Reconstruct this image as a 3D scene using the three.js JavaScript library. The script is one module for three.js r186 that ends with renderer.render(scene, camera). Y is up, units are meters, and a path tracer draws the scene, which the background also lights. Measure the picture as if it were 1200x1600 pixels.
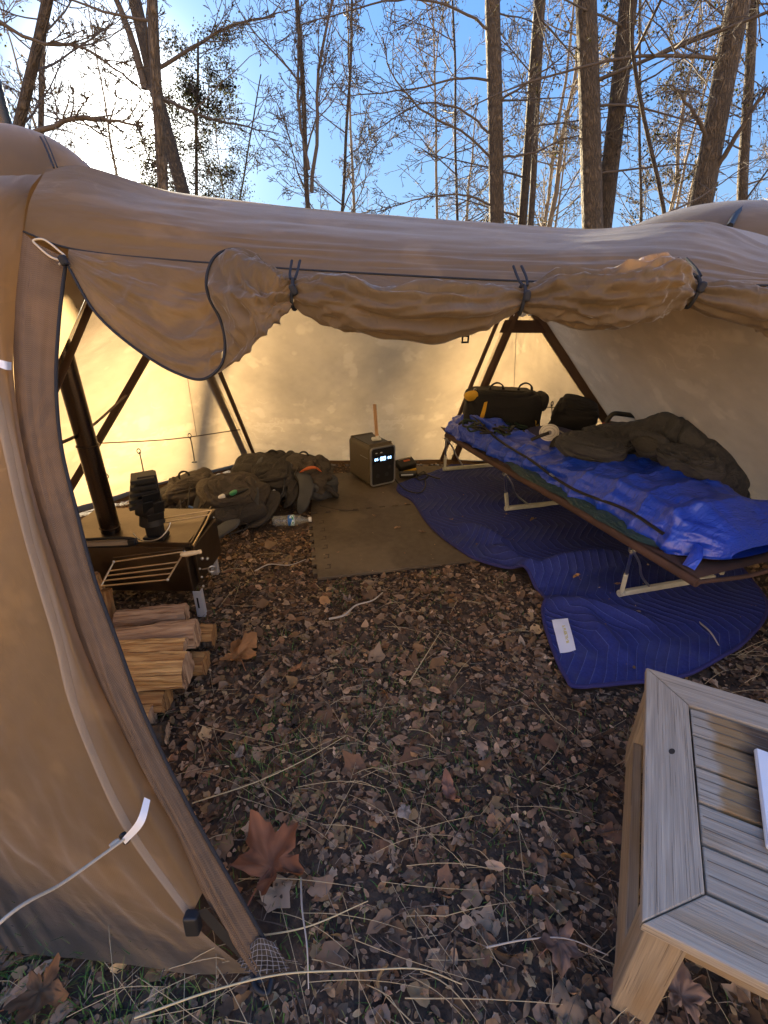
import * as THREE from 'three';
import { RoundedBoxGeometry } from 'three/addons/geometries/RoundedBoxGeometry.js';
import { mergeGeometries, toCreasedNormals } from 'three/addons/utils/BufferGeometryUtils.js';
import { ImprovedNoise } from 'three/addons/math/ImprovedNoise.js';

// ---------------------------------------------------------------- camera, sky, sun, exposure
const scene = new THREE.Scene();
const camera = new THREE.PerspectiveCamera(95, 3 / 4, 0.02, 400);
camera.position.set(0, 1.2, 0);
camera.rotation.x = -25 * Math.PI / 180;
scene.add(camera);

const renderer = new THREE.WebGLRenderer({ antialias: true });
renderer.setSize(768, 1024);
renderer.toneMapping = THREE.LinearToneMapping;
renderer.toneMappingExposure = 8.6;
renderer.shadowMap.enabled = true;

const SUN = new THREE.Vector3(-0.387, 0.2205, -0.8954).normalize();
const sun = new THREE.DirectionalLight(new THREE.Color(1, 0.84, 0.56), 5);
sun.position.copy(SUN).multiplyScalar(40);
sun.target.position.set(0, 0, -2);
sun.castShadow = true;
sun.shadow.radius = 5;
Object.assign(sun.shadow.camera, { left: -8, right: 8, top: 8, bottom: -8, near: 1, far: 90 });
sun.shadow.camera.updateProjectionMatrix();
sun.shadow.mapSize.set(4096, 4096);
scene.add(sun, sun.target);

{
  const clamp01 = (x) => Math.min(1, Math.max(-1, x)), W = 1024, Hh = 512, d = new Float32Array(W * Hh * 4), v = new THREE.Vector3();
  for (let j = 0; j < Hh; j++) for (let i = 0; i < W; i++) {
    const el = ((j + 0.5) / Hh - 0.5) * Math.PI, az = ((i + 0.5) / W - 0.5) * 2 * Math.PI;
    v.set(Math.cos(el) * Math.cos(az), Math.sin(el), Math.cos(el) * Math.sin(az));
    const c = v.dot(SUN), a = Math.acos(clamp01(c)), y = Math.max(v.y, 0), t = 1 - Math.pow(1 - y, 3);
    const g1 = 1.4 * Math.exp(-a * a / 0.006), g2 = 0.14 * Math.exp(-a / 0.10), g3 = 0.052 * Math.exp(-a / 0.5), g4 = 0.22 * Math.pow(Math.max(0, 0.25 - c), 1.2) * (1 - 0.6 * y); // halo round the sun, and added brightness opposite it as fill light
    const k = (j * W + i) * 4;
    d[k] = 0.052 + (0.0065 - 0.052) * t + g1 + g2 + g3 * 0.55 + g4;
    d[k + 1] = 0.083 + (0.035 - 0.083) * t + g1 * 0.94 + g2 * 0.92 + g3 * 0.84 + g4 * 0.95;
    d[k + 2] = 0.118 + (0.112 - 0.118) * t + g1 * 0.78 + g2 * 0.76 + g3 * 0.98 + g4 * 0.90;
    d[k + 3] = 1;
  }
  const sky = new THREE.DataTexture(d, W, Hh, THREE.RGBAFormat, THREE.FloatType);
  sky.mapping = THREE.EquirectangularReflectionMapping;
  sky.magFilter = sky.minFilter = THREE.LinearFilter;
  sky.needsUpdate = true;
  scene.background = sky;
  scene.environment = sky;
}

// ---------------------------------------------------------------- small helpers
let seed = 7;
const rnd = () => { seed = (seed * 1664525 + 1013904223) >>> 0; return seed / 4294967296; };
const rr = (a, b) => a + (b - a) * rnd();
const reseed = (s) => { seed = s >>> 0; for (let i = 0; i < 4; i++) rnd(); };
const V = (a) => a.isVector3 ? a.clone() : new THREE.Vector3(a[0], a[1], a[2]);
const lerp = (a, b, t) => a + (b - a) * t, clamp = (x, a, b) => Math.min(b, Math.max(a, x));
const smooth = (a, b, x) => { const t = clamp((x - a) / (b - a), 0, 1); return t * t * (3 - 2 * t); };
const IN = new ImprovedNoise();
const n3 = (x, y, z) => IN.noise(x, y, z);
const fbm = (x, y, z, o = 4) => { let s = 0, a = 0.5; for (let i = 0; i < o; i++) { s += a * n3(x, y, z); x *= 2.03; y *= 2.03; z *= 2.03; a *= 0.5; } return s; };

const used = {};
function numbered(n) { const k = used[n] = (used[n] ?? -1) + 1; return k ? n + '_' + String(k).padStart(3, '0') : n; }
function thing(name, pos, label, category, group) {
  const o = new THREE.Group(); o.name = numbered(name); o.position.set(...pos);
  o.userData = { label, category }; if (group) o.userData.group = group;
  scene.add(o); return o;
}
const shade = (m) => { m.castShadow = m.receiveShadow = true; return m; };
// geometry is given in world metres; the part stores it relative to its thing
function part(parent, name, geo, mat, label) {
  const g = Array.isArray(geo) ? mergeGeometries(geo.map(plain)) : geo;
  const off = new THREE.Vector3(); let p = parent; while (p && p !== scene) { off.add(p.position); p = p.parent; }
  g.translate(-off.x, -off.y, -off.z);
  const m = shade(new THREE.Mesh(g, mat)); m.name = name; if (label) m.userData.label = label;
  parent.add(m); return m;
}
function single(name, pos, geo, mat, label, category, group) {
  const g = Array.isArray(geo) ? mergeGeometries(geo.map(plain)) : geo;
  g.translate(-pos[0], -pos[1], -pos[2]);
  const m = shade(new THREE.Mesh(g, mat)); m.name = numbered(name); m.position.set(...pos);
  m.userData = { label, category }; if (group) m.userData.group = group;
  scene.add(m); return m;
}
function stuff(name, geo, mat, label, category) {
  const m = shade(new THREE.Mesh(geo, mat)); m.name = numbered(name); m.userData = { label, category, kind: 'stuff' }; scene.add(m); return m;
}
const plain = (g) => { const q = g.index ? g.toNonIndexed() : g; for (const k of Object.keys(q.attributes)) if (!['position', 'normal', 'uv'].includes(k)) q.deleteAttribute(k);
  if (!q.attributes.uv) q.setAttribute('uv', new THREE.BufferAttribute(new Float32Array(q.attributes.position.count * 2), 2)); return q; };

// a sheet f(u, v) -> [x, y, z]; uv are given in metres along both ways
function surf(nu, nv, f, disp, closed = false) {
  const P = [];
  for (let j = 0; j <= nv; j++) for (let i = 0; i <= nu; i++) P.push(V(f(i / nu, j / nv)));
  const w = nu + 1;
  const build = () => {
    const pos = new Float32Array(P.length * 3), uv = new Float32Array(P.length * 2), idx = [];
    P.forEach((p, k) => { pos[3 * k] = p.x; pos[3 * k + 1] = p.y; pos[3 * k + 2] = p.z; });
    const mu = Math.floor(nu / 2), mv = Math.floor(nv / 2);
    let s = 0; for (let i = 0; i <= nu; i++) { if (i) s += P[mv * w + i].distanceTo(P[mv * w + i - 1]); for (let j = 0; j <= nv; j++) uv[2 * (j * w + i)] = s; }
    s = 0; for (let j = 0; j <= nv; j++) { if (j) s += P[j * w + mu].distanceTo(P[(j - 1) * w + mu]); for (let i = 0; i <= nu; i++) uv[2 * (j * w + i) + 1] = s; }
    for (let j = 0; j < nv; j++) for (let i = 0; i < nu; i++) { const a = j * w + i, b = a + 1, c = a + w, e = c + 1; idx.push(a, b, e, a, e, c); }
    const g = new THREE.BufferGeometry();
    g.setAttribute('position', new THREE.BufferAttribute(pos, 3)); g.setAttribute('uv', new THREE.BufferAttribute(uv, 2)); g.setIndex(idx); g.computeVertexNormals();
    if (closed) { const n = g.attributes.normal; for (let j = 0; j <= nv; j++) { const a = j * w, b = a + nu; const x = n.getX(a) + n.getX(b), y = n.getY(a) + n.getY(b), z = n.getZ(a) + n.getZ(b), l = Math.hypot(x, y, z) || 1; n.setXYZ(a, x / l, y / l, z / l); n.setXYZ(b, x / l, y / l, z / l); } }
    return g;
  };
  let g = build();
  if (disp) {
    const n = g.attributes.normal;
    P.forEach((p, k) => { const i = k % w, j = (k - i) / w, d = disp(p, i / nu, j / nv); p.x += n.getX(k) * d; p.y += n.getY(k) * d; p.z += n.getZ(k) * d; });
    if (closed) for (let j = 0; j <= nv; j++) P[j * w + nu].copy(P[j * w]);
    g = build();
  }
  return g;
}
const curve = (pts, closed = false, tension = 0.5) => pts.length === 2 ? new THREE.LineCurve3(V(pts[0]), V(pts[1])) : new THREE.CatmullRomCurve3(pts.map(V), closed, 'centripetal', tension);
// rows of points, each a curve along u; the sheet passes smoothly through all rows
function loft(rows, nu, nv, disp) {
  const C = rows.map((r) => curve(r)), cache = [];
  for (let i = 0; i <= nu; i++) cache.push(curve(C.map((c) => c.getPoint(i / nu))));
  return surf(nu, nv, (u, v) => cache[Math.round(u * nu)].getPoint(v), disp);
}
// a round tube through points; r is a number or a function of t
function tube(pts, r, sides = 6, segs, caps = true) {
  const c = pts.getPoint ? pts : curve(pts), n = segs ?? Math.max(2, ((pts.length ?? 9) - 1) * 5);
  const rad = typeof r === 'function' ? r : () => r, pos = [], uv = [], idx = [], nor = [];
  const N = new THREE.Vector3(), B = new THREE.Vector3(), T = new THREE.Vector3(), prev = new THREE.Vector3(), q = new THREE.Quaternion();
  let len = 0, last = null;
  for (let i = 0; i <= n; i++) {
    const t = i / n, p = c.getPoint(t); T.copy(c.getTangent(t));
    if (i === 0) { N.set(0, 1, 0); if (Math.abs(T.y) > 0.9) N.set(1, 0, 0); N.addScaledVector(T, -N.dot(T)).normalize(); }
    else { q.setFromUnitVectors(prev, T); N.applyQuaternion(q); N.addScaledVector(T, -N.dot(T)).normalize(); }
    prev.copy(T); B.crossVectors(T, N);
    if (last) len += p.distanceTo(last); last = p;
    for (let k = 0; k <= sides; k++) {
      const a = k / sides * Math.PI * 2, x = Math.cos(a), y = Math.sin(a), R = rad(t, a);
      const dx = N.x * x + B.x * y, dy = N.y * x + B.y * y, dz = N.z * x + B.z * y;
      pos.push(p.x + dx * R, p.y + dy * R, p.z + dz * R); nor.push(dx, dy, dz); uv.push(k / sides * 2 * Math.PI * rad(0, 0), len);
    }
  }
  const w = sides + 1;
  for (let i = 0; i < n; i++) for (let k = 0; k < sides; k++) { const a = i * w + k; idx.push(a, a + 1, a + w + 1, a, a + w + 1, a + w); }
  if (caps) for (const i of [0, n]) {
    const p = c.getPoint(i / n), t = c.getTangent(i / n).multiplyScalar(i ? 1 : -1), b = pos.length / 3;
    pos.push(p.x, p.y, p.z); nor.push(t.x, t.y, t.z); uv.push(0, 0);
    for (let k = 0; k <= sides; k++) { const s = (i * w + k) * 3; pos.push(pos[s], pos[s + 1], pos[s + 2]); nor.push(t.x, t.y, t.z); uv.push(uv[(i * w + k) * 2] , uv[(i * w + k) * 2 + 1] + 0.01); }
    for (let k = 0; k < sides; k++) i ? idx.push(b, b + 1 + k, b + 2 + k) : idx.push(b, b + 2 + k, b + 1 + k);
  }
  const g = new THREE.BufferGeometry();
  g.setAttribute('position', new THREE.Float32BufferAttribute(pos, 3)); g.setAttribute('normal', new THREE.Float32BufferAttribute(nor, 3)); g.setAttribute('uv', new THREE.Float32BufferAttribute(uv, 2)); g.setIndex(idx);
  return g;
}
// box with rounded edges whose uv are metres (long side along u)
function box(l, h, w, r = 0.003, seg = 2, off = 0) {
  const g = plain(new RoundedBoxGeometry(l, h, w, seg, Math.min(r, l / 2.01, h / 2.01, w / 2.01))), p = g.attributes.position, n = g.attributes.normal, uv = g.attributes.uv;
  for (let i = 0; i < p.count; i++) {
    const ax = Math.abs(n.getX(i)), ay = Math.abs(n.getY(i)), az = Math.abs(n.getZ(i));
    if (ay >= ax && ay >= az) uv.setXY(i, p.getX(i) + off, p.getZ(i) + off * 0.37);
    else if (az >= ax) uv.setXY(i, p.getX(i) + off, p.getY(i) + off * 0.71 + 0.2);
    else uv.setXY(i, p.getZ(i) + off, p.getY(i) + off * 0.5);
  }
  return g;
}
const M4 = new THREE.Matrix4();
// place geometry: its local x along the direction a -> b, centred, its y as near "up" as can be
function along(g, a, b, up = [0, 1, 0]) {
  const A = V(a), B = V(b), x = B.clone().sub(A).normalize(), z = new THREE.Vector3().crossVectors(x, V(up)).normalize(), y = new THREE.Vector3().crossVectors(z, x);
  M4.makeBasis(x, y, z).setPosition(A.add(B).multiplyScalar(0.5)); return g.applyMatrix4(M4);
}
const bar = (a, b, h, w, r = 0.002, up) => along(box(V(a).distanceTo(V(b)), h, w, r), a, b, up);
function place(g, pos, rot = [0, 0, 0], s = 1) { g.scale(...(Array.isArray(s) ? s : [s, s, s])); g.applyMatrix4(new THREE.Matrix4().makeRotationFromEuler(new THREE.Euler(...rot, 'YXZ'))); g.translate(...pos); return g; }
const placeAt = place;
// a set of folds on a (u, v) sheet: each a sharp valley with a soft ridge beside it
function folds(sd, n, A) {
  const keep = seed; reseed(sd * 131 + 7); const F = [];
  for (let k = 0; k < n; k++) { const a = rr(0, Math.PI); F.push([rnd(), rr(0.08, 0.92), Math.cos(a), Math.sin(a), rr(0.010, 0.028), rr(0.06, 0.26), A * rr(0.4, 1.2), rr(-1.6, 1.6)]); }
  seed = keep;
  return (u, v) => { let d = 0; for (const [cu, cv, c, s, w, L, h, bend] of F) { let du = u - cu; du -= Math.round(du); const dv = v - cv, x = du * c + dv * s, t = -du * s + dv * c + bend * x * x; if (Math.abs(x) > L * 1.5) continue; d += h * (-Math.exp(-((t / w) ** 2)) + 0.7 * Math.exp(-(((t - 2.4 * w) / (1.9 * w)) ** 2))) * Math.exp(-((x / L) ** 4)); } return d; };
}
// soft lump: superellipsoid with folds
function blob(rx, ry, rz, e, amp, freq, sd, nu = 48, nv = 32) {
  const sp = (c) => Math.sign(c) * Math.pow(Math.abs(c), e), fo = folds(sd + 3, nu > 50 ? 34 : nu > 30 ? 16 : 0, amp * 0.28);
  nu = Math.round(nu * 1.7); nv = Math.round(nv * 1.7);
  return surf(nu, nv, (u, v) => { const a = u * 2 * Math.PI, b = (v - 0.5) * Math.PI; return [rx * sp(Math.cos(a)) * sp(Math.cos(b)), ry * sp(Math.sin(b)), -rz * sp(Math.sin(a)) * sp(Math.cos(b))]; },
    (p, u, v) => (amp * (0.9 * fbm(p.x * freq * 0.7 + sd, p.y * freq * 0.9, p.z * freq * 0.7, 2) + 0.5 * (Math.abs(n3(p.x * freq * 1.2 + sd, p.y * freq, p.z * freq * 1.2)) - 0.2)) + fo(u, v)) * smooth(0, 0.10, v) * smooth(0, 0.10, 1 - v), true);
}

// ---------------------------------------------------------------- textures
const hash = (x, y, s) => { let h = (x * 374761393 + y * 668265263 + s * 2147483647 + 1013) | 0; h = Math.imul(h ^ (h >>> 13), 1274126177); h ^= h >>> 16; return (h >>> 0) / 4294967296; };
function pn(x, y, px, py, s) { // periodic value noise
  const xi = Math.floor(x), yi = Math.floor(y), fx = x - xi, fy = y - yi, u = fx * fx * (3 - 2 * fx), w = fy * fy * (3 - 2 * fy), m = (a, b) => ((a % b) + b) % b;
  const a = hash(m(xi, px), m(yi, py), s), b = hash(m(xi + 1, px), m(yi, py), s), c = hash(m(xi, px), m(yi + 1, py), s), d = hash(m(xi + 1, px), m(yi + 1, py), s);
  return a + (b - a) * u + (c - a) * w + (a - b - c + d) * u * w;
}
function pf(u, v, px, py, s, o = 4, k = 0.5) { let t = 0, a = 1, n = 0; for (let i = 0; i < o; i++) { t += a * pn(u * px, v * py, px, py, s + i); n += a; a *= k; px *= 2; py *= 2; } return t / n; }
function tex(w, h, fn, srgb, size = [1, 1]) { // fn(u, v) -> grey or [r, g, b], 0..1; size = metres one tile covers
  const d = new Uint8Array(w * h * 4);
  for (let j = 0; j < h; j++) for (let i = 0; i < w; i++) { let c = fn((i + 0.5) / w, (j + 0.5) / h); if (typeof c === 'number') c = [c, c, c]; const k = (j * w + i) * 4; for (let q = 0; q < 3; q++) d[k + q] = clamp(c[q], 0, 1) * 255; d[k + 3] = 255; }
  const t = new THREE.DataTexture(d, w, h, THREE.RGBAFormat); t.wrapS = t.wrapT = THREE.RepeatWrapping; t.magFilter = THREE.LinearFilter; t.minFilter = THREE.LinearMipmapLinearFilter; t.generateMipmaps = true;
  if (srgb) t.colorSpace = THREE.SRGBColorSpace; t.repeat.set(1 / size[0], 1 / size[1]); t.needsUpdate = true; return t;
}
const mix3 = (a, b, t) => [lerp(a[0], b[0], t), lerp(a[1], b[1], t), lerp(a[2], b[2], t)];
const lin = (r, g, b) => new THREE.Color().setRGB(r, g, b);
function mat(color, rough = 0.8, o = {}) { return new THREE.MeshPhysicalMaterial({ color, roughness: rough, side: THREE.DoubleSide, ...o }); }

const T = {};
T.cloth = tex(512, 512, (u, v) => 0.5 + 0.42 * (pf(u, v, 6, 7, 3, 5) - 0.5) + 0.16 * (0.5 - Math.abs(pf(u, v, 5, 11, 9, 3) - 0.5) * 2) + 0.10 * Math.sin(u * 2 * Math.PI * 128) * Math.sin(v * 2 * Math.PI * 128), false, [0.5, 0.5]);
T.clothTone = tex(512, 512, (u, v) => { const a = pf(u, v, 4, 4, 31, 5), b = pf(u, v, 24, 24, 41, 3), f = Math.abs(pf(u, v, 7, 7, 45, 5) - 0.5), k = 0.80 + 0.20 * a + 0.06 * b + 0.16 * smooth(0.03, 0.0, f) * smooth(0.48, 0.62, a) + 0.08 * smooth(0.6, 0.75, pf(u, v, 9, 9, 47, 4)); return [k, k * 0.995, k * 0.985]; }, true, [0.9, 0.9]);
T.wallTone = tex(512, 512, (u, v) => { const k = 0.86 + 0.12 * pf(u, v, 4, 4, 33, 5) + 0.05 * pf(u, v, 24, 24, 43, 3); return [k, k, k]; }, true, [0.9, 0.9]);
T.crumple = tex(512, 512, (u, v) => { let s = 0; for (let i = 0; i < 3; i++) { const f = 5 << i, a = pf(u, v, f, f, 51 + i * 7, 2); s += Math.abs(a - 0.5) * 2 / (1 + i); } return clamp(1 - s * 0.62, 0, 1); }, false, [0.35, 0.35]);
T.crinkle = tex(512, 512, (u, v) => { const w = pf(u, v, 5, 5, 60, 3); let s = 0; for (let i = 0; i < 3; i++) { const a = pf((u + w * 0.08) % 1, (v + w * 0.08) % 1, 4 << i, 9 << i, 71 + i * 5, 2); s += Math.abs(a - 0.5) * 2 / (1 + i * 0.7); } return clamp(1 - s * 0.55, 0, 1); }, false, [0.3, 0.3]);
T.grain = tex(256, 256, (u, v) => pf(u, v, 32, 32, 81, 4), false, [0.12, 0.12]);
T.blotch = tex(512, 512, (u, v) => { const k = 0.72 + 0.4 * pf(u, v, 6, 6, 91, 6); return [k, k, k]; }, true, [0.7, 0.7]);
T.soil = tex(1024, 1024, (u, v) => { const a = pf(u, v, 14, 14, 101, 5), b = pf(u, v, 70, 70, 107, 4), c = pf(u, v, 5, 5, 113, 4); return mix3([0.20, 0.16, 0.13], [0.42, 0.34, 0.27], clamp(a * 0.7 + b * 0.8 + c * 0.3 - 0.45, 0, 1)); }, true, [1.1, 1.1]);
T.soilBump = tex(512, 512, (u, v) => pf(u, v, 18, 18, 121, 5, 0.62), false, [0.6, 0.6]);
T.bark = tex(512, 1024, (u, v) => { const w = pf(u, v, 4, 8, 131, 3), f = Math.abs(pf((u + w * 0.12) % 1, v, 14, 7, 137, 3) - 0.5) * 2, k = clamp(f * 1.9, 0, 1) * 0.75 + 0.25 * pf(u, v, 60, 40, 139, 3); return mix3([0.29, 0.262, 0.235], [0.55, 0.505, 0.45], k); }, true, [0.36, 0.72]);
T.barkBump = tex(512, 1024, (u, v) => { const w = pf(u, v, 4, 8, 131, 3), f = Math.abs(pf((u + w * 0.12) % 1, v, 14, 7, 137, 3) - 0.5) * 2; return clamp(f * 1.9, 0, 1) * 0.8 + 0.2 * pf(u, v, 60, 40, 139, 3); }, false, [0.36, 0.72]);
const grainAt = (u, v, s, n) => { const w = pf(u, v, 2, 5, s, 3) - 0.5, k = pf(u, v, 3, n, s + 5, 4, 0.7), r = 0.5 + 0.5 * Math.sin((v * n * 0.9 + w * 7) * 2 * Math.PI * 0.5); return clamp(0.55 * k + 0.28 * r + 0.3 * pf(u, v, 12, n * 5, s + 9, 2) - 0.08, 0, 1); };
const oldGrain = (u, v) => clamp(0.45 * grainAt(u, v, 151, 22) + 0.55 * pf(u, v, 6, 150, 152, 3, 0.8), 0, 1);
T.oldWood = tex(1024, 1024, (u, v) => { const g = oldGrain(u, v), st = pf(u, v, 3, 4, 157, 4), cr = pf(u, v, 4, 160, 163, 2); let c = mix3([0.52, 0.49, 0.45], [0.78, 0.75, 0.70], clamp(g * 1.2, 0, 1)); c = mix3(c, [0.62, 0.52, 0.38], smooth(0.58, 0.8, st) * 0.5); if (cr < 0.2) c = mix3(c, [0.30, 0.26, 0.22], 0.45); return c; }, true, [0.8, 0.25]);
T.oldWoodBump = tex(1024, 1024, (u, v) => oldGrain(u, v) * 0.7 + (pf(u, v, 4, 160, 163, 2) < 0.22 ? 0 : 0.3), false, [0.8, 0.25]);
T.newWood = tex(512, 512, (u, v) => { const g = grainAt(u, v, 171, 18); let c = mix3([0.60, 0.44, 0.28], [0.92, 0.79, 0.56], clamp(g * 1.25, 0, 1)); const cr = pf(u, v, 2, 60, 179, 3); if (cr < 0.3) c = mix3(c, [0.42, 0.25, 0.13], 0.55); return c; }, true, [0.5, 0.25]);
T.newWoodPale = tex(512, 512, (u, v) => { const g = grainAt(u, v, 271, 16); let c = mix3([0.52, 0.40, 0.31], [0.82, 0.72, 0.60], clamp(g * 1.25, 0, 1)); const cr = pf(u, v, 2, 50, 279, 3); if (cr < 0.32) c = mix3(c, [0.34, 0.25, 0.19], 0.6); return c; }, true, [0.5, 0.25]);
T.newWoodBump = tex(512, 512, (u, v) => grainAt(u, v, 171, 18) * 0.6 + 0.4 * pf(u, v, 2, 60, 179, 3), false, [0.5, 0.25]);
const chevron = (u, v) => { const z = clamp(Math.abs(u - 0.5) * 2 * 1.5 - 0.25, 0, 1); return ((v * 11 + z * 3.2) % 1 + 1) % 1; };
T.quilt = tex(1024, 1024, (u, v) => { const s = Math.abs(chevron(u, v) - 0.5) * 2, n = pf(u, v, 90, 90, 191, 2), dirt = pf(u, v, 5, 5, 193, 5); let c = mix3([0.15, 0.17, 0.42], [0.21, 0.235, 0.52], n); c = mix3(c, [0.33, 0.31, 0.44], smooth(0.55, 0.8, dirt) * 0.35); return mix3(c, [0.53, 0.52, 0.74], s > 0.935 ? (pn(u * 200, v * 200, 200, 200, 5) > 0.25 ? 0.6 : 0.2) : 0); }, true, [0.48, 0.48]);
T.quiltBump = tex(1024, 1024, (u, v) => { const y = chevron(u, v); return clamp(Math.pow(Math.sin(y * Math.PI), 0.6) * 0.85 + 0.15 * pf(u, v, 50, 50, 197, 3), 0, 1); }, false, [0.48, 0.48]);
T.foam = tex(512, 512, (u, v) => 0.5 * pf(u, v, 64, 64, 201, 2) + 0.5 * (0.5 + 0.5 * Math.sin(u * 2 * Math.PI * 60) * Math.sin(v * 2 * Math.PI * 60)), false, [0.3, 0.3]);
T.foamTone = tex(512, 512, (u, v) => { const a = pf(u, v, 4, 4, 211, 5), b = pf(u, v, 40, 40, 213, 3); let c = mix3([0.35, 0.30, 0.23], [0.43, 0.38, 0.31], b); return mix3(c, [0.56, 0.50, 0.41], smooth(0.5, 0.72, a) * 0.45); }, true, [0.9, 0.9]);
T.weave = tex(256, 256, (u, v) => 0.5 + 0.25 * Math.sin(u * 2 * Math.PI * 40) + 0.25 * Math.sin(v * 2 * Math.PI * 40), false, [0.08, 0.08]);
T.mesh = tex(256, 512, (u, v) => { const k = 0.78 + 0.10 * pf(u, v, 5, 5, 221, 3) + 0.14 * (Math.sin(u * 2 * Math.PI * 30) * Math.sin(v * 2 * Math.PI * 150)); return [k, k * 0.985, k * 0.97]; }, true, [0.12, 0.6]);

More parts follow.
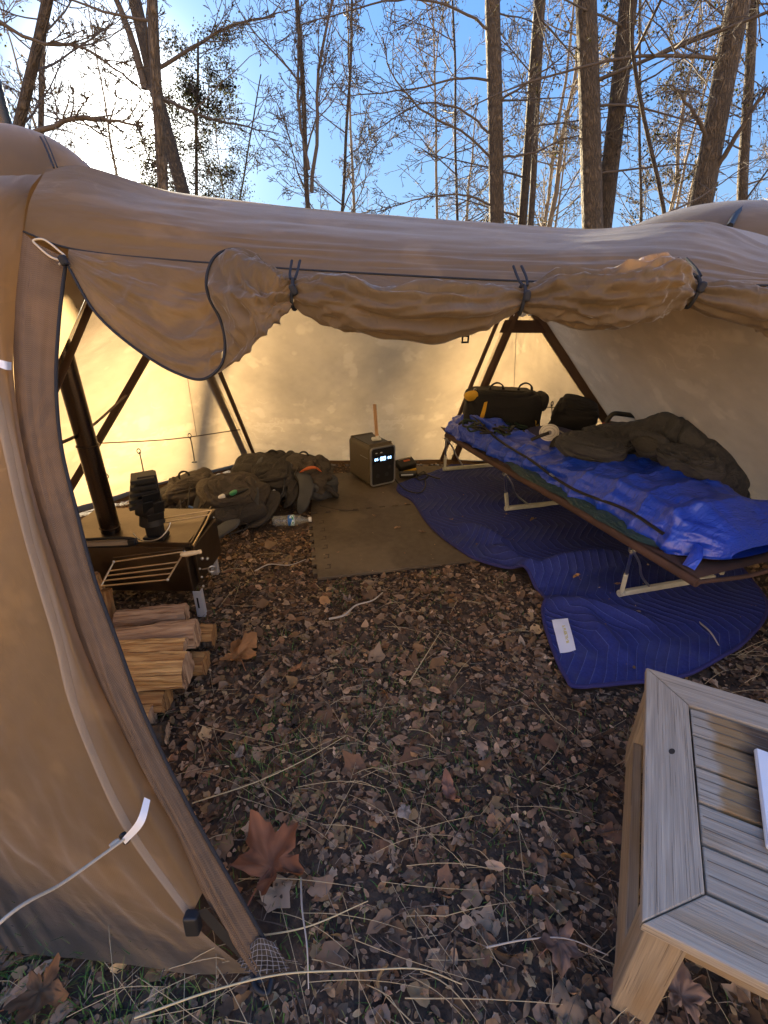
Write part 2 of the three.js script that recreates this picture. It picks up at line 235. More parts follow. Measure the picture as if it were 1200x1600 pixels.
const FABRIC = lin(0.38, 0.268, 0.148), CLOTH = { transmission: 0.74, thickness: 0, specularIntensity: 0.4, clearcoat: 0.8, clearcoatRoughness: 0.42 }; // thin coated polyester: the same cloth all round the tent
const MT = {
  shell: mat(FABRIC, 1, { ...CLOTH, bumpMap: T.cloth, bumpScale: 0.0032, map: T.clothTone }),
  flap: mat(FABRIC, 1, { ...CLOTH, bumpMap: T.crinkle, bumpScale: 0.0035, map: T.clothTone }),
  band: mat(lin(0.26, 0.18, 0.12), 0.75, { map: T.mesh, bumpMap: T.mesh, bumpScale: 0.004, transmission: 0.2, thickness: 0, specularIntensity: 0.4 }),
  sleeve: mat(lin(0.17, 0.11, 0.07), 0.7, { bumpMap: T.weave, bumpScale: 0.001 }),
  webbing: mat(lin(0.36, 0.28, 0.20), 0.8, { bumpMap: T.weave, bumpScale: 0.0015 }),
  trim: mat(lin(0.075, 0.04, 0.028), 0.75, { bumpMap: T.weave, bumpScale: 0.001 }),
  zipper: mat(lin(0.016, 0.017, 0.022), 0.9),
  black: mat(lin(0.012, 0.012, 0.013), 0.55),
  blackCloth: mat(lin(0.009, 0.009, 0.011), 0.85, { bumpMap: T.crinkle, bumpScale: 0.004 }),
  whiteTape: mat(lin(0.72, 0.75, 0.82), 0.7),
  cord: mat(lin(0.50, 0.43, 0.33), 0.85),
  soil: mat(lin(1, 1, 1), 0.95, { map: T.soil, bumpMap: T.soilBump, bumpScale: 0.012 }),
  bounceTan: mat(lin(0.46, 0.33, 0.20), 0.95, { map: T.blotch, bumpMap: T.soilBump, bumpScale: 0.03 }),  // tan surface of the added slope that reflects warm light
  bark: mat(lin(0.40, 0.36, 0.315), 0.92, { map: T.bark, bumpMap: T.barkBump, bumpScale: 0.03 }),
  barkPale: mat(lin(0.56, 0.51, 0.44), 0.92, { map: T.bark, bumpMap: T.barkBump, bumpScale: 0.03 }),
  twig: mat(lin(0.075, 0.058, 0.045), 0.9),
  twigWarm: mat(lin(0.17, 0.125, 0.075), 0.9),
  oldWood: mat(lin(0.84, 0.79, 0.72), 0.85, { map: T.oldWood, bumpMap: T.oldWoodBump, bumpScale: 0.0025 }),
  warmWood: mat(lin(0.72, 0.63, 0.51), 0.8, { map: T.oldWood, bumpMap: T.oldWoodBump, bumpScale: 0.0015 }),
  logWood: mat(lin(0.90, 0.86, 0.80), 0.85, { map: T.newWood, bumpMap: T.newWoodBump, bumpScale: 0.012 }),
  logPale: mat(lin(0.88, 0.82, 0.78), 0.88, { map: T.newWoodPale, bumpMap: T.newWoodBump, bumpScale: 0.012 }),
  logDull: mat(lin(0.55, 0.46, 0.38), 0.88, { map: T.newWood, bumpMap: T.newWoodBump, bumpScale: 0.006 }),
  logBark: mat(lin(0.42, 0.38, 0.34), 0.95, { map: T.bark, bumpMap: T.barkBump, bumpScale: 0.01 }),
  quilt: mat(lin(0.52, 0.76, 0.92), 0.9, { map: T.quilt, bumpMap: T.quiltBump, bumpScale: 0.006 }),
  quiltHem: mat(lin(0.03, 0.03, 0.16), 0.9, { bumpMap: T.weave, bumpScale: 0.001 }),
  foam: mat(lin(0.72, 0.71, 0.71), 0.62, { map: T.foamTone, bumpMap: T.foam, bumpScale: 0.0008 }),
  canvas: mat(lin(0.105, 0.058, 0.05), 0.82, { bumpMap: T.weave, bumpScale: 0.0012, map: T.blotch }),
  cream: mat(lin(0.66, 0.68, 0.60), 0.45, { map: T.blotch }),
  steel: mat(lin(0.62, 0.64, 0.66), 0.3, { metalness: 1 }),
  legMetal: mat(lin(0.55, 0.57, 0.62), 0.4, { metalness: 0.3 }),
  nylon: mat(lin(0.011, 0.055, 0.56), 0.32, { bumpMap: T.crinkle, bumpScale: 0.007, clearcoat: 0.4, clearcoatRoughness: 0.3 }),
  padGreen: mat(lin(0.028, 0.062, 0.065), 0.5, { bumpMap: T.crinkle, bumpScale: 0.01 }),
  jacket: mat(lin(0.031, 0.034, 0.046), 0.75, { bumpMap: T.crinkle, bumpScale: 0.008, sheen: 0.2, sheenColor: lin(0.3, 0.3, 0.3) }),
  fleece: mat(lin(0.045, 0.045, 0.048), 0.95, { bumpMap: T.grain, bumpScale: 0.003 }),
  pack: mat(lin(0.085, 0.070, 0.058), 0.85, { bumpMap: T.crinkle, bumpScale: 0.01, map: T.blotch }),
  packDark: mat(lin(0.046, 0.041, 0.040), 0.85, { bumpMap: T.crinkle, bumpScale: 0.01, map: T.blotch }),
  packGrey: mat(lin(0.105, 0.112, 0.128), 0.85, { bumpMap: T.weave, bumpScale: 0.002, map: T.blotch }),
  orange: mat(lin(0.55, 0.13, 0.035), 0.7, { bumpMap: T.weave, bumpScale: 0.001 }),
  yellow: mat(lin(0.72, 0.42, 0.03), 0.7, { bumpMap: T.weave, bumpScale: 0.001 }),
  white: mat(lin(0.78, 0.78, 0.76), 0.5),
  iron: mat(lin(0.20, 0.16, 0.122), 0.40, { metalness: 1, bumpMap: T.grain, bumpScale: 0.0006, map: T.blotch }),
  pipe: mat(lin(0.085, 0.062, 0.046), 0.24, { metalness: 0.9, bumpMap: T.grain, bumpScale: 0.0005 }),
  wire: mat(lin(0.62, 0.50, 0.32), 0.32, { metalness: 0.9 }),
  knobWood: mat(lin(0.72, 0.58, 0.36), 0.55),
  station: mat(lin(0.105, 0.085, 0.057), 0.5, { bumpMap: T.grain, bumpScale: 0.0006 }),
  stationDark: mat(lin(0.03, 0.03, 0.032), 0.4),
  rim: mat(lin(0.35, 0.36, 0.37), 0.35, { metalness: 0.6 }),
};

// ---------------------------------------------------------------- ground
const gh = (x, z) => Math.hypot(x, z + 2) > 60 ? -0.03 : -0.012 + 0.012 * fbm(x * 2.2, 3.3, z * 2.2, 3) + 0.03 * Math.min(1, Math.max(0, Math.hypot(x, z + 2) - 4) / 6) * fbm(x * 0.4, 7.1, z * 0.4, 3) * 3;
{
  const ticks = (lo, hi, mid0, mid1, fine) => { const t = []; for (let x = mid0; x <= mid1 + 1e-6; x += fine) t.push(x); let s = fine; for (let x = mid1 + s; x < hi; s *= 1.35, x += s) t.push(x); t.push(hi); s = fine; for (let x = mid0 - s; x > lo; s *= 1.35, x -= s) t.unshift(x); t.unshift(lo); return t; };
  const xs = ticks(-260, 260, -2.4, 2.4, 0.04), zs = ticks(-330, 200, -4.2, 0.6, 0.04), nx = xs.length, nz = zs.length, pos = [], uv = [], idx = [];
  for (const z of zs) for (const x of xs) { pos.push(x, gh(x, z), z); uv.push(x, z); }
  for (let j = 0; j < nz - 1; j++) for (let i = 0; i < nx - 1; i++) { const a = j * nx + i; idx.push(a, a + nx, a + 1, a + 1, a + nx, a + nx + 1); }
  const g = new THREE.BufferGeometry(); g.setAttribute('position', new THREE.Float32BufferAttribute(pos, 3)); g.setAttribute('uv', new THREE.Float32BufferAttribute(uv, 2)); g.setIndex(idx); g.computeVertexNormals();
  const m = shade(new THREE.Mesh(g, MT.soil)); m.name = 'ground'; m.userData = { label: 'bare dark forest soil under the leaf litter, inside and around the tent', category: 'ground', kind: 'structure' }; scene.add(m);
  // added unseen slope behind the viewer: reflects warm sunlight onto the tent
  const hs = surf(60, 24, (u, v) => { const x = lerp(-60, 60, u), d = lerp(4.5, 70, v * v); return [x, -0.1 + 26 * (1 - Math.exp(-(d - 4.5) / 26)) + 0.5 * fbm(x * 0.1, d * 0.1, 3, 3) * smooth(5.5, 12, d), d]; });
  const hm = shade(new THREE.Mesh(hs, MT.bounceTan)); hm.name = 'added_bounce_slope'; hm.userData = { label: 'slope under dry tan leaves rising behind the viewpoint', category: 'added_bounce_slope', kind: 'structure' }; scene.add(hm);
}

// ---------------------------------------------------------------- tent
const tent = thing('camping_tent', [-0.1, 0, -2], 'large brown hub tent with its front door rolled up and glowing yellow walls', 'tent');
const B0 = [-1.02, 0, -3.5], B1 = [0.47, 0, -3.5], BL = [-1.065, 1.17, -2.65], BR = [0.773, 1.23, -2.95];
const L0 = [-1.95, 0, -2.45], L1 = [-1.5, 0, -1.05], FL = [-0.677, 1.289, -1.3], R0 = [1.92, 0, -3.28], R1 = [2.05, 0, -1.3], FR = [1.25, 1.22, -1.15];
const mid = (a, b, t) => [lerp(a[0], b[0], t), lerp(a[1], b[1], t), lerp(a[2], b[2], t)];
const add = (a, b) => [a[0] + b[0], a[1] + b[1], a[2] + b[2]];
const CEN = new THREE.Vector3(-0.05, 0.7, -2);
function panel(name, b0, b1, t0, t1, m, sag = 0.04, nu = 70, nv = 50, sd = 0) { // four-cornered cloth, drawn in a little, with tension creases running between the corners
  const q = (u, v) => V(mid(mid(b0, b1, u), mid(t0, t1, u), v));
  const out = q(0.5, 0.5).sub(CEN).setY(0).normalize();
  const g = surf(nu, nv, (u, v) => q(u, v).addScaledVector(out, -sag * Math.sin(Math.PI * u) * Math.sin(Math.PI * v)), (p, u, v) => {
    const e = Math.min(smooth(0, 0.05, u), smooth(0, 0.05, 1 - u), smooth(0, 0.04, v), smooth(0, 0.04, 1 - v));
    return e * (0.007 * fbm(u * 3 + sd, v * 3, 1.5, 3) + 0.0035 * n3((u * 1.2 + v) * 11 + sd, (u - v) * 2.2, 4.4) * Math.abs(n3(u * 2 + sd, v * 2, 9)) * 2.2 + 0.0012 * n3((u - v * 0.9) * 24 + sd, (u + v) * 3, 2.4));
  });
  return part(tent, name, g, m);
}
panel('back_wall', B0, B1, BL, BR, MT.shell, 0.05, 90, 60, 3);
panel('corner_panel', L0, B0, BL, add(BL, [0.012, 0, 0]), MT.shell, 0.03, 60, 60, 11);
panel('corner_panel', B1, R0, BR, add(BR, [0.012, 0, 0]), MT.shell, 0.03, 60, 60, 23);
panel('side_wall', L1, L0, FL, BL, MT.shell, -0.36, 70, 60, 37);
panel('side_wall', R0, R1, BR, FR, MT.shell, 0.04, 90, 60, 51);
panel('corner_panel', R1, [1.62, 0, -0.6], FR, add(FR, [0.012, 0, 0]), MT.shell, 0.0, 30, 30, 61);
// dark trims over the seams where the panels meet
const inw = (p, d) => { const v = CEN.clone().sub(V(p)); v.y *= 0.3; v.normalize().multiplyScalar(d); return add(p, [v.x, v.y, v.z]); };
function trim(name, a, b, w, lift = 0.014, m = MT.trim, bow = 0.012) {
  const A = V(inw(a, lift)), B = V(inw(b, lift)), up = CEN.clone().sub(A.clone().add(B).multiplyScalar(0.5)).normalize(), d = B.clone().sub(A).normalize(), side = new THREE.Vector3().crossVectors(d, up).normalize();
  const c = (s, h) => (t) => A.clone().lerp(B, t).addScaledVector(side, s * w / 2 * (1 + 0.12 * n3(t * 6, w * 90, s))).addScaledVector(up, h + bow * Math.sin(Math.PI * t) + 0.003 * n3(t * 9, s, w * 50));
  const ring = [c(-1, 0), c(-0.4, 0.006), c(0.4, 0.006), c(1, 0)];
  return part(tent, name, loft([0, 0.25, 0.5, 0.75, 1].map((t) => ring.map((f) => f(t))), 8, 24), m);
}
const dx = (p, x, z = 0) => [p[0] + x, p[1], p[2] + z];
trim('seam_trim', dx(B0, -0.05), dx(BL, -0.03), 0.052);
trim('seam_trim', dx(B0, 0.02), dx(BL, 0.05), 0.03);
trim('seam_trim', L0, BL, 0.055);
trim('seam_trim', dx(B1, 0.07), dx(BR, 0.04), 0.06);
trim('seam_trim', dx(B1, -0.025), dx(BR, -0.045), 0.028);
trim('seam_trim', R0, BR, 0.085);
trim('seam_trim', L1, FL, 0.065);
{ const a = mid(B1, BR, 0.80), b = mid(R0, BR, 0.80), c = mid(R0, BR, 0.86), e = mid(B1, BR, 0.86); part(tent, 'vent_band', loft([[inw(a, 0.02), inw(b, 0.02)], [inw(e, 0.02), inw(c, 0.02)]], 8, 4), MT.trim);
  for (const [u, s] of [[0.3, 0.016], [0.55, 0.022], [0.78, 0.014]]) part(tent, 'vent_light_spot', place(new THREE.SphereGeometry(s, 14, 8), inw(mid(mid(B1, BR, 0.885), mid(R0, BR, 0.885), u), 0.012), [0.3, 0.2, 0.4], [1.3, 0.55, 0.12]), MT.whiteTape); }  // white blobs paint the daylight coming through the vent
const seam = (pts, r = 0.0035, m = MT.trim) => part(tent, 'seam_cord', tube(pts.map((p) => inw(p, 0.03)), r, 5), m);
seam([mid(L0, BL, 0.38), mid(mid(L0, BL, 0.33), mid(B0, BL, 0.30), 0.5), mid(B0, BL, 0.28)]);
seam([mid(B1, BR, 0.4), mid(R0, BR, 0.41)]);
seam([mid(L1, FL, 0.62), mid(mid(L1, FL, 0.58), mid(L0, BL, 0.55), 0.5), mid(L0, BL, 0.6)], 0.006);
seam([mid(mid(L0, BL, 0.33), mid(B0, BL, 0.29), 0.66), mid(mid(L0, BL, 0.75), mid(B0, BL, 0.75), 0.62)], 0.0016);
seam([mid(mid(B1, BR, 0.4), mid(R0, BR, 0.41), 0.36), mid(mid(B1, BR, 0.8), mid(R0, BR, 0.8), 0.36)], 0.0016);
for (const [a, b] of [[[-1.422, 0.364, -2.62], [-1.406, 0.213, -2.58]], [[-1.23, 0.376, -2.9], [-1.213, 0.228, -2.86]], [[1.087, 0.547, -3.05], [1.087, 0.428, -3.02]]]) {
  const m = mid(a, b, 0.5);
  part(tent, 'hanging_cord', [tube([a, add(m, [0.004, 0, 0.004]), b], 0.0035, 5), place(new THREE.TorusGeometry(0.012, 0.003, 5, 12), add(a, [0, 0.006, 0.005]), [0, 0.4, 0], [0.8, 1.2, 1]), place(new THREE.TorusGeometry(0.010, 0.0022, 5, 12), add(b, [0, -0.008, 0.003]), [0.9, 0.3, 0], [1.5, 0.8, 1])], MT.black);
}
part(tent, 'wire_hook', tube([[-1.535, 0.323, -2.35], [-1.475, 0.344, -2.33], [-1.457, 0.319, -2.33], [-1.508, 0.301, -2.34], [-1.536, 0.319, -2.35]], 0.003, 5), MT.black);
part(tent, 'wire_hook', tube([[-1.403, 0.255, -2.5], [-1.399, 0.208, -2.5], [-1.333, 0.208, -2.5], [-1.336, 0.263, -2.5]], 0.0018, 5), MT.cord);
part(tent, 'wire_hook', tube([[-1.16, 0.16, -2.75], [-1.171, 0.19, -2.75], [-1.143, 0.211, -2.75], [-1.126, 0.173, -2.75]], 0.003, 5), MT.black);
// muddy sod cloth at the foot of the left and rear walls
{ const base = [L1, mid(L1, L0, 0.5), L0, mid(L0, B0, 0.5), B0, mid(B0, B1, 0.5), B1, mid(B1, R0, 0.5), R0];
  const hgt = [0.05, 0.05, 0.06, 0.06, 0.035, 0.02, 0.03, 0.05, 0.05];
  part(tent, 'sod_cloth', loft([base.map((p) => inw([p[0], -0.01, p[2]], 0.05)), base.map((p, i) => inw([p[0], hgt[i] * 0.6, p[2]], 0.022)), base.map((p, i) => inw([p[0], hgt[i], p[2]], 0.008))], 90, 6, (p, u) => 0.006 * n3(u * 40, p.y * 20, 3)), mat(lin(0.13, 0.075, 0.035), 0.9, { bumpMap: T.crinkle, bumpScale: 0.006, map: T.blotch })); }
// small square carabiner hanging on the rear wall
part(tent, 'hanging_ring', place(new THREE.TorusGeometry(0.024, 0.0075, 8, 4), [0.467, 0.961, -2.86], [0, 0.1, Math.PI / 4], [1, 1.0, 1]), MT.black);

// roof: a saddle of cloth from the front eave over to the rear eave
const eave = [[-0.743, 1.315, -1.123], [-0.654, 1.285, -1.108], [-0.356, 1.256, -1.094], [0.0, 1.235, -1.083], [0.329, 1.221, -1.075], [0.632, 1.216, -1.073], [0.80, 1.215, -1.1], [1.3, 1.2, -1.15]];
const front1 = [[-0.728, 1.367, -1.14], [-0.608, 1.353, -1.14], [-0.368, 1.321, -1.16], [0.0, 1.297, -1.18], [0.353, 1.28, -1.18], [0.666, 1.279, -1.17], [0.853, 1.242, -1.15], [1.4, 1.27, -1.2]];
const crest = [[-0.711, 1.437, -1.2], [-0.66, 1.451, -1.24], [-0.51, 1.421, -1.36], [-0.327, 1.409, -1.42], [0.0, 1.393, -1.5], [0.351, 1.372, -1.5], [0.582, 1.359, -1.48], [0.763, 1.37, -1.42], [0.851, 1.363, -1.4], [0.958, 1.305, -1.33], [1.5, 1.33, -1.4]];
const top2 = [[-0.95, 1.40, -1.6], [-0.6, 1.46, -1.75], [-0.1, 1.43, -1.9], [0.4, 1.395, -1.95], [0.8, 1.38, -1.9], [1.2, 1.37, -1.8], [1.6, 1.2, -1.7]];
const top3 = [[-1.15, 1.30, -2.2], [-0.6, 1.36, -2.35], [-0.1, 1.36, -2.4], [0.4, 1.36, -2.45], [0.9, 1.36, -2.4], [1.6, 1.2, -2.3]];
part(tent, 'roof_front', loft([eave, front1, crest], 150, 40, (p, u, v) => smooth(0, 0.1, v) * smooth(0.06, 0.25, u) * (0.004 * n3(u * 5, v * 9, 3) + 0.004 * (Math.abs(n3(u * 6 + v * 1.5, v * 14, 8)) - 0.2) + 0.005 * (Math.abs(n3(u * 11 - v * 2, v * 34, 4)) - 0.2)) + 0.003 * fbm(u * 8, v * 4, 2, 3) * smooth(0, 0.1, v)), MT.shell);
part(tent, 'roof', loft([crest, top2, top3, [BL, mid(BL, BR, 0.5), BR]], 80, 40, (p, u, v) => 0.006 * fbm(u * 7, v * 5, 2, 3) * smooth(0, 0.1, v)), MT.shell);
part(tent, 'roof', loft([[FL, mid(FL, BL, 0.4), mid(FL, BL, 0.75), BL], [[-0.82, 1.36, -1.35], [-0.98, 1.37, -1.7], [-1.1, 1.30, -2.2], add(BL, [-0.02, 0.01, 0])], [crest[0], top2[0], top3[0], add(BL, [0, 0.012, 0])]], 40, 10), MT.shell);
part(tent, 'corner_panel', loft([[FL, mid(FL, L1, 0.33), mid(FL, L1, 0.66), L1], [[-0.95, 1.33, -1.27], [-1.12, 1.0, -1.12], [-1.35, 0.5, -1.02], [-1.5, -0.01, -0.95]], [[-1.25, 1.3, -1.2], [-1.36, 0.9, -1.12], [-1.48, 0.62, -1.0], [-1.5, -0.02, -0.84]]], 40, 12, (p, u, v) => 0.008 * fbm(u * 6, v * 4, 2, 3)), MT.shell);
part(tent, 'seam_cord', tube(eave.map((p) => add(p, [0, 0, 0.003])), 0.0022, 5, 90), MT.zipper);
// pale hub covers that bulge above the front-left and the right-hand corner
const dome = (c, r, sd) => surf(60, 30, (u, v) => { const a = u * 2 * Math.PI, b = v * Math.PI * 0.5; return [c[0] + r[0] * Math.cos(a) * Math.cos(b), c[1] + r[1] * Math.sin(b), c[2] - r[2] * Math.sin(a) * Math.cos(b)]; }, (p, u, v) => 0.006 * fbm(p.x * 9 + sd, p.y * 9, p.z * 9, 3) * (1 - v), true);
const domeL = [-0.88, 1.28, -1.38], domeR = [1.292, 1.219, -2.05];
part(tent, 'hub_cover', dome([domeL[0], domeL[1], domeL[2]], [0.232, 0.275, 0.24], 1), MT.shell);
part(tent, 'hub_cover', dome(domeR, [0.52, 0.285, 0.42], 5), MT.shell);
part(tent, 'seam_cord', [tube([[-0.783, 1.523, -1.33], [-0.725, 1.486, -1.24], [-0.674, 1.432, -1.165]], 0.002, 5), tube([[-0.774, 1.524, -1.33], [-0.717, 1.486, -1.24], [-0.667, 1.433, -1.165]], 0.0014, 5)], MT.zipper);
part(tent, 'hub_strap', tube([[1.205, 1.458, -1.86], [1.151, 1.432, -1.8], [1.089, 1.392, -1.72]], 0.010, 6), MT.black);

// front-left corner: door edge band, pole sleeve, webbing, outer panel
const cE = [[-0.656, 1.265, -1.098], [-0.667, 1.15, -1.039], [-0.67, 1.032, -0.979], [-0.656, 0.915, -0.92], [-0.622, 0.799, -0.861], [-0.585, 0.684, -0.802], [-0.536, 0.57, -0.744], [-0.492, 0.468, -0.692], [-0.439, 0.367, -0.641], [-0.365, 0.245, -0.579], [-0.287, 0.13, -0.52], [-0.201, 0.003, -0.455]];
const cB = [[-0.746, 1.315, -1.123], [-0.758, 1.186, -1.058], [-0.757, 1.056, -0.991], [-0.726, 0.918, -0.91], [-0.69, 0.803, -0.851], [-0.646, 0.689, -0.794], [-0.602, 0.576, -0.736], [-0.557, 0.487, -0.691], [-0.498, 0.387, -0.64], [-0.413, 0.256, -0.573], [-0.354, 0.141, -0.515], [-0.261, -0.006, -0.451]];
part(tent, 'door_band', loft([cE, cE.map((p, i) => add(mid(p, cB[i], 0.5), [0, 0, 0.018])), cB], 90, 22, (p, u, v) => Math.sin(Math.PI * v) * (0.010 * (Math.abs(n3(v * 7, u * 2.6, 6)) - 0.2) + 0.007 * (Math.abs(n3(v * 13, u * 5, 2)) - 0.2) + 0.003 * n3(v * 4, u * 14, 3))), MT.band);
part(tent, 'door_zipper', tube(cE.map((p) => add(p, [0.003, 0, 0.004])), 0.0036, 7, 110), MT.zipper);
const wL = [[-0.843, 1.175, -1.018], [-0.796, 1.066, -0.963], [-0.761, 0.933, -0.904], [-0.726, 0.808, -0.841], [-0.688, 0.696, -0.783], [-0.648, 0.584, -0.727], [-0.618, 0.485, -0.676], [-0.574, 0.387, -0.626], [-0.502, 0.253, -0.562], [-0.389, 0.114, -0.496]];
const sR = [[-0.759, 1.468, -1.31], [-0.736, 1.39, -1.162], ...cB.slice(0, 11)];
const sM = [[-0.849, 1.477, -1.33], [-0.769, 1.383, -1.119], [-0.789, 1.312, -1.065], [-0.771, 1.181, -1.01], [-0.75, 1.06, -0.96], [-0.717, 0.928, -0.887], [-0.68, 0.816, -0.824], [-0.639, 0.708, -0.764], [-0.599, 0.6, -0.709], [-0.56, 0.508, -0.662], [-0.512, 0.408, -0.617], [-0.436, 0.275, -0.555], [-0.36, 0.135, -0.5]];
const sL = [[-0.995, 1.437, -1.33], [-0.855, 1.392, -1.106], [-0.871, 1.323, -1.071], [-0.828, 1.186, -1.024], [-0.784, 1.064, -0.973], [-0.748, 0.931, -0.911], [-0.714, 0.805, -0.847], [-0.675, 0.692, -0.789], [-0.634, 0.58, -0.732], [-0.604, 0.48, -0.681], [-0.561, 0.381, -0.631], [-0.485, 0.247, -0.566], [-0.374, 0.109, -0.498]];
part(tent, 'pole_sleeve', loft([sR.slice(3), sM.slice(3), sL.slice(3), sL.slice(3).map((p, i) => add(mid(p, wL[i], 0.7), [0, 0, -0.012]))], 80, 16, (p, u, v) => 0.003 * fbm(u * 14, v * 3, 4, 3)), MT.shell);
part(tent, 'corner_panel', loft([sR.slice(0, 4), sM.slice(0, 4), sL.slice(0, 4), [[-1.2, 1.36, -1.33], [-1.25, 1.3, -1.2], [-1.3, 1.2, -1.2], [-1.35, 1.0, -1.15]]], 40, 40, (p, u, v) => 0.004 * fbm(u * 7, v * 7, 4, 3)), MT.shell);
part(tent, 'webbing_strip', loft([sL.slice(3).map((p) => add(p, [0.002, 0, 0.0012])), sL.slice(3).map((p, i) => add(mid(p, wL[i], 0.5), [0, 0.001, 0.007])), wL], 80, 6), MT.webbing);
const pL = [[-1.36, 1.02, -1.2], [-1.42, 0.9, -1.1], [-1.45, 0.75, -1.05], [-1.48, 0.62, -1.0], [-1.5, 0.5, -0.98], [-1.5, 0.38, -0.95], [-1.5, 0.3, -0.93], [-1.5, 0.2, -0.9], [-1.5, 0.08, -0.86], [-1.5, -0.01, -0.84]];
const wB = [...wL.slice(0, 9).map((p, i) => add(mid(p, sL[i + 3], 0.45), [0, 0, -0.004])), [-0.377, 0.081, -0.495], [-0.261, -0.006, -0.451]];
const pB = [...pL, [-1.5, -0.02, -0.84]];
const base0 = [[-0.256, 0.015, -0.443], [-0.356, 0.018, -0.44], [-0.499, 0.014, -0.456], [-0.642, 0.018, -0.467], [-0.767, 0.014, -0.481], [-1.1, 0, -0.6], [-1.5, -0.02, -0.84]];
{ // coons-like: rows run from the webbing leftwards, the last row is the hem on the ground
  const rows = wB.map((p, i) => { const q = pB[i], r = []; for (let k = 0; k <= 6; k++) { const t = k / 6; const m = mid(p, q, t); m[2] += 0.10 * Math.sin(Math.PI * t) * (1 - i / 10) ; r.push(m); } return r; });
  rows[rows.length - 1] = base0;
  part(tent, 'corner_panel', loft(rows, 80, 80, (p, u, v) => smooth(0, 0.06, u) * (0.012 * fbm(u * 4, v * 6, 4, 3) + 0.012 * (Math.abs(n3(u * 7 + v * 6, v * 16, 7)) - 0.2) * smooth(0.45, 0.9, v) + 0.009 * (Math.abs(n3(u * 20 - v * 4, v * 9, 7)) - 0.2) * smooth(0.6, 0.95, v) + 0.003 * n3(u * 30, v * 24, 3))), MT.shell);
}
part(tent, 'pole_cap', along(box(0.045, 0.022, 0.028, 0.005), [-0.366, 0.138, -0.485], [-0.364, 0.085, -0.475], [0, 0, 1]), MT.black);
part(tent, 'tension_strap', loft([[[-0.358, 0.133, -0.488], [-0.32, 0.081, -0.473], [-0.266, 0.018, -0.45], [-0.246, 0.01, -0.429]], [[-0.339, 0.14, -0.491], [-0.305, 0.092, -0.478], [-0.25, 0.026, -0.454], [-0.229, 0.01, -0.432]]], 30, 4), MT.black);
{ T.grid = tex(128, 128, (u, v) => { const s = (a) => Math.abs(((a * 4) % 1) - 0.5) > 0.44; return s(u) || s(v) ? [0.42, 0.44, 0.5] : [0.07, 0.075, 0.1]; }, true, [0.04, 0.04]);
  part(tent, 'foot_patch', loft([[[-0.268, 0.048, -0.465], [-0.24, 0.07, -0.474], [-0.211, 0.059, -0.47]], [[-0.29, 0.022, -0.452], [-0.236, 0.043, -0.456], [-0.191, 0.031, -0.456]], [[-0.299, 0.01, -0.445], [-0.24, 0.013, -0.442], [-0.181, 0.011, -0.449]]], 24, 16, (p, u, v) => 0.003 * n3(u * 6, v * 6, 2)), mat(lin(1, 1, 1), 0.5, { map: T.grid })); }
part(tent, 'ground_loop', tube([[-0.254, 0.01, -0.445], [-0.241, 0.012, -0.422], [-0.218, 0.01, -0.416], [-0.214, 0.012, -0.435]], 0.006, 6), MT.black);
part(tent, 'loop_tape', loft([[[-0.752, 1.085, -0.95], [-0.735, 1.081, -0.948], [-0.738, 1.076, -0.968]], [[-0.752, 1.072, -0.944], [-0.734, 1.066, -0.941], [-0.738, 1.062, -0.961]]], 8, 3), MT.whiteTape);
part(tent, 'guy_tape', loft([[[-0.45, 0.342, -0.572], [-0.451, 0.328, -0.542], [-0.489, 0.278, -0.534]], [[-0.441, 0.333, -0.573], [-0.441, 0.317, -0.542], [-0.484, 0.265, -0.533]]], 24, 4), MT.whiteTape, 'pale blue-white tape loop');
part(tent, 'guy_buckle', along(box(0.022, 0.010, 0.012, 0.003), [-0.497, 0.282, -0.547], [-0.479, 0.259, -0.535], [0, 0, 1]), MT.black);
part(tent, 'guy_line', [tube([[-0.484, 0.278, -0.534], [-0.524, 0.326, -0.44], [-0.548, 0.386, -0.359], [-0.9, 0.0, -0.05]], 0.0028, 6, 60), tube([[-0.492, 0.279, -0.531], [-0.496, 0.281, -0.527], [-0.501, 0.281, -0.519]], 0.0048, 6, 12)], MT.cord);
part(tent, 'toggle_cord', tube([[-0.649, 1.259, -1.072], [-0.672, 1.266, -1.076], [-0.701, 1.287, -1.087], [-0.709, 1.296, -1.091], [-0.691, 1.299, -1.093], [-0.657, 1.278, -1.082], [-0.644, 1.266, -1.076], [-0.656, 1.252, -1.069]], 0.0022, 6, 50), MT.cord);
part(tent, 'toggle', place(new RoundedBoxGeometry(0.015, 0.02, 0.014, 3, 0.005), [-0.646, 1.26, -1.071], [0, 0, 0.3]), MT.zipper);

// the loose corner of the door hanging below the eave, its flared end, and the roll
const ef = folds(71, 26, 0.0042), df = folds(73, 20, 0.0045);
const f0 = [[-0.648, 1.282, -1.102], [-0.571, 1.273, -1.095], [-0.484, 1.265, -1.089], [-0.392, 1.257, -1.083], [-0.313, 1.252, -1.08]];
const f1 = [[-0.646, 1.274, -1.093], [-0.565, 1.24, -1.063], [-0.475, 1.213, -1.038], [-0.385, 1.196, -1.029], [-0.307, 1.189, -1.037]];
const f2 = [[-0.645, 1.262, -1.087], [-0.571, 1.203, -1.044], [-0.486, 1.155, -1.008], [-0.389, 1.118, -0.984], [-0.31, 1.117, -0.989]];
const f3 = [[-0.644, 1.25, -1.081], [-0.582, 1.165, -1.03], [-0.503, 1.104, -0.993], [-0.412, 1.058, -0.959], [-0.353, 1.048, -0.943], [-0.324, 1.06, -0.943]];
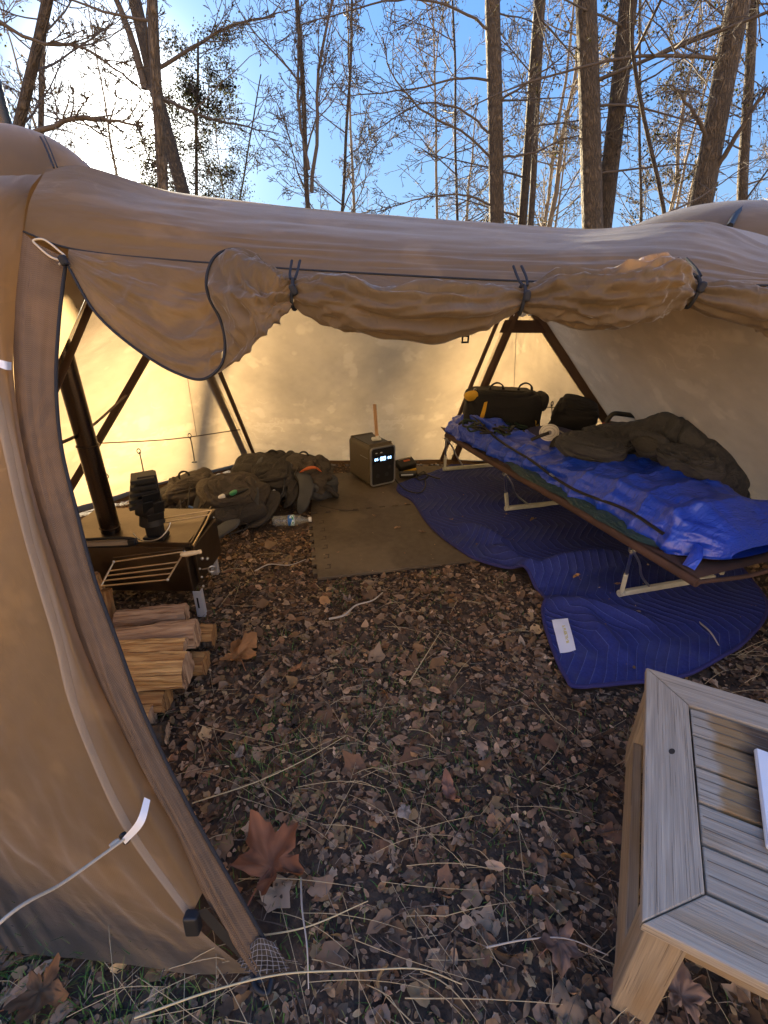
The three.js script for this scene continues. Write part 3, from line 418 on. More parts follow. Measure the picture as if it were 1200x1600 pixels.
part(tent, 'door_flap', loft([f0, f1, f2, f3], 80, 60, (p, u, v) => { const e = smooth(0, 0.12, v) * smooth(0, 0.15, 1 - v); return e * smooth(0.02, 0.35, u) * (df(v * 0.5, u) + 0.009 * Math.sin(v * 24 + u * 3 + 4 * n3(u * 2.4, v * 2.4, 1)) * (0.3 + 0.7 * u) * (0.5 + Math.abs(n3(u * 3, v * 5, 9)) * 1.6) + 0.010 * (Math.abs(n3(u * 4, v * 13, 5)) - 0.2)) ; }), MT.flap);
const t0 = [[-0.336, 1.051, -0.939], [-0.315, 1.074, -0.945], [-0.308, 1.114, -0.965], [-0.314, 1.153, -0.974], [-0.331, 1.194, -0.977], [-0.334, 1.225, -0.988], [-0.322, 1.261, -1.012], [-0.299, 1.276, -1.036], [-0.265, 1.274, -1.046], [-0.231, 1.251, -1.035], [-0.196, 1.223, -1.015]];
const t1 = [[-0.28, 1.085, -0.939], [-0.263, 1.102, -0.931], [-0.257, 1.124, -0.931], [-0.26, 1.155, -0.935], [-0.273, 1.187, -0.946], [-0.276, 1.213, -0.954], [-0.269, 1.239, -0.972], [-0.255, 1.255, -0.997], [-0.233, 1.255, -1.009], [-0.211, 1.24, -1.012], [-0.19, 1.219, -1.007]];
const t2 = [[-0.22, 1.139, -0.961], [-0.21, 1.146, -0.942], [-0.206, 1.157, -0.936], [-0.205, 1.173, -0.933], [-0.209, 1.188, -0.935], [-0.212, 1.2, -0.941], [-0.21, 1.212, -0.953], [-0.205, 1.22, -0.968], [-0.198, 1.223, -0.981], [-0.189, 1.22, -0.991], [-0.183, 1.214, -0.999]];
const t3w = [[-0.176, 1.176, -0.985], [-0.175, 1.179, -0.978], [-0.172, 1.183, -0.973], [-0.171, 1.187, -0.971], [-0.171, 1.191, -0.971], [-0.171, 1.196, -0.973], [-0.172, 1.2, -0.977], [-0.172, 1.205, -0.984], [-0.173, 1.208, -0.99], [-0.174, 1.211, -0.997], [-0.174, 1.214, -1.004]];
part(tent, 'flap_end', loft([t0, t1, t2, t3w], 100, 90, (p, u, v) => { const e = smooth(0, 0.1, v) * smooth(0, 0.12, 1 - v) * smooth(0, 0.06, u) * smooth(0, 0.06, 1 - u); return e * (ef(u, v) + 0.040 * (Math.abs(n3(u * 4.2, v * 1.1, 2)) - 0.2) + 0.020 * (Math.abs(n3(u * 3 + v * 3, v * 3.5, 6)) - 0.2) + 0.016 * (Math.abs(n3(u * 8 + v * 2, v * 4, 9)) - 0.2) + 0.006 * (Math.abs(n3(u * 15, v * 11, 4)) - 0.2)); }), MT.flap);
part(tent, 'door_zipper', tube([...f3.slice(0, 5), t0[1], t0[2], t0[3], t0[4], t0[5], t0[6], t0[7], t0[8], t0[9], t0[10]].map((p) => add(p, [0, 0, 0.003])), 0.0028, 7, 160), MT.zipper);
{
  const K = [ // x along the roll, height of its axis, half height, depth
    [[-0.172, 1.198, -0.985], 0.022], [[-0.145, 1.194, -0.977], 0.036], [[-0.108, 1.189, -0.97], 0.052], [[-0.048, 1.179, -0.958], 0.056], [[0.024, 1.166, -0.952], 0.050], [[0.12, 1.17, -0.954], 0.055], [[0.193, 1.176, -0.963], 0.043], [[0.236, 1.185, -0.973], 0.030], [[0.261, 1.188, -0.98], 0.020],
    [[0.28, 1.189, -0.981], 0.029], [[0.327, 1.194, -0.977], 0.046], [[0.398, 1.189, -0.97], 0.055], [[0.461, 1.196, -0.967], 0.062], [[0.522, 1.209, -0.974], 0.060], [[0.557, 1.209, -0.98], 0.044], [[0.584, 1.202, -0.987], 0.022], [[0.603, 1.194, -0.983], 0.026], [[0.642, 1.187, -0.974], 0.034], [[0.69, 1.178, -0.97], 0.04], [[0.739, 1.167, -0.964], 0.045], [[0.815, 1.154, -0.963], 0.05], [[0.984, 1.131, -0.962], 0.05]];
  const axis = curve(K.map((k) => k[0])), n = K.length - 1;
  const radius = (t) => { const x = t * n, i = Math.min(n - 1, Math.floor(x)), f = x - i; return 0.87 * lerp(K[i][1], K[i + 1][1], f * f * (3 - 2 * f)); };
  const seg = (ta, tb, rf = folds(Math.round(ta * 97) + 41, 46, 0.0034)) => surf(72, 150, (u, v) => { const t = lerp(ta, tb, v), p = axis.getPoint(t), a = u * 2 * Math.PI, r = radius(t); return [p.x, p.y + r * Math.sin(a), p.z + r * 0.8 * Math.cos(a)]; },
    (p, u, v) => { const t = lerp(ta, tb, v), a = u * 2 * Math.PI, r = radius(t), cx = Math.cos(a), cy = Math.sin(a), w = smooth(0.018, 0.05, r); const sw = t * 6 + a * 0.3; return r * (0.34 * (Math.abs(n3(cx * 1.2 + 3, cy * 1.2, t * 4)) - 0.22) + 0.55 * (Math.abs(n3(Math.cos(a + sw) * 1.1, Math.sin(a + sw) * 1.1 + 3, t * 3)) - 0.2) * w + 0.42 * (Math.abs(n3(Math.cos(a - sw * 0.7) * 2.2, Math.sin(a - sw * 0.7) * 2.2, t * 9 + 4)) - 0.2) * w + 0.22 * (Math.abs(n3(Math.cos(a + sw) * 3.4, Math.sin(a + sw) * 3.4 + 8, t * 15)) - 0.2) * w + 0.04 * n3(cx * 5, cy * 5, t * 22) * w + 0.16 * (1 - w) * Math.sin(a * 7)) + rf(u, v) * w; }, true);
  part(tent, 'door_roll', seg(0, 8 / n), MT.flap); part(tent, 'door_roll', seg(8 / n, 15 / n), MT.flap); part(tent, 'door_roll', seg(15 / n, 1), MT.flap);
  const up = eave.slice(2);
  part(tent, 'door_flap', loft([[[-0.329, 1.254, -1.09], [-0.158, 1.243, -1.085], [0.0, 1.234, -1.08], [0.329, 1.219, -1.072], [0.631, 1.215, -1.07], [1.3, 1.19, -1.15]], [[-0.284, 1.21, -1.047], [-0.153, 1.207, -1.035], [0.0, 1.196, -1.029], [0.319, 1.196, -1.029], [0.612, 1.203, -1.032], [1.3, 1.15, -1.12]]], 80, 8, (p, u, v) => 0.004 * n3(u * 30, v * 3, 1) * v), MT.flap);
  for (const [i, w] of [[0, 0.026], [8, 0.025], [15, 0.027]]) {
    const p = K[i][0], ring = []; for (let k = 0; k < 14; k++) { const a = k / 14 * 2 * Math.PI; ring.push([p[0] + 0.002 * Math.sin(a * 2), p[1] + w * Math.sin(a), p[2] + w * 0.85 * Math.cos(a)]); }
    const q = add(p, [0.004, w * 0.3, w * 0.9]);
    const tie = part(tent, 'door_tie', [tube(curve(ring, true), 0.0036, 6, 40), tube([add(p, [-0.002, w, 0.01]), add(p, [-0.006, 0.035, -0.01]), add(p, [-0.008, 0.06, -0.055])], 0.0026, 5), tube([add(p, [0.006, w, 0.01]), add(p, [0.008, 0.038, -0.01]), add(p, [0.008, 0.06, -0.055])], 0.0026, 5)], MT.zipper);
    part(tie, 'toggle', place(new RoundedBoxGeometry(0.013, 0.02, 0.012, 3, 0.005), q, [0, 0, 0.4 - i * 0.05]), MT.zipper);
  }
}

// ---------------------------------------------------------------- floor: foam tiles and moving blanket
function foamTile(poly, label, edgePairs, y) { // polygon in x, z with jigsaw teeth along its edges
  const s = new THREE.Shape(); const teeth = [];
  poly.forEach((p, i) => {
    const q = poly[(i + 1) % poly.length], n = edgePairs[i], L = Math.hypot(q[0] - p[0], q[1] - p[1]), ux = (q[0] - p[0]) / L, uz = (q[1] - p[1]) / L, nx = uz, nz = -ux;
    const P = (a, o) => [p[0] + ux * a + nx * o, -(p[1] + uz * a + nz * o)];
    if (i === 0) s.moveTo(...P(0, 0)); else s.lineTo(...P(0, 0));
    if (n) { const w = L / (2 * n + 1); for (let k = 0; k < n; k++) { const a = w * (2 * k + 1); for (const [b, o] of [[0.12, 0], [-0.12, 0.02], [1.12, 0.02], [0.88, 0]]) s.lineTo(...P(a + w * b, -o)); } }
  });
  s.closePath();
  const g = new THREE.ExtrudeGeometry(s, { depth: 0.011, bevelEnabled: true, bevelSize: 0.001, bevelThickness: 0.0015, bevelSegments: 1 }); g.rotateX(-Math.PI / 2); g.translate(0, y, 0);
  const c = poly.reduce((a, p) => [a[0] + p[0] / poly.length, a[1] + p[1] / poly.length], [0, 0]);
  return single('foam_tile', [c[0], y, c[1]], g, MT.foam, label, 'foam tile', 'foam floor tiles');
}
const fA = [-0.303, -1.822], fB = [0.477, -1.99], fC = [0.33, -2.68], fD = [-0.43, -2.51];
foamTile([fA, fB, fC, fD], 'front olive-brown foam floor tile with open jigsaw teeth, beside the blue blanket', [0, 0, 9, 8], 0.004);
foamTile([[-0.434, -2.528], [0.326, -2.698], [0.20, -3.33], [-0.50, -3.16]], 'rear olive-brown foam floor tile under the power station', [9, 0, 0, 0], 0.005);
foamTile([[0.34, -2.72], [1.05, -2.88], [0.93, -3.42], [0.215, -3.35]], 'brown foam floor tile mostly under the blanket by the cot foot', [0, 0, 0, 0], 0.0035);
{ // jigsaw slots near the left rim of the front tile
  const tile = scene.children.find((o) => o.name === 'foam_tile');
  for (let k = 0; k < 6; k++) { const t = 0.12 + k * 0.14, p = [lerp(fA[0], fD[0], t) + 0.05, 0.0176, lerp(fA[1], fD[1], t)]; const m = mat(lin(0.05, 0.04, 0.03), 0.9); if (k === 0) tile.userData._m = m;
    part(tile, 'jigsaw_slot', [place(box(0.022, 0.001, 0.004, 0.0004, 1), p, [0, 0.2, 0]), place(box(0.004, 0.001, 0.034, 0.0004, 1), add(p, [0.011, 0, -0.016]), [0, 0.18, 0]), place(box(0.020, 0.001, 0.004, 0.0004, 1), add(p, [0.004, 0, -0.034]), [0, 0.2, 0])], tile.userData._m); }
  delete tile.userData._m;
}
const blanketL = [[0.10, -2.98], [0.093, 0, -2.853], [0.181, 0, -2.687], [0.247, 0, -2.384], [0.336, 0, -2.16], [0.455, 0, -1.979], [0.602, 0, -1.875], [0.661, 0, -1.785], [0.693, 0, -1.682], [0.647, 0, -1.566], [0.619, 0, -1.381], [0.612, 0, -1.235], [0.62, 0, -1.152]].map((p) => p.length === 3 ? [p[0], p[2]] : p);
const blanketR = [[0.50, -3.36], [0.95, -3.34], [1.25, -3.25], [1.45, -3.05], [1.6, -2.8], [1.65, -2.6], [1.68, -2.3], [1.70, -2.1], [1.70, -1.95], [1.66, -1.78], [1.588, 0, -1.596], [1.301, 0, -1.353], [0.999, 0, -1.197]].map((p) => p.length === 3 ? [p[0], p[2]] : p);
{
  const CL = curve(blanketL.map((p) => [p[0], 0, p[1]])), CR = curve(blanketR.map((p) => [p[0], 0, p[1]]));
  const ridge = (x, z, a, b, w, h) => { const dxv = b[0] - a[0], dz = b[1] - a[1], L2 = dxv * dxv + dz * dz, t = clamp(((x - a[0]) * dxv + (z - a[1]) * dz) / L2, 0, 1), px = a[0] + dxv * t - x, pz = a[1] + dz * t - z; return h * Math.exp(-(px * px + pz * pz) / (w * w)) * (0.6 + 0.4 * Math.sin(Math.PI * t)); };
  const hgt = (x, z) => {
    const r = ridge(x, z, [0.66, -1.83], [1.12, -1.98], 0.055, 0.085) - ridge(x, z, [0.62, -1.73], [0.80, -1.72], 0.045, 0.02) + ridge(x, z, [0.58, -2.05], [0.66, -1.86], 0.035, 0.06) + ridge(x, z, [0.74, -1.62], [1.02, -1.50], 0.045, 0.05) + ridge(x, z, [0.80, -1.55], [0.84, -1.32], 0.04, 0.04) + ridge(x, z, [0.46, -2.32], [0.62, -2.12], 0.05, 0.05) + ridge(x, z, [0.95, -1.40], [1.25, -1.28], 0.06, 0.014) + ridge(x, z, [0.55, -2.62], [0.95, -2.75], 0.08, 0.012) + ridge(x, z, [0.70, -1.48], [0.72, -1.25], 0.05, 0.012);
    return 0.024 + Math.max(-0.010, r) + 0.012 * Math.max(-1, fbm(x * 4, 2, z * 4, 3)) + 0.006 * Math.abs(n3(x * 9, 4, z * 9));
  };
  const nu = 150, nv = 170, lc = [], rc = []; for (let j = 0; j <= nv; j++) { lc.push(CL.getPoint(j / nv)); rc.push(CR.getPoint(j / nv)); }
  const g = surf(nu, nv, (u, v) => { const j = Math.round(v * nv), x = lerp(lc[j].x, rc[j].x, u), z = lerp(lc[j].z, rc[j].z, u); return [x, hgt(x, z), z]; });
  { const p = g.attributes.position, uv = g.attributes.uv, a = 0.19; for (let i = 0; i < p.count; i++) { const x = p.getX(i), z = p.getZ(i), wob = 0.03 * fbm(x * 3, 5, z * 3, 2); uv.setXY(i, x * Math.sin(a) + z * Math.cos(a) + wob, x * Math.cos(a) - z * Math.sin(a) + wob); } }
  const blanket = thing('moving_blanket', [0.9, 0, -2.1], 'navy quilted moving blanket with chevron stitching spread crumpled under the cot', 'blanket');
  part(blanket, 'quilted_cloth', g, MT.quilt);
  const hem = [...lc.filter((p, i) => i % 4 === 0), ...(() => { const r = []; for (let i = 1; i < 10; i++) { const k = i / 10; r.push(new THREE.Vector3(lerp(lc[nv].x, rc[nv].x, k), 0, lerp(lc[nv].z, rc[nv].z, k))); } return r; })(), ...rc.filter((p, i) => i % 4 === 0).reverse()].map((p) => [p.x, hgt(p.x, p.z) - 0.003, p.z]);
  part(blanket, 'hem', tube(hem, 0.0075, 7, 400), MT.quiltHem);
  // white sewn label with faint yellowish print
  T.label = tex(128, 256, (u, v) => { const x = u - 0.62, y = v - 0.5; const ink = Math.abs(x) < 0.09 && Math.abs(y) < 0.27 && pn(u * 14, v * 40, 14, 40, 9) > 0.42; return ink ? [0.80, 0.77, 0.55] : [0.86, 0.88, 0.94]; }, true, [1, 1]);
  const la = [0.66, 0, -1.493], lb = [0.727, 0, -1.505], lcn = [0.69, 0, -1.32], ld = [0.631, 0, -1.31];
  const q = (u, v) => { const x = lerp(lerp(la[0], lb[0], u), lerp(ld[0], lcn[0], u), v), z = lerp(lerp(la[2], lb[2], u), lerp(ld[2], lcn[2], u), v); return [x, hgt(x, z) + 0.004, z]; };
  const lg = surf(8, 14, q); { const uv = lg.attributes.uv; for (let j = 0; j <= 14; j++) for (let i = 0; i <= 8; i++) uv.setXY(j * 9 + i, i / 8, j / 14); }
  part(blanket, 'sewn_label', lg, mat(lin(1, 1, 1), 0.75, { map: T.label }));
}

// ---------------------------------------------------------------- wood stove
const stove = thing('wood_stove', [-0.95, 0, -1.72], 'dark steel tent stove with wire racks and tall flue pipe by the left wall', 'stove');
{
  const A = [-0.735, -1.552], Bk = [-0.77, -1.885], y0 = 0.125, y1 = 0.33, dW = [-0.52, -0.012];
  const P = (s, t, y) => [A[0] + dW[0] * s + (Bk[0] - A[0]) * t, y, A[1] + dW[1] * s + (Bk[1] - A[1]) * t]; // s along the stove, t front to back
  const bodyC = P(0.5, 0.5, (y0 + y1) / 2), yaw = -0.05 + 0.03;
  part(stove, 'stove_body', place(box(0.52, y1 - y0, 0.33, 0.006, 2), bodyC, [0, yaw, 0]), MT.iron);
  part(stove, 'stove_top', place(box(0.53, 0.006, 0.335, 0.002, 2), add(bodyC, [0, (y1 - y0) / 2 + 0.003, 0]), [0, yaw, 0]), MT.iron);
  part(stove, 'front_lip', bar(P(-0.01, -0.01, y1 + 0.012), P(0.98, -0.01, y1 + 0.012), 0.02, 0.005), MT.iron);
  part(stove, 'side_lip', bar(P(-0.015, 0, y1 + 0.010), P(-0.015, 1, y1 + 0.010), 0.02, 0.006), MT.iron);
  const door = part(stove, 'stove_door', place(box(0.014, 0.17, 0.25, 0.004, 2), P(-0.022, 0.5, 0.225), [0, yaw, 0]), MT.iron);
  part(door, 'door_knob', [0.12, 0.3].map((t) => place(new THREE.SphereGeometry(0.007, 12, 8), P(-0.05, t, 0.28 - t * 0.2))), MT.steel);
  part(door, 'latch', [tube([P(-0.03, 0.15, 0.20), P(-0.08, 0.16, 0.205)], 0.0035, 6), place(new THREE.TorusGeometry(0.013, 0.0035, 6, 16), P(-0.1, 0.16, 0.2), [0, 0.5, 0])], MT.steel);
  part(door, 'hinge', [[0.02, 0.15], [0.03, 0.19], [0.02, 0.23], [0.75, 0.30], [0.9, 0.31]].map(([t, y]) => place(new THREE.SphereGeometry(0.005, 8, 6), P(-0.04, t, y))), MT.steel);
  for (const [s, t] of [[0.02, 0.02], [0.94, 0.02], [0.05, 0.97], [0.95, 0.97]]) { const p = P(s, t, 0); const leg = part(stove, 'leg', [bar([p[0], 0, p[2]], [p[0], y0, p[2]], 0.003, 0.032, 0.001, [0, 0, 1]), bar([p[0] + 0.014, 0, p[2] - 0.012], [p[0] + 0.014, y0, p[2] - 0.012], 0.003, 0.024, 0.001, [1, 0, 0])], MT.legMetal); part(leg, 'leg_slot', place(box(0.007, 0.05, 0.001, 0.0004, 1), [p[0] - 0.002, 0.07, p[2] + 0.0025]), MT.black); }
  // folded-out wire rack in front
  const rk = (pts, r = 0.0038) => tube(curve(pts.map(V), false, 0.01), r, 6, pts.length * 8);
  const rA = [-0.753, 0.33, -1.527], rB = [-0.725, 0.345, -1.463];
  const c0 = [-0.991, 0.27, -1.379], c1 = [-0.775, 0.27, -1.42], c2 = [-0.746, 0.325, -1.526], c3 = [-0.971, 0.325, -1.452];
  const rack = part(stove, 'wire_rack', [bar2(c0, c1), bar2(c1, c2), bar2(c2, c3), bar2(c3, c0), ...[0.22, 0.42, 0.62].map((t) => bar2(mid(c0, c3, t), mid(c1, c2, t)))], MT.wire);
  part(rack, 'wire_end', [c1, c2, c3].map((p) => place(new THREE.SphereGeometry(0.006, 8, 6), p)), MT.steel);
  part(rack, 'rack_link', [bar2(c2, [-0.743, 0.345, -1.51], 0.002), bar2([-0.972, 0.34, -1.454], [-0.743, 0.345, -1.51], 0.002)], MT.iron);
  // rack standing up at the rear rim
  const d0 = [-0.974, 0.36, -1.709], d1 = [-0.727, 0.37, -1.799], d2 = [-0.732, 0.345, -1.722], d3 = [-0.71, 0.35, -1.53];
  part(stove, 'wire_rack', [bar2(d0, d1), bar2(d1, d2), bar2(d2, d3), bar2(add(d0, [0, -0.018, 0.005]), add(d1, [-0.01, -0.018, 0.008]))], MT.wire);
  function bar2(a, b, r = 0.0034) { return tube([a, b], r, 6, 1); }
  const hb = [-0.744, 0.345, -1.463], he = [-0.656, 0.345, -1.496];
  const H = [[0, 0.001], [0, 0.005], [0.006, 0.008], [0.02, 0.0095], [0.05, 0.0085], [0.06, 0.007], [0.064, 0.0085], [0.072, 0.0085], [0.074, 0.004], [0.0745, 0.001]].map(([y, r]) => new THREE.Vector2(r, y));
  const lg = plain(new THREE.LatheGeometry(H, 16)); lg.translate(0, -0.037, 0); lg.rotateZ(-Math.PI / 2);
  part(stove, 'rack_handle', along(lg, hb, he), MT.knobWood);
  // flue pipe in sections and a collar
  const f = [-1.095, 0.336, -1.675], fl = part(stove, 'flue_pipe', [tube([f, add(f, [0, 0.36, 0])], 0.036, 28, 1), tube([add(f, [0, 0.35, 0]), add(f, [0, 0.78, 0])], 0.0345, 28, 1), tube([add(f, [0, 0.77, 0]), add(f, [0, 1.5, 0])], 0.033, 28, 1)], MT.pipe);
  part(fl, 'pipe_joint', [0.02, 0.355, 0.775].map((y) => place(new THREE.TorusGeometry(0.0365, 0.0028, 6, 30).rotateX(Math.PI / 2), add(f, [0, y, 0]))), MT.pipe);
}
{ // flat stick framed in black lying over the stove's corner
  const a = [-1.14, 0.36, -1.522], b = [-0.923, 0.36, -1.541];
  const t = thing('wooden_bar', mid(a, b, 0.5), 'pale wooden bar in a black rounded frame lying on the stove beside the pipe', 'wooden bar');
  part(t, 'wood_bar', bar(a, mid(a, b, 0.93), 0.018, 0.024, 0.003), MT.warmWood);
  const u = [0, 0.016, 0]; part(t, 'frame', [tube([add(a, u), mid(add(a, u), add(b, u), 0.85), add(b, [-0.004, 0.008, 0]), add(b, [-0.002, -0.006, 0]), mid(add(a, [0, -0.014, 0]), add(b, [0, -0.014, 0]), 0.9), add(a, [0, -0.014, 0])], 0.006, 6, 40)], MT.black);
  const e = mid(a, b, 0.93); part(t, 'end_cap', place(box(0.03, 0.024, 0.028, 0.006), e, [0, 0.05, 0]), MT.black);
}
{ // black heat-driven fan
  const b = [-0.885, 0.337, -1.615]; b[1] = 0.337;
  const t = thing('stove_fan', b, 'black heat-powered stove fan with stacked fins standing on the stove top', 'fan');
  const q = 1.3, at = (x, y, z) => [b[0] + x * q, b[1] + y * q, b[2] + z * q], place = (g, p, r, s) => placeAt(g.scale(q, q, q), p, r, s);
  part(t, 'fan_base', [place(box(0.06, 0.012, 0.05, 0.003), at(0, 0.006, 0)), place(box(0.045, 0.05, 0.03, 0.004), at(0, 0.035, 0)), place(new THREE.CylinderGeometry(0.026, 0.036, 0.05, 20), at(-0.003, 0.075, 0))], MT.black);
  part(t, 'motor', place(new THREE.CylinderGeometry(0.03, 0.03, 0.05, 22), at(0.004, 0.105, 0.015), [0.1, 0, Math.PI / 2 - 0.3]), MT.black);
  for (let k = 0; k < 5; k++) part(t, 'fin', place(box(0.085 - 0.006 * k, 0.011, 0.075, 0.002), at(-0.012 + 0.002 * k, 0.115 + 0.019 * k, -0.005), [0, 0.45, 0.04]), MT.black);
  part(t, 'core', place(box(0.05, 0.10, 0.05, 0.004), at(0.006, 0.15, -0.01), [0, 0.45, 0]), MT.black);
  for (let k = 0; k < 4; k++) part(t, 'fan_blade', place(box(0.03, 0.045, 0.003, 0.001), at(0.035 + 0.015 * Math.cos(k * 1.57), 0.12 + 0.03 * Math.sin(k * 1.57), 0.045), [0.5, 0.7, k * 1.57]), MT.black);
  part(t, 'wire_guard', tube([at(-0.05, 0.03, 0.03), at(-0.02, 0.018, 0.05), at(0.03, 0.022, 0.05), at(0.055, 0.045, 0.03), at(0.06, 0.06, 0.02)], 0.0026, 5), MT.steel);
}

// ---------------------------------------------------------------- firewood
function log(a, b, w, h, sd, label, m = MT.logWood, barkSide = -1, roll = 0) { // split wedge from a to b; the split faces up and forward, bark below
  const A = V(a), B = V(b), x = B.clone().sub(A).normalize(), zA = new THREE.Vector3().crossVectors(x, new THREE.Vector3(0, 1, 0)).normalize(), yA = new THREE.Vector3().crossVectors(zA, x);
  const pts = []; // cross-section: straight split sides, rounded bark side
  const R = [[-0.5, 0.18], [-0.30, 0.46], [-0.05, 0.5], [0.28, 0.40], [0.5, 0.12], [0.48, -0.25], [0.28, -0.46], [-0.05, -0.5], [-0.36, -0.42], [-0.5, -0.12]];
  const ca = Math.cos(roll), sa = Math.sin(roll);
  for (const [p, q] of R) pts.push([(p * ca - q * sa) * w * (1 + 0.12 * hash(sd, pts.length, 3) - 0.06), (p * sa + q * ca) * h * (1 + 0.14 * hash(sd, pts.length, 5) - 0.07)]);
  const n = pts.length, S = 26, sub = 3, N = n * sub, rows = [];
  for (let j = 0; j <= S; j++) { const t = j / S, r = []; for (let k = 0; k <= N; k++) { const i = Math.floor(k / sub) % n, f = (k % sub) / sub, p = pts[i], q = pts[(i + 1) % n]; const e = 0.004 * fbm(t * 5 + sd, k * 0.55, sd, 3) + 0.0035 * n3(t * 2.5, k * 1.7 + sd, 4) + (1 - 0.1 * t) * 0; const yy = lerp(p[1], q[1], f) * (1 + 0.06 * Math.sin(t * 2.4 + sd)), zz = lerp(p[0], q[0], f) * (1 + 0.05 * Math.cos(t * 2 + sd)); const l = Math.hypot(yy, zz) || 1; r.push(A.clone().lerp(B, t).addScaledVector(x, (j === 0 || j === S ? 0.005 * n3(k * 0.9, sd, j) : 0)).addScaledVector(yA, yy + e * yy / l * 2).addScaledVector(zA, zz + e * zz / l * 2)); } rows.push(r); }
  const strip = (k0, k1) => { const g = surf(S, k1 - k0, (u, v) => rows[Math.round(u * S)][k0 + Math.round(v * (k1 - k0))]); return toCreasedNormals(g, 0.42); };
  const t = thing('firewood_log', mid(a, b, 0.5), label, 'log', 'split firewood logs in front of the stove');
  part(t, 'split_wood', strip(0, 5 * sub), m); part(t, 'bark', strip(5 * sub, N), MT.logBark);
  const cap = (j) => { const c = new THREE.Vector3(); for (let k = 0; k < N; k++) c.addScaledVector(rows[j][k], 1 / N); const g = surf(N, 3, (u, v) => c.clone().lerp(rows[j][Math.round(u * N)], v).addScaledVector(x, 0.003 * n3(u * 9, v * 3, sd))), p = g.attributes.position, uv = g.attributes.uv; for (let i = 0; i < p.count; i++) uv.setXY(i, p.getY(i) * 1.5 + sd * 0.13, p.getZ(i) * 0.8 + p.getX(i) * 0.3); return g; };
  part(t, 'cut_end', cap(S), m === MT.logDull ? MT.logDull : MT.logPale); part(t, 'cut_end', cap(0), MT.logDull);
  return t;
}
{
  log([-0.916, 0.13, -1.244], [-0.642, 0.14, -1.284], 0.088, 0.098, 3, 'upper pale split log with a flat grey-brown end below the stove', MT.logPale, -1, 0.1);
  log([-0.959, 0.14, -1.361], [-0.717, 0.145, -1.392], 0.06, 0.06, 5, 'split log behind the upper log, just in front of the stove leg', MT.logPale, -1, -0.1);
  log([-0.956, 0.055, -1.352], [-0.633, 0.045, -1.392], 0.09, 0.085, 7, 'round grey barked log sticking out behind the upper log', MT.logDull, -1, 0.7);
  log([-0.9, 0.12, -1.114], [-0.622, 0.12, -1.136], 0.112, 0.116, 9, 'largest yellow split log with a notched end at the front of the pile', MT.logWood, -1, 0.05);
  log([-0.894, 0.165, -1.179], [-0.644, 0.165, -1.197], 0.055, 0.035, 13, 'thin yellow slab lying between the two larger split logs', MT.logWood, -1, 0.25);
  log([-0.88, 0.04, -1.238], [-0.613, 0.045, -1.245], 0.085, 0.075, 15, 'short brown log end poking out right of the largest log', MT.logDull, -1, -0.2);
  log([-0.904, 0.05, -1.088], [-0.682, 0.045, -1.093], 0.085, 0.08, 17, 'dull brown split log on the ground under the largest log', MT.logDull, -1, 0.3);
  log([-0.945, 0.07, -1.1], [-0.758, 0.07, -1.095], 0.06, 0.05, 19, 'small pale log piece left of the dull brown log', MT.logPale, -1, 0.1);
  log([-0.864, 0.035, -1.009], [-0.703, 0.035, -1.028], 0.08, 0.07, 21, 'pale log nearest the door zipper at the foot of the pile', MT.logWood, -1, 0.2);
  log([-0.816, 0.02, -0.95], [-0.641, 0.02, -0.983], 0.06, 0.05, 23, 'dark weathered log half buried at the foot of the pile', MT.logBark, -1, 0.2);
  // two standing splits left of the stove front
  log([-1.07, 0.02, -1.47], [-1.10, 0.24, -1.50], 0.05, 0.05, 25, 'small orange split stick standing behind the rack at the left', MT.logWood, -1, 0);
  log([-1.03, 0.01, -1.43], [-1.05, 0.19, -1.47], 0.05, 0.05, 27, 'grey weathered stick standing beside the stove leg', MT.logDull, -1, 0);
}

// ---------------------------------------------------------------- backpacks
const sw = (pts, w, th, m, p, name, label) => { // padded strap: flattened tube
  const c = curve(pts), n = pts.length * 8, up = new THREE.Vector3(0, 1, 0);
  const g = surf(16, n, (u, v) => { const q = c.getPoint(v), t = c.getTangent(v), s = new THREE.Vector3().crossVectors(t, up); if (s.length() < 0.2) s.set(1, 0, 0); s.normalize(); const b = new THREE.Vector3().crossVectors(s, t).normalize(), a = u * 2 * Math.PI, e = Math.min(1, 6 * v, 6 * (1 - v)) ** 0.5 || 0.01, k = (x) => Math.sign(x) * Math.pow(Math.abs(x), 0.6); return q.addScaledVector(s, k(Math.cos(a)) * w / 2 * e).addScaledVector(b, k(Math.sin(a)) * th / 2 * e); }, (q, u, v) => 0.003 * fbm(q.x * 22, q.y * 22, q.z * 22, 2), true);
  return part(p, name, g, m, label);
};
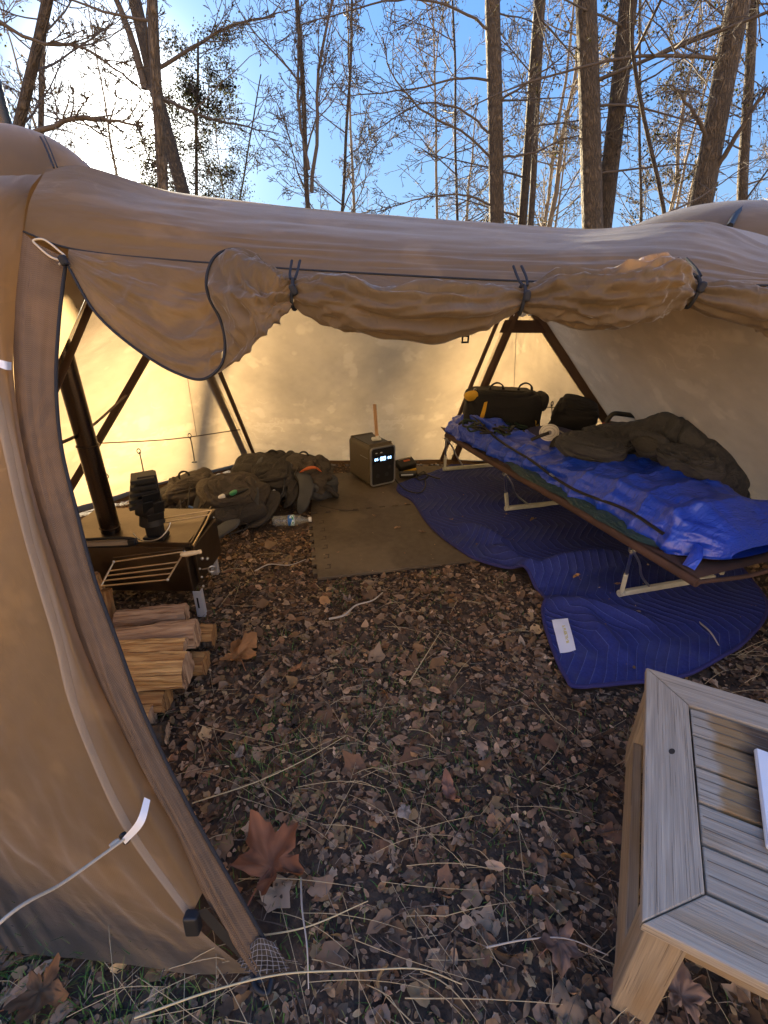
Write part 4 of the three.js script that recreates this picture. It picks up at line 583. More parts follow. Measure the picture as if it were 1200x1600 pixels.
{
  const c = [-0.846, 0.0, -2.442]; // front pack lying on its back
  const t = thing('backpack', [c[0], 0, c[2]], 'olive-brown rucksack lying in front with its pocket unzipped and grey hip belt on the ground', 'backpack', 'backpacks heaped by the rear wall');
  const body = part(t, 'pack_body', place(blob(0.20, 0.115, 0.15, 0.62, 0.042, 8, 2, 64, 44), [-0.875, 0.115, -2.52], [0.1, 0.5, -0.08]), MT.pack);
  part(t, 'front_pocket', place(blob(0.135, 0.07, 0.105, 0.62, 0.030, 11, 12, 60, 40), [-0.86, 0.185, -2.43], [0.55, 0.45, -0.12]), MT.pack);
  part(t, 'lid', place(blob(0.15, 0.095, 0.13, 0.65, 0.05, 10, 21, 60, 40), [-1.16, 0.115, -2.62], [0, 0.3, 0.15]), MT.pack);
  part(t, 'lid_flap', place(blob(0.12, 0.06, 0.11, 0.8, 0.02, 9, 31), [-1.27, 0.10, -2.60], [0, 0.2, 0.35]), MT.packDark);
  part(t, 'side_pocket', place(blob(0.15, 0.05, 0.075, 0.7, 0.015, 8, 41), [-0.80, 0.10, -2.36], [0.5, 0.52, -0.05]), MT.packDark);
  const pk = [[-0.93, 0.165, -2.335], [-0.86, 0.2, -2.338], [-0.79, 0.225, -2.345], [-0.74, 0.235, -2.37]];
  part(t, 'pocket_opening', tube(pk, (s) => 0.006 + 0.010 * Math.sin(Math.PI * s), 8, 24), MT.black);
  for (const [y, z, o] of [[0.245, -2.45, 0], [0.215, -2.40, 0.02]]) part(t, 'zip_line', tube([[-0.99, y - 0.075, z + 0.05 + o], [-0.95, y - 0.02, z + 0.02], [-0.86, y + 0.012, z], [-0.77, y - 0.005, z - 0.005], [-0.72, y - 0.06, z + 0.02]], 0.004, 5, 30), MT.packDark);
  sw([[-1.08, 0.04, -2.40], [-1.06, 0.13, -2.44], [-1.03, 0.20, -2.52], [-1.0, 0.22, -2.60]], 0.035, 0.008, MT.packGrey, t, 'compression_strap');
  sw([[-0.72, 0.05, -2.36], [-0.715, 0.13, -2.40], [-0.73, 0.19, -2.48], [-0.76, 0.215, -2.56]], 0.03, 0.008, MT.packGrey, t, 'compression_strap');
  part(t, 'white_packet', place(blob(0.022, 0.013, 0.014, 0.8, 0.003, 20, 3, 20, 12), [-0.875, 0.205, -2.325], [0.2, 0.3, 0.5]), MT.white);
  part(t, 'red_tip', place(blob(0.010, 0.008, 0.008, 0.9, 0.001, 20, 3, 12, 8), [-0.905, 0.19, -2.32]), mat(lin(0.5, 0.05, 0.04), 0.5));
  part(t, 'green_packet', place(blob(0.022, 0.012, 0.014, 0.8, 0.003, 20, 8, 20, 12), [-0.81, 0.226, -2.335], [0.2, 0.3, 0.4]), mat(lin(0.05, 0.28, 0.14), 0.4));
  part(t, 'blue_tag', tube([[-1.12, 0.10, -2.44], [-1.08, 0.09, -2.43], [-1.04, 0.07, -2.43]], 0.007, 6), mat(lin(0.06, 0.16, 0.45), 0.5));
  sw([[-1.02, 0.03, -2.05], [-0.93, 0.05, -2.09], [-0.84, 0.085, -2.17], [-0.77, 0.11, -2.25]], 0.10, 0.022, MT.packGrey, t, 'hip_belt', 'grey padded hip belt');
  sw([[-0.77, 0.03, -2.32], [-0.70, 0.045, -2.34], [-0.655, 0.075, -2.42], [-0.64, 0.12, -2.52], [-0.68, 0.14, -2.58]], 0.075, 0.022, MT.packDark, t, 'shoulder_strap');
  for (let k = 0; k < 7; k++) { reseed(900 + k); const x = rr(-1.2, -0.75), z = rr(-2.5, -2.3); part(t, 'webbing', tube([[x, 0.19 + rr(-0.05, 0.02), z], [x + rr(-0.06, 0.06), 0.12, z + 0.13], [x + rr(-0.1, 0.1), 0.05, z + 0.15], [x + rr(-0.1, 0.1), 0.02, z + 0.2]], 0.0045, 5), MT.packDark); }
  part(t, 'grab_loop', place(new THREE.TorusGeometry(0.028, 0.006, 6, 18, Math.PI * 1.2), [-1.19, 0.215, -2.62], [0, 0.4, 0]), MT.packDark);
}
{
  const t = thing('backpack', [-0.62, 0, -2.88], 'dark brown rucksack with an orange loop and grey shoulder straps behind the other pack', 'backpack', 'backpacks heaped by the rear wall');
  part(t, 'pack_body', place(blob(0.24, 0.13, 0.17, 0.65, 0.055, 8, 5, 70, 46), [-0.73, 0.125, -2.86], [0.15, 0.1, -0.1]), MT.packDark);
  part(t, 'pack_top', place(blob(0.17, 0.12, 0.14, 0.7, 0.05, 8, 15, 60, 40), [-0.50, 0.125, -2.84], [0, -0.2, -0.2]), MT.pack);
  part(t, 'side_pocket', place(blob(0.10, 0.07, 0.09, 0.65, 0.045, 12, 25), [-0.40, 0.075, -2.78], [0, 0.5, 0.1]), MT.packGrey);
  part(t, 'front_pocket', place(blob(0.13, 0.08, 0.10, 0.7, 0.04, 9, 35, 60, 40), [-0.68, 0.16, -2.72], [0.4, 0.1, 0]), MT.packDark);
  sw([[-0.52, 0.20, -2.71], [-0.47, 0.235, -2.69], [-0.42, 0.235, -2.71], [-0.385, 0.20, -2.73]], 0.035, 0.012, MT.orange, t, 'orange_loop');
  sw([[-0.50, 0.02, -2.50], [-0.475, 0.085, -2.53], [-0.46, 0.15, -2.58], [-0.49, 0.19, -2.68], [-0.56, 0.19, -2.76]], 0.085, 0.026, MT.packGrey, t, 'shoulder_strap', 'grey padded shoulder strap');
  sw([[-0.60, 0.03, -2.56], [-0.55, 0.10, -2.60], [-0.56, 0.16, -2.66], [-0.63, 0.18, -2.74]], 0.07, 0.026, MT.packDark, t, 'shoulder_strap');
  sw([[-0.30, 0.02, -2.74], [-0.32, 0.07, -2.72], [-0.36, 0.11, -2.72], [-0.44, 0.12, -2.74]], 0.06, 0.03, MT.packDark, t, 'hip_belt');
  for (let k = 0; k < 9; k++) { reseed(950 + k); const x = rr(-0.9, -0.45), z = rr(-2.9, -2.75); part(t, 'webbing', tube([[x, 0.25 + rr(-0.02, 0.01), z], [x + rr(-0.06, 0.06), 0.20, z + 0.1], [x + rr(-0.1, 0.1), 0.12, z + 0.2], [x + rr(-0.1, 0.1), 0.03, z + 0.24]], 0.005, 5), k % 3 ? MT.packDark : MT.packGrey); }
  for (const [x, y] of [[-0.72, 0.255], [-0.52, 0.245]]) part(t, 'grab_loop', place(new THREE.TorusGeometry(0.03, 0.006, 6, 18, Math.PI), [x, y, -2.9], [0, 0.2, 0]), MT.packDark);
  for (const [x, z] of [[-0.80, -2.72], [-0.60, -2.70]]) sw([[x, 0.06, z + 0.07], [x + 0.01, 0.16, z + 0.035], [x + 0.02, 0.235, z - 0.04], [x + 0.03, 0.262, z - 0.12]], 0.03, 0.008, MT.packGrey, t, 'compression_strap');
  part(t, 'karabiner', place(new THREE.TorusGeometry(0.018, 0.003, 6, 18), [-0.655, 0.12, -2.58], [0.3, 0.4, 0], [0.7, 1.4, 1]), MT.steel);
}
{ // water bottle on its side
  const a = V([-0.628, 0.035, -2.375]), b = V([-0.408, 0.035, -2.40]);
  const t = thing('water_bottle', [-0.52, 0, -2.39], 'clear plastic water bottle with a blue label lying at the mat corner', 'bottle');
  const prof = [[0.0, 0.001], [0.0, 0.024], [0.006, 0.030], [0.02, 0.0305], [0.026, 0.0285], [0.034, 0.0305], [0.042, 0.0285], [0.05, 0.0305], [0.058, 0.0285], [0.066, 0.0305], [0.074, 0.0285], [0.084, 0.0305], [0.12, 0.0305], [0.13, 0.031], [0.15, 0.028], [0.175, 0.017], [0.188, 0.0125], [0.2, 0.0125], [0.2, 0.001]].map(([y, r]) => new THREE.Vector2(r, y));
  const L = (pr, s = 28) => { const g = plain(new THREE.LatheGeometry(pr, s)); g.translate(0, -0.11, 0); g.rotateZ(-Math.PI / 2); return along(g, a, b); };
  part(t, 'bottle_body', L(prof, 36), mat(lin(0.93, 0.96, 0.97), 0.08, { transmission: 0.9, thickness: 0 }));
  T.bottleLabel = tex(256, 64, (u, v) => { const m = Math.sin(u * 2 * Math.PI * 3 + v * 5); return v < 0.5 + 0.22 * m ? [0.16, 0.42, 0.75] : (pn(u * 20, v * 8, 20, 8, 3) > 0.66 ? [0.25, 0.6, 0.45] : [0.80, 0.88, 0.95]); }, true, [1, 1]);
  part(t, 'label', L([[0.086, 0.031], [0.12, 0.031]].map(([y, r]) => new THREE.Vector2(r, y)), 28), mat(lin(1, 1, 1), 0.4, { map: T.bottleLabel }));
  part(t, 'cap', L([[0.2, 0.001], [0.2, 0.0145], [0.216, 0.0145], [0.217, 0.001]].map(([y, r]) => new THREE.Vector2(r, y)), 24), MT.white);
}

// ---------------------------------------------------------------- power station, stick lamp, charger
{
  const C = [-0.088, 0.017, -3.085], yaw = 0.555; // front faces +z turned to the right
  const t = thing('power_station', C, 'tall olive portable power station with a lit display standing on the foam floor', 'power station');
  const W = 0.195, H = 0.285, D = 0.30;
  const at = (x, y, z) => { const c = Math.cos(yaw), s = Math.sin(yaw); return [C[0] + x * c + z * s, C[1] + y, C[2] - x * s + z * c]; };
  const put = (g, x, y, z, rx = 0, rz = 0) => place(g, at(x, y, z), [rx, yaw, rz]);
  part(t, 'case', put(new RoundedBoxGeometry(W, H - 0.012, D, 6, 0.026), 0, H / 2 + 0.006, 0), MT.station);
  part(t, 'top_panel', put(new RoundedBoxGeometry(W * 0.78, 0.006, D * 0.8, 3, 0.003), 0, H + 0.0015, -0.005), MT.stationDark);
  part(t, 'handle', [put(new RoundedBoxGeometry(W * 0.9, 0.016, 0.02, 3, 0.007), 0, H + 0.002, D / 2 - 0.03), put(new RoundedBoxGeometry(W * 0.9, 0.016, 0.02, 3, 0.007), 0, H + 0.002, -D / 2 + 0.025)], MT.station);
  const ring = new THREE.Shape(), rrct = (s, w, h, r) => { s.moveTo(-w + r, -h); s.lineTo(w - r, -h); s.quadraticCurveTo(w, -h, w, -h + r); s.lineTo(w, h - r); s.quadraticCurveTo(w, h, w - r, h); s.lineTo(-w + r, h); s.quadraticCurveTo(-w, h, -w, h - r); s.lineTo(-w, -h + r); s.quadraticCurveTo(-w, -h, -w + r, -h); return s; };
  rrct(ring, 0.094, 0.132, 0.026); const hole = new THREE.Path(); rrct(hole, 0.087, 0.125, 0.02); ring.holes.push(hole);
  part(t, 'front_frame', put(new THREE.ExtrudeGeometry(ring, { depth: 0.012, bevelEnabled: true, bevelSize: 0.001, bevelThickness: 0.001, bevelSegments: 2 }), 0, H / 2 + 0.002, D / 2 - 0.004), MT.rim);
  const pan = rrct(new THREE.Shape(), 0.087, 0.125, 0.02);
  part(t, 'front_panel', put(new THREE.ExtrudeGeometry(pan, { depth: 0.006, bevelEnabled: false }), 0, H / 2 + 0.002, D / 2 - 0.002), MT.black);
  // lit display with seven-segment digits
  const S = { a: [0.5, 1, 1, 0.14], b: [1, 0.75, 0.14, 0.5], c: [1, 0.25, 0.14, 0.5], d: [0.5, 0, 1, 0.14], e: [0, 0.25, 0.14, 0.5], f: [0, 0.75, 0.14, 0.5], g: [0.5, 0.5, 1, 0.14] }, digit = { 0: 'abcdef', 4: 'fgbc', 6: 'afgedc', 8: 'abcdefg', 5: 'afgcd' };
  const glow = new THREE.MeshStandardMaterial({ color: 0x05070a, emissive: new THREE.Color(0.35, 0.62, 1.0), emissiveIntensity: 0.95, roughness: 0.5 });
  const bits = []; const dg = (n, x, y, s) => { for (const k of digit[n]) { const [cx, cy, w, h] = S[k]; bits.push(put(new THREE.BoxGeometry(w * s * 0.62, h * s, 0.001), x + (cx - 0.5) * s * 0.62, y + (cy - 0.5) * s, D / 2 + 0.0052)); } };
  const y = 0.195; [[8, -0.058], [6, -0.043], [6, -0.007], [0, 0.007], [8, 0.043], [0, 0.058]].forEach(([n, x], i) => dg(n, x, y, i === 2 || i === 3 ? 0.020 : 0.014));
  for (const s of [-1, 1]) bits.push(put(new THREE.TorusGeometry(0.021, 0.0011, 4, 10, 1.6), 0, y, D / 2 + 0.0048, 0, s > 0 ? -0.8 : Math.PI - 0.8));
  part(t, 'display_digits', bits, glow);
  part(t, 'screen_glass', put(new RoundedBoxGeometry(0.15, 0.045, 0.002, 2, 0.001), 0, y, D / 2 + 0.0037), mat(lin(0.008, 0.010, 0.016), 0.2));
  part(t, 'button', [-0.05, -0.012].map((x) => put(new RoundedBoxGeometry(0.014, 0.006, 0.003, 2, 0.001), x, 0.238, D / 2 + 0.0045)), MT.white);
  part(t, 'socket', [[-0.04, 0.08], [0.03, 0.08], [0.05, 0.13]].map(([x, q]) => put(new THREE.CylinderGeometry(0.014, 0.014, 0.003, 18).rotateX(Math.PI / 2), x, q, D / 2 + 0.0045)), MT.stationDark);
  part(t, 'side_line', put(new RoundedBoxGeometry(0.003, 0.004, 0.10, 2, 0.001), -W / 2 + 0.0003, 0.20, 0.07), MT.rim);
  // upright stick lamp on a white foot
  const q = at(0.02, H + 0.006, 0.05), L = thing('stick_lamp', q, 'thin upright tan stick with tick marks in a white foot on the power station', 'stick');
  part(L, 'foot', [place(new RoundedBoxGeometry(0.062, 0.014, 0.036, 3, 0.005), add(q, [-0.006, 0.007, 0]), [0, yaw - 0.4, 0.08]), place(new THREE.CylinderGeometry(0.011, 0.015, 0.022, 16), add(q, [0, 0.02, 0])), place(blob(0.02, 0.01, 0.012, 0.8, 0.003, 30, 2, 16, 10), add(q, [-0.02, 0.014, 0.012]))], MT.white);
  T.ruler = tex(64, 512, (u, v) => { const k = (v * 28) % 1; if (k < 0.2 && u > 0.35 && u < 0.75) return [0.55, 0.34, 0.2]; return [0.78, 0.62, 0.46]; }, true, [0.025, 0.2]);
  part(L, 'stick', place(box(0.022, 0.215, 0.006, 0.002), add(q, [-0.010, 0.132, 0]), [0, 0.1, 0.065]), mat(lin(1, 1, 1), 0.55, { map: T.ruler }));
}
{
  const c = [0.16, 0.03, -3.268]; const t = thing('tool_battery_charger', [c[0], 0.02, c[2]], 'small black battery charger with yellow trim beside the power station', 'charger');
  part(t, 'case', place(new RoundedBoxGeometry(0.135, 0.055, 0.09, 4, 0.01), [c[0], 0.062, c[2]], [0.35, 0.45, 0.1]), MT.black);
  part(t, 'yellow_trim', place(new RoundedBoxGeometry(0.125, 0.012, 0.085, 3, 0.005), [c[0] + 0.008, 0.034, c[2] + 0.01], [0.3, 0.45, 0.1]), MT.yellow);
  part(t, 'label', place(box(0.05, 0.001, 0.018, 0.0003, 1), [c[0] + 0.006, 0.094, c[2] + 0.005], [0.35, 0.45, 0.1]), MT.orange);
  part(t, 'top_rail', place(new RoundedBoxGeometry(0.10, 0.008, 0.012, 2, 0.003), [c[0] - 0.01, 0.10, c[2] - 0.02], [0.35, 0.45, 0.1]), mat(lin(0.3, 0.27, 0.2), 0.5));
  const d = [0.167, 0.03, -3.108], e = thing('power_adapter', [d[0], 0.02, d[2]], 'black power adapter brick with coiled cable on the blanket edge', 'adapter');
  part(e, 'brick', place(new RoundedBoxGeometry(0.12, 0.035, 0.05, 3, 0.008), [d[0], 0.045, d[2]], [0, 0.12, 0]), MT.black);
  part(e, 'white_stripe', place(new RoundedBoxGeometry(0.085, 0.01, 0.002, 2, 0.0009), [d[0] - 0.005, 0.05, d[2] + 0.0265], [0, 0.12, 0]), mat(lin(0.45, 0.5, 0.6), 0.4));
  part(e, 'cable', [tube([[d[0] + 0.055, 0.045, d[2]], [0.232, 0.05, -3.08], [0.283, 0.045, -3.158], [0.305, 0.035, -3.082], [0.247, 0.035, -3.02], [0.225, 0.04, -3.094], [0.287, 0.05, -3.093], [0.347, 0.04, -3.056], [0.39, 0.035, -3.044]], 0.005, 6, 80), tube([[0.284, 0.035, -3.044], [0.271, 0.032, -2.886], [0.227, 0.032, -2.798], [0.166, 0.032, -2.82], [0.104, 0.03, -2.949], [0.074, 0.05, -3.005]], 0.004, 6, 60)], MT.black);
}

// ---------------------------------------------------------------- cot and what lies on it
const CF = [0.43, 0.32, -3.179], CN = [1.065, 0.32, -1.347];
const cLen = V(CF).distanceTo(V(CN)), cd = [(CN[0] - CF[0]) / cLen, (CN[2] - CF[2]) / cLen], ce = [-cd[1] * -1, -cd[0]];
const cotW = 0.60, cotH = 0.32;
// a point on the cot: u metres from the far end, w metres in from the near rail, y metres above the ground
const cp = (u, w, y) => [CF[0] + cd[0] * u + ce[0] * w, y, CF[2] + cd[1] * u + ce[1] * w];
const cotYaw = Math.atan2(-cd[1], cd[0]); // turns local x onto the cot's length
{
  const t = thing('camp_cot', cp(cLen / 2, cotW / 2, 0), 'low folding camp cot with brown canvas and cream legs along the right wall', 'cot');
  const sag = (u, w) => cotH - 0.035 * Math.sin(Math.PI * clamp(w / cotW, 0, 1)) * smooth(0, 0.12, u) * smooth(0, 0.12, cLen - u) - 0.008 * Math.sin(u * 6.2);
  part(t, 'canvas', surf(80, 30, (u, v) => cp(u * cLen, v * cotW, sag(u * cLen, v * cotW)), (p, u, v) => 0.003 * fbm(u * 9, v * 6, 2, 3)), MT.canvas);
  part(t, 'side_rail', tube([0, 0.3, 0.6, 1].map((k) => cp(cLen * k, 0.005, cotH - 0.014 - 0.006 * Math.sin(k * 9))), 0.017, 12, 40), MT.canvas);
  part(t, 'side_rail', tube([0, 0.5, 1].map((k) => cp(cLen * k, cotW - 0.005, cotH - 0.014)), 0.017, 12, 30), MT.canvas);
  part(t, 'end_hem', tube([0, 0.5, 1].map((k) => cp(cLen, cotW * k, cotH - 0.012 - 0.03 * Math.sin(Math.PI * k))), 0.008, 8, 20), MT.canvas);
  part(t, 'corner_flap', loft([[cp(-0.05, -0.02, cotH + 0.035), cp(0.0, -0.01, cotH + 0.01), cp(0.12, -0.018, cotH - 0.005)], [cp(-0.03, 0.02, cotH + 0.025), cp(0.02, 0.02, cotH + 0.005), cp(0.12, 0.01, cotH - 0.002)]], 10, 4), MT.canvas);
  const legs = [[[1.012, 0.03, -1.667], 0.0], [[0.732, 0.03, -2.536], 0.0], [[0.443, 0.03, -3.226], 0.0]];
  for (const [ft] of legs) {
    const u = (ft[0] - CF[0]) * cd[0] + (ft[2] - CF[2]) * cd[1], w0 = (ft[0] - CF[0]) * ce[0] + (ft[2] - CF[2]) * ce[1], y0 = 0.042;
    const A = cp(u, w0, y0), B = cp(u + 0.03, w0 + 0.50, y0 - 0.008), top = cp(u + 0.045, 0.0, cotH - 0.035);
    const leg = part(t, 'leg', bar(A, B, 0.026, 0.020, 0.004), MT.cream);
    part(leg, 'hinge', [bar(A, mid(A, top, 0.46), 0.020, 0.018, 0.004), place(new THREE.CylinderGeometry(0.015, 0.015, 0.024, 16).rotateX(Math.PI / 2), A, [0, cotYaw, 0])], MT.cream);
    part(leg, 'upright', tube([mid(A, top, 0.42), top], 0.0065, 8, 1), MT.steel);
    part(leg, 'pivot', [place(new THREE.TorusGeometry(0.013, 0.005, 8, 18), top, [0, cotYaw, 0]), place(new THREE.CylinderGeometry(0.006, 0.006, 0.03, 10).rotateX(Math.PI / 2), top, [0, cotYaw, 0])], MT.steel);
    part(leg, 'brace_wire', tube([top, cp(u + 0.05, 0.05, cotH - 0.10), cp(u + 0.04, 0.09, 0.15), mid(A, B, 0.3)], 0.005, 6, 24), MT.steel);
    const A2 = cp(u + 0.03, w0 + 0.54, y0), top2 = cp(u + 0.045, cotW - 0.01, cotH - 0.035);
    part(t, 'leg', [bar(A2, mid(A2, top2, 0.46), 0.020, 0.018, 0.004), tube([mid(A2, top2, 0.42), top2], 0.0065, 8, 1)], MT.cream);
  }
}
{ // thin dark green pad under the bag
  const g = surf(70, 16, (u, v) => { const a = lerp(0.55, 1.84, u), ed = 0.012 * n3(u * 16, 3, 2) + 0.02 * n3(u * 5, 1, 2); const w = lerp(0.0 + smooth(0.85, 1, u) * 0.09 + ed + 0.05 * smooth(0.25, 0, u), 0.5, v); return cp(a, w, cotH + 0.006 + 0.03 * Math.sin(Math.PI * Math.min(1, v * 4 + 0.05) * 0.5) * smooth(0, 0.1, u) * smooth(0, 0.06, 1 - u) - 0.02 * Math.sin(Math.PI * v)); },
    (p, u, v) => 0.007 * n3(u * 50, v * 5, 5) * smooth(0, 0.1, v) + 0.005 * n3(u * 24, v * 10, 3));
  single('sleeping_pad', cp(1.1, 0.25, cotH), g, MT.padGreen, 'dark green crinkled pad showing under the edge of the blue sleeping bag', 'sleeping pad');
}
const bagTop = (a, w) => { const k = clamp((w - bagW0(a)) / (bagW1(a) - bagW0(a)), 0, 1); return cotH + 0.012 + bagH(a) * Math.pow(Math.max(0, 1 - Math.pow(Math.abs(k * 2 - 1), 2.6)), 0.5); };
const bagW0 = (a) => -0.005 + 0.072 * smooth(0.3, 0.9, a) - 0.03 * smooth(1.45, 1.75, a) + 0.012 * Math.sin(a * 4.4), bagW1 = (a) => lerp(0.22, 0.60, smooth(0.1, 1.1, a));
const bagH = (a) => 0.11 + 0.045 * Math.exp(-((a - 0.22) ** 2) / 0.03) + 0.045 * smooth(0.7, 1.5, a) - 0.02 * Math.exp(-((a - 0.05) ** 2) / 0.01);
{
  const A0 = -0.06, A1 = 1.90, t = thing('sleeping_bag', cp(0.9, 0.3, cotH), 'shiny bright blue mummy sleeping bag with a black zipper laid out on the cot', 'sleeping bag');
  const cross = (a, th) => { const w0 = bagW0(a), w1 = bagW1(a), c = (w0 + w1) / 2, hw = (w1 - w0) / 2, e = a < 0.06 ? Math.sqrt(Math.max(0, 1 - ((0.06 - a) / 0.13) ** 2)) : a > 1.72 ? Math.sqrt(Math.max(0.0004, 1 - ((a - 1.72) / 0.182) ** 2)) : 1;
    const s = (x) => Math.sign(x) * Math.pow(Math.abs(x), 0.78), yy = s(Math.sin(th)), h = bagH(a) * e; return cp(a, c - hw * s(Math.cos(th)) * (a > 1.72 ? lerp(0.35, 1, e) : e), cotH + 0.012 + (yy > 0 ? yy * h : yy * 0.012) + 0.014 * (1 - e) ); };
  const fo = folds(5, 90, 0.012), puff = (p, a, th) => { const ph = a / 0.175 + 0.35 * n3(a * 2, th * 1.3, 4), baf = Math.abs(Math.sin(ph * Math.PI)), near = 1 - baf; return 0.021 * Math.pow(baf, 0.5) - 0.014 + 0.012 * near * (Math.abs(n3(th * 7 + 3, ph * 1.2, 2)) - 0.25) + 0.016 * (Math.abs(n3(a * 4 + th * 1.2, th * 1.5, 3)) - 0.2) + 0.012 * (Math.abs(n3(a * 9 - th * 1.5, th * 2.4, 7)) - 0.2) + fo(th / (2 * Math.PI), a / 1.95); };
  part(t, 'shell', surf(120, 260, (u, v) => cross(lerp(A0, A1, v), u * 2 * Math.PI), (p, u, v) => (Math.sin(u * 2 * Math.PI) > -0.35 ? 1 : 0.1) * puff(p, lerp(A0, A1, v), u * 2 * Math.PI) * smooth(0, 0.03, v) * smooth(0, 0.03, 1 - v), true), MT.nylon);
  const zip = []; for (let k = 0; k <= 26; k++) { const a = lerp(0.12, 1.74, k / 26), th = lerp(1.2, 0.20, smooth(0.0, 0.62, k / 26)) + 0.06 * Math.sin(k * 0.6), q = V(cross(a, th)); q.y += 0.008; q.x -= 0.010; zip.push(q); }
  part(t, 'zipper', [tube(zip, 0.005, 7, 220), tube(zip.map((q) => q.clone().add(new THREE.Vector3(0.006, 0.001, -0.004))), 0.004, 6, 220)], MT.black);
  part(t, 'zip_pull', [along(box(0.035, 0.006, 0.012, 0.002), zip[15], zip[16])].map((g) => g.translate(-0.004, 0.009, 0)), MT.steel);
  part(t, 'pull_tab', loft([[cp(1.82, 0.10, cotH + 0.055), cp(1.845, 0.06, cotH + 0.04), cp(1.855, 0.025, cotH + 0.004)], [cp(1.85, 0.11, cotH + 0.057), cp(1.89, 0.065, cotH + 0.045), cp(1.90, 0.03, cotH + 0.006)]], 14, 6, (p, u, v) => 0.008 * Math.sin(Math.PI * v)), MT.nylon);
}
{ // dark stuff sack on the bag
  const c = cp(1.06, 0.27, bagTop(1.06, 0.27) + 0.035);
  const t = thing('stuff_sack', c, 'small black oblong stuff sack resting on top of the blue sleeping bag', 'stuff sack');
  part(t, 'sack', place(blob(0.175, 0.058, 0.095, 0.78, 0.018, 8, 61, 60, 40), c, [0.05, cotYaw + 0.42, -0.05]), MT.jacket);
  part(t, 'seam', tube([-0.9, -0.5, 0, 0.5, 0.9].map((k) => [c[0] + Math.cos(cotYaw + 0.42) * k * 0.165 - 0.05 * Math.sqrt(1 - k * k * 0.9), c[1] - 0.030, c[2] - Math.sin(cotYaw + 0.42) * k * 0.165 + 0.085 * Math.sqrt(1 - k * k * 0.9)]), 0.004, 5, 30), MT.black);
  part(t, 'drawcord_lock', place(new RoundedBoxGeometry(0.022, 0.014, 0.016, 3, 0.004), [c[0] + 0.09, c[1] - 0.045, c[2] + 0.1]), mat(lin(0.22, 0.22, 0.12), 0.6));
}
{ // dark puffy jacket heaped against the wall: two folds and a hollow collar
  const t = thing('puffy_jacket', cp(1.15, 0.6, cotH), 'dark charcoal puffy jacket heaped on the far side of the cot against the tan wall', 'jacket');
  const jf = folds(17, 60, 0.014);
  const K = [[0.62, 0.56, 0.05], [0.72, 0.57, 0.12], [0.86, 0.60, 0.17], [1.00, 0.63, 0.22], [1.14, 0.65, 0.275], [1.25, 0.66, 0.31], [1.35, 0.66, 0.27], [1.46, 0.66, 0.20], [1.56, 0.64, 0.12], [1.62, 0.62, 0.04]];
  const ax = curve(K.map(([u, w]) => cp(u, w, cotH + 0.05))), n = K.length - 1, R = (v) => { const x = v * n, i = Math.min(n - 1, Math.floor(x)), f = x - i; return lerp(K[i][2], K[i + 1][2], f); };
  part(t, 'shell', surf(110, 150, (u, v) => { const p = ax.getPoint(v), a = u * 2 * Math.PI, r = R(v), e = Math.sqrt(Math.max(0.0001, Math.min(1, 8 * v) * Math.min(1, 8 * (1 - v)))); const wv = Math.cos(a) * 0.17 * e * (0.6 + r), y = Math.max(-0.03, Math.sin(a)) * r * e; return [p.x + ce[0] * wv, p.y + y * (Math.sin(a) > 0 ? 1 : 0.5), p.z + ce[1] * wv]; },
    (p, u, v) => 0.045 * (Math.abs(n3(p.x * 4, p.y * 6, p.z * 4)) - 0.2) + 0.030 * (Math.abs(n3(p.x * 8 + p.y * 5, p.y * 6, p.z * 8 + 3)) - 0.2) + jf(u, v), true), MT.jacket);
  part(t, 'sleeve', place(blob(0.15, 0.05, 0.07, 0.85, 0.04, 9, 71, 70, 44), cp(1.44, 0.48, cotH + 0.20), [0.15, cotYaw + 0.15, -0.1]), MT.jacket);
  part(t, 'sleeve', place(blob(0.20, 0.04, 0.06, 0.85, 0.035, 9, 77, 70, 44), cp(0.92, 0.50, cotH + 0.17), [0.2, cotYaw - 0.05, 0.02]), MT.jacket);
  const cc = cp(1.22, 0.46, cotH + 0.225), col = []; for (let k = 0; k < 12; k++) { const a = k / 12 * 2 * Math.PI; col.push(add(cc, [cd[0] * 0.085 * Math.cos(a) + 0.012 * Math.sin(a * 2), 0.045 * Math.sin(a), cd[1] * 0.085 * Math.cos(a)])); }
  part(t, 'collar', tube(curve(col, true), (s) => 0.020 + 0.005 * Math.sin(s * 20), 10, 60, false), MT.jacket);
  part(t, 'fleece_lining', place(blob(0.085, 0.042, 0.03, 0.9, 0.012, 14, 81, 40, 26), cc, [0, cotYaw, 0]), MT.fleece);
  part(t, 'piping', tube([cp(0.56, 0.40, cotH + 0.155), cp(0.70, 0.385, cotH + 0.155), cp(0.86, 0.375, cotH + 0.14), cp(0.98, 0.37, cotH + 0.145), cp(1.02, 0.385, cotH + 0.18)], 0.0045, 6, 60), mat(lin(0.16, 0.16, 0.17), 0.6));
}
